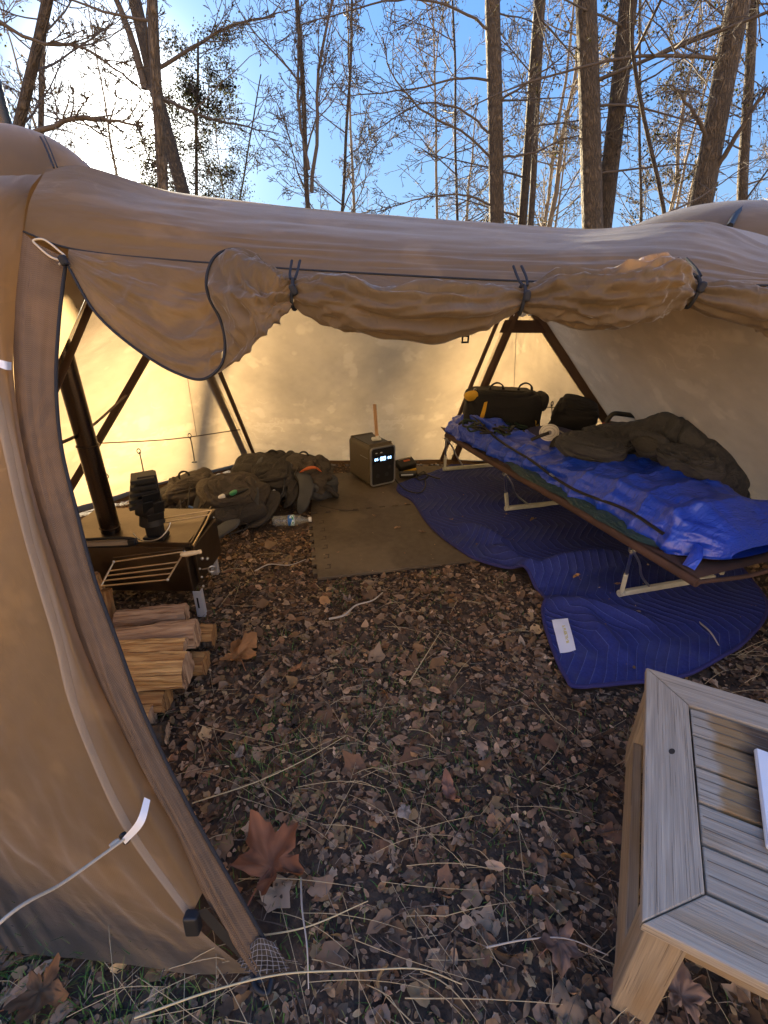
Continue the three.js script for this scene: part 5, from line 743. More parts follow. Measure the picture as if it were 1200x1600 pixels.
{ // black duffel with yellow ends at the far end
  const c = [0.775, 0.49, -3.10], yaw = -0.05, at = (x, y, z) => { const co = Math.cos(yaw), s = Math.sin(yaw); return [c[0] + x * co + z * s, c[1] + y, c[2] - x * s + z * co]; };
  const t = thing('duffel_bag', c, 'black duffel bag with yellow end trim and two handles at the cot head', 'bag');
  part(t, 'body', place(blob(0.25, 0.15, 0.125, 0.42, 0.02, 7, 91, 72, 44), c, [0, yaw, -0.03]), MT.blackCloth);
  part(t, 'yellow_panel', place(blob(0.055, 0.026, 0.035, 0.7, 0.008, 12, 95, 30, 20), at(-0.205, 0.118, 0.085), [0.3, 0.5, 0.1]), MT.yellow);
  part(t, 'yellow_strip', loft([[at(-0.135, 0.085, 0.128), at(-0.15, 0.02, 0.135), at(-0.175, -0.075, 0.132)], [at(-0.115, 0.09, 0.126), at(-0.125, 0.02, 0.136), at(-0.145, -0.07, 0.134)]], 16, 4), MT.yellow);
  part(t, 'yellow_strip', loft([[at(0.185, 0.02, 0.118), at(0.20, -0.03, 0.118), at(0.215, -0.085, 0.115)], [at(0.20, 0.02, 0.112), at(0.218, -0.03, 0.11), at(0.235, -0.08, 0.108)]], 16, 4), MT.yellow);
  for (const x of [-0.05, 0.13]) sw([at(x - 0.045, 0.13, 0.04), at(x - 0.035, 0.175, 0.045), at(x, 0.192, 0.045), at(x + 0.035, 0.175, 0.045), at(x + 0.045, 0.13, 0.04)], 0.022, 0.009, MT.blackCloth, t, 'handle');
  part(t, 'end_flap', place(blob(0.03, 0.06, 0.10, 0.7, 0.01, 10, 97, 26, 20), at(0.245, 0.075, 0.02), [0, 0, -0.2]), MT.blackCloth);
  part(t, 'zip_pull', place(new THREE.TorusGeometry(0.009, 0.0025, 5, 12), at(-0.19, 0.15, 0.06), [0.6, 0, 0]), MT.steel);
}
{
  const c = [1.227, 0.442, -3.0], t = thing('camera_bag', [c[0], 0.34, c[2]], 'plain black padded bag standing between the duffel and the dark jacket', 'bag');
  part(t, 'body', place(blob(0.135, 0.13, 0.09, 0.5, 0.02, 8, 103, 56, 40), [c[0] - 0.005, 0.45, c[2]], [0.1, -0.35, -0.22]), MT.blackCloth);
  part(t, 'lid', place(blob(0.11, 0.03, 0.085, 0.6, 0.01, 8, 107, 40, 20), [c[0] + 0.02, 0.565, c[2] + 0.005], [0.1, -0.35, -0.25]), MT.blackCloth);
}
{ // dark blue cushion between bag and jacket
  const c = cp(0.56, 0.46, cotH + 0.06);
  single('pillow', c, place(blob(0.20, 0.075, 0.15, 0.7, 0.02, 6, 111, 50, 30), c, [0, cotYaw, 0.05]), mat(lin(0.035, 0.035, 0.10), 0.9, { bumpMap: T.crinkle, bumpScale: 0.006 }), 'flat dark navy pillow behind the white reel on the cot', 'pillow');
}
{ // white-faced reel with black cord roll and a printed tag
  const c = [0.907, 0.506, -2.52], t = thing('headlamp_reel', c, 'round white-faced reel with a black strap and white tag on the cot', 'reel');
  const face = [0.35, -0.25, 0.12];
  part(t, 'white_disc', place(new THREE.CylinderGeometry(0.052, 0.052, 0.014, 36).rotateX(Math.PI / 2), c, face), MT.white);
  part(t, 'disc_groove', [0.030, 0.046].map((r) => place(new THREE.TorusGeometry(r, 0.0018, 5, 36), add(c, [-0.002, 0.003, 0.0075]), face)), mat(lin(0.42, 0.42, 0.42), 0.5));
  part(t, 'hub', place(new THREE.CylinderGeometry(0.012, 0.013, 0.014, 18).rotateX(Math.PI / 2), add(c, [-0.003, 0.004, 0.010]), face), MT.rim);
  part(t, 'arm', [tube([add(c, [-0.008, 0.002, 0.017]), add(c, [-0.05, -0.012, 0.02]), add(c, [-0.10, -0.035, 0.02])], 0.010, 8, 12)], MT.black);
  part(t, 'roll', [place(new THREE.TorusGeometry(0.036, 0.022, 12, 30), add(c, [0.058, -0.062, 0.02]), [0.2, 0.35, 0]), place(new THREE.CylinderGeometry(0.03, 0.03, 0.035, 20).rotateX(Math.PI / 2), add(c, [0.058, -0.062, 0.02]), [0.2, 0.35, 0])], MT.black);
  const tg = part(t, 'tag', [place(box(0.030, 0.036, 0.002, 0.001), add(c, [0.040, -0.055, 0.058]), [0.1, 0.3, -0.15]), place(box(0.022, 0.026, 0.002, 0.001), add(c, [0.028, -0.094, 0.062]), [0.1, 0.3, -0.5])], MT.white);
  part(tg, 'tag_print', place(box(0.012, 0.014, 0.001, 0.0004, 1), add(c, [0.0405, -0.055, 0.0597]), [0.1, 0.3, -0.15]), mat(lin(0.3, 0.3, 0.32), 0.6));
}
{ // tangle of dark green webbing in front of the duffel
  reseed(77); const gs = [];
  for (let k = 0; k < 16; k++) { const p = []; let x = rr(0.50, 0.86), z = rr(-2.92, -2.76); for (let i = 0; i < 6; i++) { p.push([x, 0.455 - 0.10 * (x - 0.5) + rr(-0.02, 0.03), z]); x += rr(-0.08, 0.09); z += rr(-0.05, 0.05); x = clamp(x, 0.47, 0.92); z = clamp(z, -2.95, -2.72); } gs.push(tube(p, 0.0065, 5, 30)); }
  const g = thing('strap_bundle', [0.68, 0.42, -2.85], 'tangle of dark green camouflage straps and buckles between duffel and sleeping bag', 'straps');
  part(g, 'straps', gs.slice(0, 10), mat(lin(0.018, 0.04, 0.028), 0.8)); part(g, 'cord', gs.slice(10), MT.black);
  for (const [x, y, z] of [[0.56, 0.49, -2.78], [0.70, 0.47, -2.77], [0.83, 0.445, -2.75], [0.78, 0.46, -2.80]]) part(g, 'buckle', place(new RoundedBoxGeometry(0.03, 0.022, 0.012, 3, 0.004), [x, y, z], [0.5, rr(-1, 1), rr(-1, 1)]), mat(lin(0.05, 0.055, 0.05), 0.4));
}
{ // black tool case handle with red trim behind the jacket
  const c = [1.406, 0.531, -2.72], t = thing('tool_case', c, 'black carry case with open handle and red trim behind the jacket', 'case');
  const at = (x, y, z) => add(c, [x, y, z]);
  part(t, 'case_body', place(new RoundedBoxGeometry(0.30, 0.16, 0.16, 4, 0.03), at(0.06, -0.12, 0), [0, -0.2, -0.1]), MT.black);
  part(t, 'handle', tube([at(-0.13, -0.07, 0.02), at(-0.10, 0.01, 0.02), at(-0.08, 0.036, 0.02), at(-0.02, 0.034, 0.02), at(0.06, 0.020, 0.02), at(0.10, 0.0, 0.02), at(0.12, -0.05, 0.02)], 0.014, 8, 50), MT.black);
  part(t, 'red_trim', [place(new RoundedBoxGeometry(0.10, 0.022, 0.02, 3, 0.008), at(-0.085, -0.028, 0.03), [0, -0.2, -0.1])], mat(lin(0.30, 0.05, 0.03), 0.5));
  part(t, 'steel_chain', [0, 1, 2, 3, 4].map((k) => place(new THREE.TorusGeometry(0.010, 0.003, 5, 12), at(-0.145 - k * 0.006, -0.04 - k * 0.018, 0.04), [k, k * 1.3, 0])), MT.steel);
}
{ // green bottle behind the jacket
  const c = [1.721, 0.377, -2.05], t = thing('green_bottle', c, 'green translucent plastic bottle standing behind the jacket by the wall', 'bottle');
  const pr = [[0, 0.001], [0, 0.034], [0.01, 0.04], [0.05, 0.037], [0.06, 0.040], [0.11, 0.040], [0.15, 0.026], [0.175, 0.014], [0.195, 0.014], [0.195, 0.001]].map(([y, r]) => new THREE.Vector2(r, y));
  part(t, 'bottle_body', plain(new THREE.LatheGeometry(pr, 28)).translate(c[0], c[1] - 0.06, c[2]), mat(lin(0.08, 0.42, 0.16), 0.12, { transmission: 0.7, thickness: 0 }));
  part(t, 'cap', plain(new THREE.CylinderGeometry(0.017, 0.017, 0.02, 20)).translate(c[0], c[1] + 0.145, c[2]), MT.white);
}

// ---------------------------------------------------------------- weathered table and the white pad
{
  const A = [0.407, 0.3, -0.397], Bq = [0.696, 0.3, -0.954]; // near-left and far-left corner of the top
  const L = Math.hypot(Bq[0] - A[0], Bq[2] - A[2]), e1 = [(Bq[0] - A[0]) / L, (Bq[2] - A[2]) / L], e2 = [-e1[1], e1[0]], Wd = 0.72;
  const P = (s, t, y) => [A[0] + e1[0] * s + e2[0] * t, y, A[2] + e1[1] * s + e2[1] * t]; // s away from us along the left side, t to the right
  const t = thing('wooden_table', P(L / 2, Wd / 2, 0), 'low weathered grey wooden slat table at the lower right', 'table');
  const th = 0.020, y = 0.30 - th / 2, fw = 0.092;
  // mitred frame: outline in (s, t), extruded
  const mitre = (name, q, m, along_s, off) => { const s = new THREE.Shape(); q.forEach(([a, b], i) => i ? s.lineTo(a, b) : s.moveTo(a, b)); s.closePath(); const g = plain(new THREE.ExtrudeGeometry(s, { depth: th - 0.006, bevelEnabled: true, bevelSize: 0.003, bevelThickness: 0.003, bevelSegments: 2, bevelOffset: -0.003 })); const p = g.attributes.position, uv = g.attributes.uv, nn = g.attributes.normal; for (let i = 0; i < p.count; i++) { const a = p.getX(i), b = p.getY(i), z = p.getZ(i); uv.setXY(i, (along_s ? a : b) + off, (along_s ? b : a) + off * 0.31 + z); const w = P(a, b, y - th / 2 + 0.003 + z), n = [nn.getX(i), nn.getY(i), nn.getZ(i)]; p.setXYZ(i, ...w); nn.setXYZ(i, e1[0] * n[0] + e2[0] * n[1], n[2], e1[1] * n[0] + e2[1] * n[1]); } { const sw3 = (at) => { for (let i = 0; i < at.count; i += 3) for (let q = 0; q < at.itemSize; q++) { const A1 = at.array, x1 = (i + 1) * at.itemSize + q, x2 = (i + 2) * at.itemSize + q, tmp = A1[x1]; A1[x1] = A1[x2]; A1[x2] = tmp; } }; sw3(p); sw3(uv); sw3(nn); } return part(t, name, g, m); };
  const gp = 0.0012;
  const left = mitre('frame_board', [[gp, 0], [L - gp, 0], [L - fw - gp, fw], [fw + gp, fw]], MT.oldWood, true, 0.1);
  mitre('frame_board', [[0, gp], [fw, fw + gp], [fw, Wd - fw - gp], [0, Wd - gp]], MT.oldWood, false, 0.43);
  mitre('frame_board', [[L, gp], [L, Wd - gp], [L - fw, Wd - fw - gp], [L - fw, fw + gp]], MT.oldWood, false, 0.71);
  mitre('frame_board', [[gp, Wd], [fw + gp, Wd - fw], [L - fw - gp, Wd - fw], [L - gp, Wd]], MT.oldWood, true, 0.9);
  { const kn = P(0.40 * L + 0.12, 0.052, 0.3004); part(left, 'knot', place(new THREE.CylinderGeometry(0.0065, 0.0065, 0.0012, 18), kn, [0, 0.6, 0], [1.3, 1, 0.8]), mat(lin(0.03, 0.022, 0.016), 0.9)); }
  const n = 5, in0 = fw + 0.004, in1 = L - fw - 0.004, sw_ = (in1 - in0) / n; reseed(5);
  T.stain = tex(1024, 1024, (u, v) => { // weathered wood with the brown cup stain that lies across two slats
    const g = oldGrain(u, v), cr = pf(u, v, 4, 160, 163, 2), w = 0.04 * (pf(u, v, 8, 8, 231, 4) - 0.5); let c = mix3([0.52, 0.49, 0.45], [0.78, 0.75, 0.70], clamp(g * 1.2, 0, 1)); const X = u * 0.8, q = smooth(0.03, 0.05, X + w) * smooth(0.34, 0.28, X + w), d = smooth(0.075, 0.125, X + w * 2) * smooth(0.34, 0.25, X + w) ; c = mix3(c, [0.60, 0.47, 0.29], 0.8 * q * (0.7 + 0.5 * pf(u, v, 20, 60, 235, 2))); c = mix3(c, [0.24, 0.19, 0.17], 0.8 * d * smooth(0.2, 0.6, pf(u, v, 10, 30, 237, 3) + 0.2)); if (cr < 0.2) c = mix3(c, [0.30, 0.26, 0.22], 0.45); return c; }, true, [0.8, 0.25]);
  const stained = mat(lin(0.84, 0.79, 0.72), 0.85, { map: T.stain, bumpMap: T.oldWoodBump, bumpScale: 0.0025 });
  for (let k = 0; k < n; k++) { // slats
    const s0 = in0 + k * sw_ + 0.0032, s1 = in0 + (k + 1) * sw_ - 0.0032, sl = Wd - 2 * fw - 0.006, isS = k >= 2;
    const g = box(sl, th - 0.002, s1 - s0, 0.003, 2, 0); const uv = g.attributes.uv, off = isS ? sl / 2 : rr(0, 0.8), ov = rr(0, 0.2); for (let i = 0; i < uv.count; i++) uv.setXY(i, uv.getX(i) + off, uv.getY(i) + ov);
    part(t, 'slat', along(g, P((s0 + s1) / 2, fw + 0.003, y - 0.001 + rr(-0.0012, 0.0008)), P((s0 + s1) / 2, Wd - fw - 0.003, y - 0.001 + rr(-0.0012, 0.0008))), isS ? stained : MT.oldWood);
    for (const q of [0.35, 0.68]) part(t, 'slat_groove', along(box(sl - 0.01, 0.0006, 0.0018, 0.0002, 1), P(lerp(s0, s1, q), fw + 0.008, y + th / 2 - 0.0012), P(lerp(s0, s1, q), Wd - fw - 0.008, y + th / 2 - 0.0012)), MT.grooveWood ??= mat(lin(0.14, 0.12, 0.10), 0.95));
  }
  // legs, rails
  const ly = 0.30 - th, ins = 0.009, lw = 0.062;
  for (const [s, w] of [[ins + lw / 2, ins + lw / 2], [L - ins - lw / 2, ins + lw / 2], [ins + lw / 2, Wd - ins - lw / 2], [L - ins - lw / 2, Wd - ins - lw / 2]])
    part(t, 'leg', along(box(ly, lw, lw, 0.004, 2, s), P(s, w, 0), P(s, w, ly - 0.001), [e1[0], 0, e1[1]]), MT.warmWood);
  const rail = (a, b, h, w) => part(t, 'rail', bar(a, b, h, w, 0.003), MT.warmWood);
  rail(P(ins + lw + 0.001, ins + 0.013, 0.055), P(L - ins - lw - 0.001, ins + 0.013, 0.055), 0.095, 0.022);
  rail(P(ins + 0.02, ins + lw + 0.001, 0.255), P(ins + 0.02, Wd - ins - lw - 0.001, 0.255), 0.045, 0.02);
  rail(P(L - ins - 0.02, ins + lw + 0.001, 0.255), P(L - ins - 0.02, Wd - ins - lw - 0.001, 0.255), 0.045, 0.02);
  // white pad at the right edge of the photograph
  const pa = [0.797, 0.312, -0.699], pb = [0.681, 0.312, -0.508], pd = new THREE.Vector3(pb[0] - pa[0], 0, pb[2] - pa[2]).normalize(), pr = new THREE.Vector3(-pd.z, 0, pd.x).multiplyScalar(-1), l = V(pa).distanceTo(V(pb)) + 0.01;
  const side = pr.x > 0 ? pr : pr.multiplyScalar(-1), cen = V(pa).add(V(pb)).multiplyScalar(0.5).addScaledVector(side, 0.14); cen.y = 0.3075;
  const pad = thing('white_tablet', [cen.x, 0.30, cen.z], 'thin white slab with rounded corners lying on the wooden table', 'tablet');
  const put = (g, yy) => { g.rotateY(Math.atan2(-pd.z, pd.x)); g.translate(cen.x, yy, cen.z); return g; };
  part(pad, 'body', put(plain(new RoundedBoxGeometry(l, 0.012, 0.28, 4, 0.0055)), 0.3072), mat(lin(0.62, 0.68, 0.76), 0.4));
  part(pad, 'face', put(plain(new RoundedBoxGeometry(l - 0.006, 0.002, 0.274, 2, 0.0009)), 0.3138), mat(lin(0.74, 0.78, 0.84), 0.35));
}

// ---------------------------------------------------------------- trees
// a bag of tapered tubes that ends as one geometry
class Wood {
  constructor() { this.pos = []; this.nor = []; this.uv = []; this.idx = []; }
  tube(pts, r0, r1, sides) {
    const n = pts.length - 1, T1 = new THREE.Vector3(), N = new THREE.Vector3(), B = new THREE.Vector3(); let len = 0;
    const base = this.pos.length / 3;
    for (let i = 0; i <= n; i++) {
      T1.copy(pts[Math.min(n, i + 1)]).sub(pts[Math.max(0, i - 1)]).normalize();
      if (i === 0) N.set(0.31, 0.2, 0.93); N.addScaledVector(T1, -N.dot(T1)).normalize(); B.crossVectors(T1, N);
      if (i) len += pts[i].distanceTo(pts[i - 1]);
      const r = typeof r0 === 'function' ? r0(i / n) : lerp(r0, r1, i / n);
      for (let k = 0; k <= sides; k++) { const a = k / sides * 2 * Math.PI, x = Math.cos(a), y = Math.sin(a), dx = N.x * x + B.x * y, dy = N.y * x + B.y * y, dz = N.z * x + B.z * y; const q = sides > 10 ? r * (1 + 0.05 * n3(pts[i].x * 3 + x * 2.5, pts[i].y * 1.4, pts[i].z + y * 2.5)) : r; this.pos.push(pts[i].x + dx * q, pts[i].y + dy * q, pts[i].z + dz * q); this.nor.push(dx, dy, dz); this.uv.push(k / sides * Math.max(0.3, Math.round(2 * Math.PI * r / 0.3) * 0.3), len); }
    }
    const w = sides + 1;
    for (let i = 0; i < n; i++) for (let k = 0; k < sides; k++) { const a = base + i * w + k; this.idx.push(a, a + 1, a + w + 1, a, a + w + 1, a + w); }
  }
  geo() { const g = new THREE.BufferGeometry(); g.setAttribute('position', new THREE.Float32BufferAttribute(this.pos, 3)); g.setAttribute('normal', new THREE.Float32BufferAttribute(this.nor, 3)); g.setAttribute('uv', new THREE.Float32BufferAttribute(this.uv, 2)); g.setIndex(this.idx); return g; }
  get empty() { return !this.idx.length; }
}
const rv = () => new THREE.Vector3(rr(-1, 1), rr(-1, 1), rr(-1, 1));
function limb(start, dir, len, r, o, level, out) { // wandering branch with side shoots
  const n = level === 0 ? 9 : level === 1 ? 7 : level === 2 ? 5 : 3, p = [start.clone()], d = dir.clone().normalize();
  for (let i = 0; i < n; i++) { d.addScaledVector(rv(), o.wander * (level + 1.2) / 2.2).y += o.lift[Math.min(level, o.lift.length - 1)]; d.normalize(); p.push(p[i].clone().addScaledVector(d, len / n)); }
  (level === 0 ? out.limbs : out.twigs).tube(p, r, Math.max(o.tip, r * 0.32), level === 0 ? 7 : level === 1 ? 5 : 3);
  if (out.tips && level >= 2) out.tips.push(p[n], p[n - 1]);
  if (level >= o.levels) return;
  const kids = Math.round(o.kids[level] * (0.7 + 0.6 * rnd()));
  for (let k = 0; k < kids; k++) {
    const t = rr(0.18, 1), x = t * n, i = Math.min(n - 1, Math.floor(x)), q = p[i].clone().lerp(p[i + 1], x - i), ax = p[i + 1].clone().sub(p[i]).normalize();
    const s = new THREE.Vector3().crossVectors(ax, rv()).normalize(), nd = ax.multiplyScalar(rr(0.5, 1.0)).addScaledVector(s, rr(0.5, 1.05));
    limb(q, nd, len * rr(0.28, 0.52) * (1.15 - 0.45 * t), Math.max(o.tip, r * lerp(0.5, 0.28, t)), o, level + 1, out);
  }
}
function leaves(pts, each, size, spread, cols, droop = 0.5) { // small hanging leaf blades round the twig ends
  const pos = [], nor = [], col = [], c = new THREE.Color();
  for (const p of pts) for (let k = 0; k < each; k++) {
    const q = p.clone().addScaledVector(rv(), spread), a = rv().normalize(), b = rv(); a.y -= droop; a.normalize(); b.addScaledVector(a, -b.dot(a)).normalize();
    const L = size * rr(0.6, 1.4), w = L * rr(0.28, 0.45), n = new THREE.Vector3().crossVectors(a, b), e = q.clone().addScaledVector(a, L), m = q.clone().addScaledVector(a, L * 0.45), l = m.clone().addScaledVector(b, w), r2 = m.clone().addScaledVector(b, -w).addScaledVector(n, w * 0.4);
    const t = cols[Math.floor(rnd() * cols.length)], j = rr(0.7, 1.3); c.setRGB(t[0] * j, t[1] * j, t[2] * j);
    for (const v of [q, l, e, q, e, r2]) { pos.push(v.x, v.y, v.z); nor.push(n.x, n.y, n.z); col.push(c.r, c.g, c.b); }
  }
  const g = new THREE.BufferGeometry(); g.setAttribute('position', new THREE.Float32BufferAttribute(pos, 3)); g.setAttribute('normal', new THREE.Float32BufferAttribute(nor, 3)); g.setAttribute('color', new THREE.Float32BufferAttribute(col, 3)); return g;
}
const leafMat = new THREE.MeshPhysicalMaterial({ color: 0xffffff, vertexColors: true, roughness: 0.95, side: THREE.DoubleSide, transmission: 0.4, thickness: 0, specularIntensity: 0.2 });
const base = { wander: 0.20, lift: [0.03, 0.05, 0.0], tip: 0.003, levels: 3, kids: [8, 5, 3] };
// a: point low on the trunk, b: point high on the trunk; the trunk is carried on to the ground and to its top
function tree(a, b, r, top, label, o = {}) {
  o = { ...base, ...o }; reseed(o.seed ?? Math.round(a[0] * 977 + a[2] * 131 + 5000));
  const A = V(a), B = V(b), dir = B.clone().sub(A), foot = A.clone().addScaledVector(dir, -a[1] / dir.y), end = A.clone().addScaledVector(dir, (top - a[1]) / dir.y);
  foot.y = -0.06; const t = thing(o.name ?? 'bare_tree', [foot.x, 0, foot.z], label, 'tree', 'bare trees behind the tent');
  const n = 26, p = []; for (let i = 0; i <= n; i++) { const k = i / n, q = foot.clone().lerp(end, k); q.x += (o.bend ?? 0.06) * n3(k * 5, foot.x, 3) * Math.min(1, k * 6) + (o.curve ?? 0) * Math.sin(Math.PI * clamp(k * 1.3, 0, 1)); q.z += 0.06 * n3(k * 5, foot.z, 9); p.push(q); }
  const rad = (k) => r * (1.0 - 0.62 * k) * (1 + 0.45 * Math.exp(-k * top / 0.35)), W = new Wood(); W.tube(p, rad, 0, r > 0.1 ? 18 : 9);
  const trunk = part(t, 'trunk', W.geo(), o.bark ?? MT.bark);
  const out = { limbs: new Wood(), twigs: new Wood(), tips: [] };
  const c = curve(p), count = o.limbs ?? 14;
  for (let i = 0; i < count; i++) {
    const h = lerp(o.from ?? 1.5, top * 0.97, Math.pow((i + rnd()) / count, 1.15)), k = clamp(h / top, 0, 1), s = c.getPoint(k), az = o.az ? rr(o.az[0], o.az[1]) : rr(0, 2 * Math.PI), el = lerp(o.el?.[0] ?? -0.1, o.el?.[1] ?? 0.9, rnd());
    const L = (o.len ?? 2.6) * lerp(1.1, 0.45, k) * rr(0.6, 1.25);
    limb(s, new THREE.Vector3(Math.cos(az) * Math.cos(el), Math.sin(el), Math.sin(az) * Math.cos(el)), L, Math.min(rad(k) * 0.5, (o.limbR ?? 0.011) * L / 2 + 0.006), o, 0, out); if (!out.limbs.empty) { part(t, 'branch', out.limbs.geo(), o.twig ?? MT.twig); out.limbs = new Wood(); }
  }
  for (const m of o.arms ?? []) { const S = V(m[0]), pts = m.map(V), cc = curve(pts), q = []; for (let i = 0; i <= 16; i++) q.push(cc.getPoint(i / 16).add(rv().multiplyScalar(0.012))); const R = m.r ?? 0.03; out.limbs.tube(q, R, R * 0.35, 8); for (let k = 0; k < (m.kids ?? 9); k++) { const f = rr(0.25, 1), s = cc.getPoint(f), d = cc.getTangent(f).add(rv().multiplyScalar(0.9)); limb(s, d, cc.getLength() * rr(0.2, 0.4), R * 0.3, o, 1, out); } part(t, 'bough', out.limbs.geo(), o.twig ?? MT.twig); out.limbs = new Wood(); }
  if (!out.twigs.empty) { const m = part(t, 'twigs', out.twigs.geo(), o.twig ?? MT.twig); m.userData.kind = 'stuff'; }
  if (o.leaf) { const pts = out.tips.filter(() => rnd() < o.leaf.share); if (pts.length) { const m = part(t, 'foliage', leaves(pts, o.leaf.each, o.leaf.size, o.leaf.spread, o.leaf.cols, o.leaf.droop), leafMat); m.userData.kind = 'stuff'; } }
  return t;
}
const dry = [[0.20, 0.14, 0.06], [0.15, 0.12, 0.05], [0.24, 0.19, 0.08], [0.12, 0.12, 0.045]], olive = [[0.10, 0.11, 0.03], [0.16, 0.15, 0.05], [0.20, 0.16, 0.06]];
const hang = (share, size = 0.06) => ({ share: share * 0.25, each: 2, size: size * 0.55, spread: 0.05, cols: dry, droop: 1.0 });
// the pair of trunks beside the sun
tree([-2.511, 2.262, -6.2], [-2.361, 3.247, -6.2], 0.068, 9, 'left slim grey trunk of the pair just right of the low sun', { seed: 11, from: 2.7, limbs: 8, len: 2.2, kids: [6, 4, 3], bark: MT.barkPale, curve: 0.05, levels: 3 });
tree([-5.664, 3.82, -16.0], [-6.085, 7.593, -16.0], 0.215, 17, 'thick leaning brown trunk beside the slim grey one near the sun', { seed: 12, from: 5.2, limbs: 9, len: 4, tip: 0.008, curve: -0.1, kids: [6, 5, 3], el: [0.1, 1.0], arms: [Object.assign([[-6.31, 6.092, -16.0], [-6.468, 7.11, -16.0], [-6.707, 7.944, -16.0], [-6.948, 8.731, -16.0]], { r: 0.11, kids: 4 }), Object.assign([[-6.064, 6.456, -16.0], [-4.856, 6.962, -16.0], [-3.896, 7.353, -16.0], [-2.742, 7.533, -16.0]], { r: 0.05, kids: 10 })] });
// cedar behind them
{
  const t = tree([-6.379, 4.311, -19.0], [-5.659, 8.218, -19.0], 0.085, 8.2, 'dark ragged cedar with drooping foliage behind the leaning trunk', { seed: 21, from: 1.6, limbs: 60, len: 2.5, limbR: 0.010, kids: [8, 5, 2], el: [-0.35, 0.25], tip: 0.007, name: 'cedar_tree', leaf: { share: 0.5, each: 4, size: 0.055, spread: 0.22, cols: [[0.10, 0.11, 0.045], [0.15, 0.14, 0.06], [0.08, 0.085, 0.04]], droop: 0.7 } });
}
// left edge tree with big sweeping boughs
tree([-4.511, 2.768, -7.0], [-3.992, 3.622, -7.0], 0.072, 9, 'dark crooked tree at the left edge with boughs sweeping towards the sun', { seed: 31, from: 3.0, limbs: 12, len: 2.6, limbR: 0.010, kids: [7, 5, 3], tip: 0.005, arms: [Object.assign([[-4.454, 2.893, -7.0], [-3.889, 2.934, -6.8], [-3.53, 3.028, -6.8], [-3.153, 3.004, -6.8], [-2.795, 2.957, -6.8]], { r: 0.034, kids: 18 }), Object.assign([[-4.054, 3.797, -6.5], [-3.718, 3.628, -6.6], [-3.244, 3.597, -6.7], [-2.923, 3.417, -6.8], [-2.704, 3.252, -6.9]], { r: 0.02, kids: 16 }), Object.assign([[-4.042, 3.511, -7.0], [-3.854, 3.786, -7.0], [-3.682, 4.049, -7.0], [-3.454, 4.35, -7.0]], { r: 0.035, kids: 8 })] });
tree([-7.226, 3.725, -12.0], [-6.509, 5.632, -12.0], 0.07, 11, 'thin background tree behind the crooked tree at the left edge', { seed: 32, from: 2.5, limbs: 22, len: 2.4, kids: [8, 5, 3], tip: 0.007, leaf: { share: 0.08, each: 2, size: 0.05, spread: 0.09, cols: dry, droop: 0.8 } });
// slender multi-stem tree right of the sun
tree([-1.073, 2.316, -8.0], [-1.074, 4.031, -8.0], 0.042, 8.5, 'slender forked tree standing alone in the pale sky at centre left', { seed: 41, from: 2.4, limbs: 15, len: 1.7, limbR: 0.012, kids: [8, 5, 3], el: [0.2, 1.2], arms: [Object.assign([[-1.042, 2.51, -8.0], [-0.906, 3.239, -8.0], [-0.862, 3.841, -8.0], [-0.638, 4.514, -8.0], [-0.54, 4.966, -8.0]], { r: 0.028, kids: 14 }), Object.assign([[-1.06, 2.773, -8.0], [-1.14, 3.377, -8.0], [-1.112, 3.968, -8.0], [-1.037, 4.514, -8.0]], { r: 0.026, kids: 10 })] });
tree([-0.964, 2.95, -13.0], [-0.758, 5.175, -13.0], 0.05, 8, 'thin twiggy sapling between the forked tree and the straight trunk', { seed: 42, from: 2.0, limbs: 18, len: 2.0, kids: [8, 5, 3], tip: 0.006, leaf: hang(0.06, 0.08) });
tree([-6.197, 4.899, -24.0], [-5.336, 7.526, -24.0], 0.06, 9, 'faint far sapling under the pale gap in the trees', { seed: 43, from: 2.5, limbs: 12, len: 2.4, kids: [6, 4, 3], tip: 0.009 });
// the tall straight trunks on the right
const droopy = { el: [-0.25, 0.45], lift: [-0.035, -0.02, -0.03], wander: 0.16 };
tree([1.941, 2.338, -9.5], [1.672, 4.709, -9.5], 0.14, 15, 'straight rough-barked trunk nearest the middle of the picture', { seed: 51, from: 2.4, limbs: 10, len: 2.6, kids: [8, 5, 2], ...droopy, bark: MT.barkPale, tip: 0.004, leaf: hang(0.4), arms: [
  [[1.646, 4.782, -9.5], [1.085, 4.991, -9.4], [0.371, 5.066, -9.3], [-0.369, 4.917, -9.2], [-1.199, 4.713, -9.1]], [[1.782, 3.497, -9.5], [1.279, 3.826, -9.5], [0.604, 3.902, -9.4], [-0.152, 3.53, -9.3]], [[1.822, 3.199, -9.5], [1.219, 3.53, -9.3], [0.537, 3.77, -9.1], [0.094, 4.171, -9.0], [-0.018, 4.524, -9.0]], [[1.713, 4.198, -9.5], [1.199, 4.244, -9.5], [0.407, 4.135, -9.6], [-0.568, 4.085, -9.7]], [[1.897, 2.554, -9.5], [1.291, 2.703, -9.4], [0.64, 2.633, -9.3], [-0.107, 2.439, -9.2]], [[1.748, 3.947, -9.5], [2.07, 4.043, -9.3], [2.406, 4.237, -9.2], [2.853, 4.491, -9.1]], [[1.84, 3.233, -9.5], [2.4, 3.263, -9.4], [2.959, 3.449, -9.3], [3.617, 3.505, -9.2]]].map((m) => Object.assign(m, { r: 0.02, kids: 12 })) });
tree([2.774, 2.517, -11.0], [2.656, 5.43, -11.0], 0.10, 14, 'narrow dark trunk leaning slightly right, beside the straight one', { seed: 52, from: 2.6, limbs: 13, len: 2.6, kids: [7, 5, 2], ...droopy, tip: 0.0055, leaf: hang(0.08) });
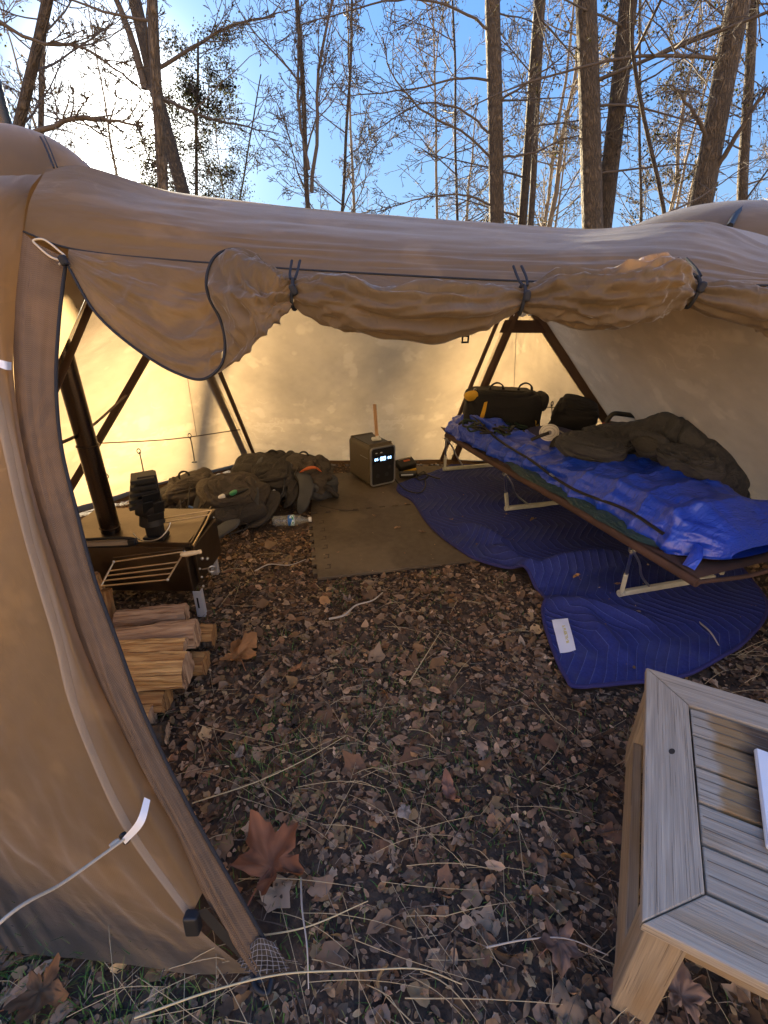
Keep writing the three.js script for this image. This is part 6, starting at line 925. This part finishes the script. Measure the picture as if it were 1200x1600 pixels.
tree([4.0, 3.071, -15.0], [3.777, 6.74, -15.0], 0.10, 14, 'pale slim trunk just behind the narrow dark one', { seed: 53, from: 4, limbs: 10, len: 2.6, kids: [7, 5, 3], bark: MT.barkPale, tip: 0.007 });
tree([3.434, 2.233, -9.0], [2.868, 4.661, -9.0], 0.178, 15, 'thick left trunk of the joined pair above the tent roof', { seed: 54, from: 2.8, limbs: 17, len: 3.4, kids: [7, 5, 2], ...droopy, bark: MT.barkPale, curve: 0.03, leaf: hang(0.12) });
tree([3.746, 2.314, -9.3], [3.567, 4.777, -9.3], 0.155, 15, 'right trunk of the joined pair, leaning away to the right', { seed: 55, from: 3.2, limbs: 15, len: 3.2, kids: [7, 5, 2], ...droopy, leaf: { share: 0.12, each: 3, size: 0.03, spread: 0.07, cols: olive, droop: 0.8 } });
tree([4.558, 2.418, -8.0], [4.448, 4.277, -8.0], 0.165, 14, 'thick leaning trunk near the right edge of the picture', { seed: 56, from: 3.6, limbs: 12, len: 3.0, kids: [7, 5, 3], ...droopy, bark: MT.barkPale, leaf: { share: 0.09, each: 3, size: 0.03, spread: 0.07, cols: olive, droop: 0.8 }, arms: [Object.assign([[4.615, 2.661, -8.0], [4.653, 2.982, -7.8], [4.726, 3.365, -7.6], [4.904, 3.676, -7.5]], { r: 0.04, kids: 9 }), Object.assign([[4.433, 3.099, -8.0], [4.188, 3.316, -7.9], [3.904, 3.55, -7.9], [3.755, 3.667, -7.9]], { r: 0.03, kids: 3 })] });
tree([8.425, 3.078, -13.0], [7.717, 5.595, -13.0], 0.13, 12, 'slim pale trunk at the far right behind the leaning one', { seed: 57, from: 3, limbs: 16, len: 2.8, kids: [9, 5, 3], bark: MT.barkPale, tip: 0.006, leaf: { share: 0.1, each: 3, size: 0.06, spread: 0.12, cols: olive, droop: 0.8 } });
tree([3.746, 2.173, -7.5], [3.291, 3.431, -7.5], 0.032, 8.5, 'wiry crooked sapling between the joined pair and the leaning trunk', { seed: 58, from: 2.2, limbs: 9, len: 1.7, kids: [6, 5, 3], bend: 0.35 });
tree([6.521, 2.946, -14.0], [5.937, 5.48, -14.0], 0.045, 10, 'thin upright sapling right of the joined pair', { seed: 59, from: 2.4, limbs: 14, len: 2, kids: [7, 5, 3], bark: MT.barkPale, tip: 0.006, leaf: { share: 0.12, each: 2, size: 0.06, spread: 0.1, cols: olive, droop: 0.8 } });
tree([1.879, 2.877, -14.0], [1.708, 4.769, -14.0], 0.045, 9, 'thin sapling left of the straight rough-barked trunk', { seed: 60, from: 2.2, limbs: 15, len: 2.2, kids: [8, 4, 2], tip: 0.006, leaf: hang(0.08, 0.08) });
{ // the far edge of the wood: more trees than one could point at singly
  const spots = [[-15.5, -27], [-11.5, -24], [-8.6, -30], [-1.2, -26], [2.4, -22], [3.8, -27], [6.2, -21], [8.4, -26], [10.2, -19], [12.5, -24], [15.4, -28], [18.5, -23], [20.5, -30], [5.2, -17.5], [13.8, -18]];
  const W = new Wood(), tips = []; let k = 0; const out = { limbs: W, twigs: W, tips };
  for (const [x, z] of spots) {
    reseed(700 + k++); const H = rr(8, 13), foot = new THREE.Vector3(x, -0.1, z), end = new THREE.Vector3(x + rr(-0.8, 0.8), H, z), p = []; for (let i = 0; i <= 8; i++) p.push(foot.clone().lerp(end, i / 8).add(rv().multiplyScalar(0.08)));
    const r = rr(0.06, 0.13); W.tube(p, r, 0.02, 7); const c = curve(p);
    for (let i = 0; i < 18; i++) { const t = rr(0.18, 0.98), az = rr(0, 6.28), el = rr(-0.1, 0.9); limb(c.getPoint(t), new THREE.Vector3(Math.cos(az), Math.tan(el), Math.sin(az)), rr(1.4, 3.4) * (1.15 - 0.6 * t), 0.022, { ...base, tip: 0.008, levels: 2, kids: [6, 4, 2] }, 0, out); }
  }
  stuff('distant_wood', W.geo(), MT.twigWarm, 'thin far trees and brush at the back of the wood, reading as one mass', 'woodland');
  stuff('distant_foliage', leaves(tips.filter((p, i) => rnd() < 0.14 && (p.x > 4 || rnd() < 0.25)), 3, 0.09, 0.15, [...olive, ...dry], 0.7), leafMat, 'sparse olive and tan leaves hanging in the far wood', 'foliage');
}

// ---------------------------------------------------------------- leaf litter
const inPoly = (P, x, z) => { let c = false; for (let i = 0, j = P.length - 1; i < P.length; j = i++) { const [xi, zi] = P[i], [xj, zj] = P[j]; if ((zi > z) !== (zj > z) && x < (xj - xi) * (z - zi) / (zj - zi) + xi) c = !c; } return c; };
const blanketPoly = [...blanketL, ...blanketR.slice().reverse()], tilePoly = [fA, fB, [0.20, -3.33], [-0.50, -3.16]], tile3 = [[0.34, -2.72], [1.05, -2.88], [0.93, -3.42], [0.215, -3.35]];
const covered = (x, z) => inPoly(blanketPoly, x, z) || inPoly(tilePoly, x, z) || inPoly(tile3, x, z);
const hemZ = (x) => x > -0.26 ? -0.44 : x > -0.777 ? lerp(-0.44, -0.488, (-0.26 - x) / 0.517) : lerp(-0.488, -0.84, Math.min(1, (-0.777 - x) / 0.72)), underHem = (x, z) => x < -0.16 && z < hemZ(x) + 0.004 && z > hemZ(x) - 0.13;
class Sheet { constructor() { this.p = []; this.c = []; this.i = []; }
  geo() { const g = new THREE.BufferGeometry(); g.setAttribute('position', new THREE.Float32BufferAttribute(this.p, 3)); g.setAttribute('color', new THREE.Float32BufferAttribute(this.c, 3)); g.setIndex(this.i); g.computeVertexNormals(); return g; } }
// outlines as radius over angle, the tip at angle 0
const lobed = (a) => 0.42 + 0.36 * Math.abs(Math.cos(a * 2.5)) ** 1.6 + 0.22 * Math.max(0, Math.cos(a)) - (Math.abs(Math.abs(a) - Math.PI) < 0.5 ? 0.16 : 0) + 0.07 * Math.cos(a * 15);
const oval = (a) => 0.62 / Math.sqrt((Math.cos(a) / 1.5) ** 2 + (Math.sin(a) / 0.72) ** 2) * 0.72 * (1 + 0.25 * Math.max(0, Math.cos(a)) ** 8);
const oak = (a) => oval(a) * (0.85 + 0.22 * Math.abs(Math.cos(a * 4.5)));
const torn = (a, s) => 0.55 + 0.35 * n3(Math.cos(a) * 1.4, Math.sin(a) * 1.4, s);
function addLeaf(S, c, size, shape, col, n = 14, curl = 0.5, tilt = 0.3, rings = 2) {
  const M = new THREE.Matrix4().makeRotationFromEuler(new THREE.Euler(rr(-tilt, tilt), rr(0, 6.283), rr(-tilt, tilt), 'YXZ')), b = S.p.length / 3, v = new THREE.Vector3(), s = rr(0, 99), ca = rr(-curl, curl), cb = rr(-curl * 0.4, curl), cc = rr(-curl, curl), vein = rr(0.7, 0.95);
  const put = (x, z, k) => { let y = ca * x * x * 0.8 + cb * z * z * 1.1 + cc * x * z * 0.8 + 0.10 * n3(x * 3 + s, 1, z * 3) * curl * 2 - 0.05 * Math.exp(-Math.abs(z) * 16) * (0.4 + curl); v.set(x * size * (1 - 0.18 * Math.abs(cb)), y * size, z * size * (1 - 0.25 * Math.abs(cb))).applyMatrix4(M); S.p.push(c[0] + v.x, c[1] + v.y, c[2] + v.z); const f = k * (0.9 + 0.2 * n3(x * 5 + s, 7, z * 5)); S.c.push(col[0] * f, col[1] * f, col[2] * f); };
  put(0, 0, vein);
  for (let q = 1; q <= rings; q++) for (let k = 0; k < n; k++) { const a = k / n * 2 * Math.PI - Math.PI, r = shape(a, s) * q / rings; put(r * Math.cos(a), r * Math.sin(a), q === rings ? 1.03 : 1); }
  for (let k = 0; k < n; k++) { const k2 = (k + 1) % n; S.i.push(b, b + 1 + k2, b + 1 + k); for (let q = 1; q < rings; q++) { const i0 = b + 1 + (q - 1) * n, i1 = i0 + n; S.i.push(i0 + k, i0 + k2, i1 + k2, i0 + k, i1 + k2, i1 + k); } }
}
const litterMat = new THREE.MeshPhysicalMaterial({ color: 0xffffff, vertexColors: true, roughness: 0.78, side: THREE.DoubleSide, specularIntensity: 0.5 });
const browns = [[0.184, 0.108, 0.064], [0.244, 0.149, 0.089], [0.313, 0.199, 0.122], [0.126, 0.081, 0.052], [0.359, 0.244, 0.154], [0.212, 0.117, 0.069], [0.277, 0.184, 0.121], [0.090, 0.062, 0.042], [0.437, 0.312, 0.204], [0.36, 0.25, 0.13], [0.30, 0.17, 0.08]];
{
  reseed(4242); const S = new Sheet();
  const spot = () => { const z = rnd() < 0.62 ? rr(-2.3, -0.15) : rr(-3.7, 0.1), x = rr(-1.75, 1.85); return [x, z]; };
  const patch = (x, z) => fbm(x * 1.7 + 4, 1, z * 1.7, 3);
  let made = 0;
  for (let k = 0; k < 90000 && made < 44000; k++) {
    const [x, z] = spot(); if (covered(x, z) || underHem(x, z)) continue; if (patch(x, z) < -0.28 && rnd() < 0.6) continue;
    const near = z > -1.4, d = rnd(), size = d < 0.76 ? rr(0.005, 0.014) : d < 0.95 ? rr(0.012, 0.027) : rr(0.024, 0.046), f = 0.45 + 1.0 * rnd() * rnd() + 0.25 * rnd(), b = browns[Math.floor(rnd() * browns.length)], w = rnd() < 0.08 ? 1.6 : 1;
    const kind = rnd(), sh = kind < 0.46 ? torn : kind < 0.68 ? oval : kind < 0.91 ? oak : lobed, flat = rnd() < 0.8;
    addLeaf(S, [x, gh(x, z) + rr(0.002, 0.022), z], size * (sh === lobed ? 1.3 : 1), sh, [b[0] * f * w, b[1] * f * w, b[2] * f * w], near && size > 0.014 ? 12 : 8, rr(0.15, 1.2), flat ? 0.32 : 1.2, near && size > 0.02 ? 2 : 1); made++;
  }
  // the strip outside the tent and beyond it, thinner
  for (let k = 0; k < 9000; k++) { const a = rr(0, 6.283), d = 2 + 12 * Math.pow(rnd(), 1.5), x = -0.1 + d * Math.cos(a), z = -2 + d * Math.sin(a); if (Math.abs(x) < 2 && z > -3.6 && z < 0.1) continue; const b = browns[Math.floor(rnd() * browns.length)]; addLeaf(S, [x, gh(x, z) + rr(0.004, 0.02), z], rr(0.025, 0.06), rnd() < 0.5 ? oak : lobed, b, 8, 0.7, 0.5, 1); }
  stuff('leaf_litter', S.geo(), litterMat, 'matted dark brown fallen leaves and bits covering the soil inside and around the tent', 'leaf litter');
}
{ // dry straw and twigs
  reseed(5151); const W = new Wood(), D = new Wood(), F = new Wood();
  const stalk = (X, x, z, L, r, arch, az) => { const p = []; let dx = Math.cos(az), dz = Math.sin(az), c = rnd() < 0.25 ? rr(-0.9, 0.9) : rr(-0.22, 0.22), kink = rnd() < 0.35 ? rr(-0.7, 0.7) : 0, kt = rr(0.3, 0.7), yy = gh(x, z) + rr(0.008, 0.028); for (let i = 0; i <= 6; i++) { const t = i / 6; p.push(new THREE.Vector3(x, yy + arch * Math.sin(Math.PI * t) + 0.004 * n3(x * 20, z * 20, 1), z)); const a = az + c * (t - 0.5) + (t > kt ? kink : 0); x += Math.cos(a) * L / 6; z += Math.sin(a) * L / 6; } if (p.some((q) => covered(q.x, q.z))) return; X.tube(p, r * 0.72, r * 0.36, 4); };
  for (let k = 0; k < 330; k++) { const z = rr(-2.2, -0.2), x = rr(-1.0, 1.1); stalk(W, x, z, rr(0.05, 0.20), rr(0.0008, 0.0017), rr(-0.004, 0.02), rr(0, 6.28)); }
  for (let k = 0; k < 60; k++) { const x = rr(-0.62, 0.1), z = rr(-1.05, -0.3); stalk(W, x, z, rr(0.1, 0.3), rr(0.0009, 0.0019), rr(0.0, 0.04), rr(-0.4, 1.3)); }
  for (let k = 0; k < 26; k++) { const x = rr(-0.75, 0.3), z = rr(-0.47, -0.28); stalk(W, x, z, rr(0.08, 0.26), rr(0.0008, 0.0016), rr(0.0, 0.05), rr(-0.6, 0.9)); }
  for (let k = 0; k < 90; k++) { const x = rr(1.05, 1.75), z = rr(-1.75, -0.8); stalk(W, x, z, rr(0.12, 0.4), rr(0.001, 0.002), rr(0.0, 0.05), rr(-0.8, 0.5)); }
  for (let k = 0; k < 900; k++) { const z = rr(-2.9, -0.2), x = rr(-1.0, 1.1); stalk(D, x, z, rr(0.03, 0.14), rr(0.001, 0.003), rr(-0.003, 0.01), rr(0, 6.28)); }
  for (let k = 0; k < 2200; k++) { const z = rr(-2.4, -0.2), x = rr(-1.0, 1.1); stalk(F, x, z, rr(0.012, 0.06), rr(0.0006, 0.0016), 0.002, rr(0, 6.28)); }
  for (let k = 0; k < 120; k++) { const x = rr(-1.45, -1.0), z = rr(-2.5, -2.0); stalk(W, x, z, rr(0.05, 0.2), rr(0.001, 0.002), rr(0, 0.08), rr(0, 6.28)); }
  stuff('dry_straw', W.geo(), mat(lin(0.40, 0.32, 0.19), 0.8), 'scattered pale dry grass stalks lying over the leaf litter', 'straw');
  stuff('small_twigs', D.geo(), mat(lin(0.09, 0.065, 0.05), 0.9), 'scattered small dark twigs in the leaf litter', 'twigs');
  stuff('leaf_crumbs', F.geo(), mat(lin(0.24, 0.19, 0.145), 0.9), 'fine pale crumbs of stems and leaf ribs in the litter', 'leaf litter');
}
{ // crumbs of leaf and stem tracked onto the foam tiles and the blanket
  reseed(3131); const S = new Sheet();
  for (let k = 0; k < 420; k++) { const x = rr(-0.5, 1.6), z = rr(-3.3, -1.2), tile = inPoly(tilePoly, x, z) || inPoly(tile3, x, z), bl = inPoly(blanketPoly, x, z); if (!tile && !bl) continue; if (bl && rnd() < 0.55) continue; const b = browns[Math.floor(rnd() * browns.length)], f = rr(0.8, 1.8); addLeaf(S, [x, bl ? 0.036 : 0.021, z], rnd() < 0.85 ? rr(0.002, 0.006) : rr(0.006, 0.014), torn, [b[0] * f, b[1] * f, b[2] * f], 7, 0.8, 0.4, 1); }
  stuff('leaf_crumbs', S.geo(), litterMat, 'crumbs of leaf and stem tracked onto the foam tiles and blanket', 'leaf litter');
}
{ // green grass coming through in patches
  reseed(6161); const S = new Sheet();
  const tuft = (cx, cz, rad, n, h) => { for (let k = 0; k < n; k++) { const a = rr(0, 6.283), d = rad * Math.sqrt(rnd()), x = cx + d * Math.cos(a), z = cz + d * Math.sin(a); if (covered(x, z)) continue; const y = gh(x, z), az = rr(0, 6.283), L = h * rr(0.5, 1.3), lean = rr(0.2, 1.0), w = rr(0.0010, 0.0022), b = S.p.length / 3, sx = -Math.sin(az) * w, sz = Math.cos(az) * w, g = rr(0.8, 1.8), col = rnd() < 0.75 ? [0.06 * g, 0.125 * g, 0.028 * g] : [0.13 * g, 0.14 * g, 0.045 * g];
      for (let i = 0; i <= 3; i++) { const t = i / 3, px = x + Math.cos(az) * lean * L * t * t, pz = z + Math.sin(az) * lean * L * t * t, py = y + L * t * (1 - 0.35 * lean * t), f = 1 - t * 0.9; S.p.push(px - sx * f, py, pz - sz * f, px + sx * f, py, pz + sz * f); S.c.push(...col, ...col); }
      for (let i = 0; i < 3; i++) { const q = b + 2 * i; S.i.push(q, q + 1, q + 3, q, q + 3, q + 2); } } };
  for (const [x, z, r, n, h] of [[0.10, -1.02, 0.24, 420, 0.035], [0.02, -1.25, 0.22, 260, 0.032], [-0.33, -0.95, 0.15, 170, 0.045], [-0.28, -0.78, 0.14, 150, 0.045], [0.22, -0.62, 0.16, 140, 0.022], [0.30, -0.78, 0.12, 90, 0.022], [-0.05, -1.55, 0.2, 120, 0.025], [-0.12, -0.52, 0.1, 60, 0.03], [0.45, -1.0, 0.15, 70, 0.022], [-0.55, -0.40, 0.14, 330, 0.045], [-0.38, -0.36, 0.10, 230, 0.04], [-0.22, -0.33, 0.08, 120, 0.035], [-0.72, -0.42, 0.1, 150, 0.04], [0.08, -0.33, 0.1, 60, 0.03], [0.3, -0.3, 0.1, 60, 0.03], [-0.45, -1.35, 0.15, 60, 0.03]]) tuft(x, z, r, n, h);
  for (let k = 0; k < 130; k++) tuft(rr(-0.9, 1.0), rr(-2.0, -0.25), 0.09, 14, 0.03);
  stuff('grass', S.geo(), litterMat, 'short green grass blades coming up through the leaf litter', 'grass');
}
// leaves large enough to pick out one by one
function bigLeaf(pos, size, shape, col, label, yaw, curl = 0.35, group) {
  const S = new Sheet(); const keep = seed; reseed(Math.round(Math.abs(pos[0] * 7919 + pos[2] * 104729)) + 17);
  addLeaf(S, [0, 0, 0], size, shape, col, 44, curl, 0.10, 5); seed = keep;
  { const P = S.p, C = S.c; for (let i = 0; i < P.length; i += 3) { const f = 0.82 + 0.55 * n3(P[i] / size * 2.2 + 7, size * 300, P[i + 2] / size * 2.2) + 0.35 * n3(P[i] / size * 7, 3, P[i + 2] / size * 7); C[i] *= f; C[i + 1] *= f * 0.98; C[i + 2] *= f * 0.96; const x = P[i] / size, z = P[i + 2] / size; P[i + 1] += size * ((0.16 * x * x + 0.42 * Math.pow(Math.abs(z), 1.3)) * Math.min(1, curl) + 0.16 * n3(x * 1.7 + size * 90, 3, z * 1.7) + 0.10 * n3(x * 5, size * 70, z * 5) + 0.20 * (x * x + z * z) * Math.sin(Math.atan2(z, x) * 4 + size * 50)) * Math.min(1, curl * 1.3); } }
  const g = S.geo(); g.rotateY(yaw); g.computeBoundingBox(); const y0 = g.boundingBox.min.y;
  const t = thing('fallen_leaf', [pos[0], pos[1], pos[2]], label, 'leaf', group ?? 'large fallen leaves on the ground');
  g.translate(pos[0], pos[1] - y0 * 0.7, pos[2]); part(t, 'blade', g, litterMat);
  const st = []; for (let i = 0; i <= 4; i++) st.push([pos[0] - Math.cos(yaw) * size * (0.1 + i * 0.22), pos[1] + 0.004 + 0.004 * i % 0.01, pos[2] + Math.sin(yaw) * size * (0.1 + i * 0.22) + 0.004 * i]);
  part(t, 'stem', tube(st, size * 0.018, 5), mat(lin(col[0] * 0.8, col[1] * 0.7, col[2] * 0.7), 0.8));
}
const gl = (p, y = 0.02) => [p[0], y, p[2]];
bigLeaf(gl([-0.521, 0, -1.307]), 0.085, lobed, [0.40, 0.205, 0.085], 'bright tan maple leaf beside the split firewood', 2.2, 0.8);
bigLeaf(gl([-0.252, 0, -0.625], 0.025), 0.105, lobed, [0.245, 0.105, 0.055], 'largest rust-brown maple leaf, next to the tent door zipper', 1.1, 1.0);
bigLeaf(gl([-0.308, 0, -1.244]), 0.035, oak, [0.36, 0.18, 0.085], 'small orange-brown leaf right of the tan maple leaf', 0.6, 0.5);
bigLeaf(gl([0.168, 0, -0.801]), 0.055, oak, [0.24, 0.125, 0.085], 'curled reddish leaf at the centre of the bare ground', 2.6, 1.0);
bigLeaf(gl([0.191, 0, -1.71]), 0.05, lobed, [0.27, 0.165, 0.10], 'pinkish brown leaf below the front edge of the foam tile', 1.8, 0.7);
bigLeaf(gl([0.425, 0, -0.647]), 0.02, oval, [0.42, 0.20, 0.05], 'tiny orange leaf left of the wooden table', 0.3, 0.4);
bigLeaf(gl([0.052, 0, -0.751]), 0.032, torn, [0.34, 0.30, 0.26], 'pale grey chip of leaf at the centre of the ground', 0.3, 0.3);
bigLeaf(gl([-0.409, 0, -0.91]), 0.036, oak, [0.30, 0.26, 0.22], 'pale grey leaf lying above the straw at left centre', 2.9, 0.6);
bigLeaf(gl([-0.249, 0, -0.698]), 0.018, torn, [0.45, 0.48, 0.55], 'pale bluish scrap above the largest maple leaf', 0.3, 0.4);
bigLeaf(gl([-0.15, 0, -1.64]), 0.04, lobed, [0.24, 0.19, 0.16], 'grey leaf beside a stick below the foam tile', 0.9, 0.8);
bigLeaf(gl([0.35, 0, -0.488]), 0.055, lobed, [0.20, 0.125, 0.09], 'dark curled maple leaf left of the table leg', 0.2, 0.9);
bigLeaf(gl([0.55, 0, -0.408]), 0.055, lobed, [0.30, 0.20, 0.15], 'pale brown crumpled leaf below the table corner', 1.2, 1.0);
bigLeaf(gl([-0.637, 0, -0.412]), 0.06, lobed, [0.20, 0.10, 0.045], 'rusty clump leaf outside the tent at the lower left', 0.2, 0.9);
// scraps on the mat and blanket
const onMat = (p, y, s, l, c = [0.34, 0.23, 0.15]) => bigLeaf(gl(p, y), s, oak, c, l, hash(p[0] * 1000 | 0, p[2] * 1000 | 0, 2) * 6, 0.7, 'leaf scraps on the mats');
onMat([0.078, 0, -2.321], 0.018, 0.026, 'curled leaf scrap in the middle of the foam tile');
onMat([0.21, 0, -2.275], 0.018, 0.032, 'torn leaf scrap right of centre on the foam tile');
onMat([-0.056, 0, -2.476], 0.018, 0.018, 'tiny leaf scrap below the seam between foam tiles');
onMat([-0.233, 0, -2.054], 0.018, 0.014, 'tiny leaf scrap near the left rim of the foam tile');
onMat([-0.38, 0, -2.853], 0.019, 0.03, 'leaf scrap on the foam beside the grey shoulder strap');
onMat([0.384, 0, -2.4], 0.033, 0.018, 'tiny leaf scrap on the blanket edge beside the tile');
onMat([0.711, 0, -2.467], 0.033, 0.02, 'leaf scrap on the blanket before the middle cot leg');
onMat([0.849, 0, -2.4], 0.033, 0.032, 'brown leaf on the blanket right of the middle cot leg');
onMat([0.864, 0, -1.785], 0.05, 0.03, 'orange-brown leaf on the blanket beside its fold', [0.40, 0.22, 0.09]);
onMat([1.014, 0, -1.533], 0.036, 0.03, 'brown leaf on the blanket under the near cot leg');
onMat([1.031, 0, -1.744], 0.036, 0.022, 'leaf scrap against the foot of the near cot leg');
// single long stalks and sticks
function stick(pts, r, m, label, name = 'dry_stalk') { const c = pts[Math.floor(pts.length / 2)]; single(name, c, tube(pts, (t) => r * (1 - 0.5 * t), 6, pts.length * 8), m, label, 'stalk', 'long single stalks on the ground'); }
const strawM = mat(lin(0.52, 0.43, 0.25), 0.75), stickM = mat(lin(0.40, 0.36, 0.31), 0.85);
stick([[-0.437, 0.05, -0.37], [-0.309, 0.07, -0.398], [-0.186, 0.08, -0.417], [-0.047, 0.07, -0.426], [0.072, 0.05, -0.435], [0.147, 0.02, -0.425]], 0.0019, strawM, 'long arched straw stalk crossing in front of the tent foot');
stick([[-0.49, 0.02, -0.771], [-0.337, 0.035, -0.818], [-0.229, 0.03, -0.881], [-0.113, 0.02, -0.972]], 0.0016, strawM, 'straight straw stalk pointing up and right from the door zipper');
stick([[0.086, 0.02, -1.185], [0.149, 0.02, -1.308], [0.222, 0.02, -1.449]], 0.0018, strawM, 'short pale straw at the middle of the ground');
stick([[0.204, 0.02, -0.48], [0.281, 0.03, -0.488], [0.365, 0.03, -0.49], [0.441, 0.02, -0.468]], 0.0019, stickM, 'pale crooked twig running to the table leg', 'pale_twig');
stick([[-0.606, 0.02, -1.877], [-0.548, 0.03, -1.918], [-0.451, 0.028, -1.916], [-0.382, 0.02, -1.982]], 0.0035, stickM, 'pale stick lying below the water bottle', 'pale_twig');
stick([[-0.22, 0.02, -1.519], [-0.164, 0.03, -1.527], [-0.117, 0.025, -1.602], [-0.049, 0.02, -1.644], [-0.006, 0.02, -1.701]], 0.0052, stickM, 'pale forked stick near the foam tile', 'pale_twig');
stick([[-0.392, 0.02, -2.623], [-0.278, 0.02, -2.567], [-0.153, 0.02, -2.549]], 0.003, MT.twig, 'thin dark twig on the foam by the backpack strap', 'dark_twig');
stick([[-0.185, 0.02, -0.602], [-0.169, 0.05, -0.531], [-0.148, 0.06, -0.464], [-0.14, 0.03, -0.415]], 0.0025, stickM, 'upright pale stalk right of the largest maple leaf', 'pale_twig');
stick([[-0.269, 0.02, -0.496], [-0.155, 0.04, -0.505], [-0.034, 0.03, -0.554]], 0.0019, strawM, 'straw stalk lying across the tent foot patch');
stick([[1.247, 0.02, -1.507], [1.232, 0.04, -1.406], [1.234, 0.02, -1.351]], 0.004, stickM, 'pale bent stick on the ground right of the blanket', 'pale_twig');

scene.traverse((o) => { if (o.isMesh) o.castShadow = o.receiveShadow = true; });
renderer.render(scene, camera);
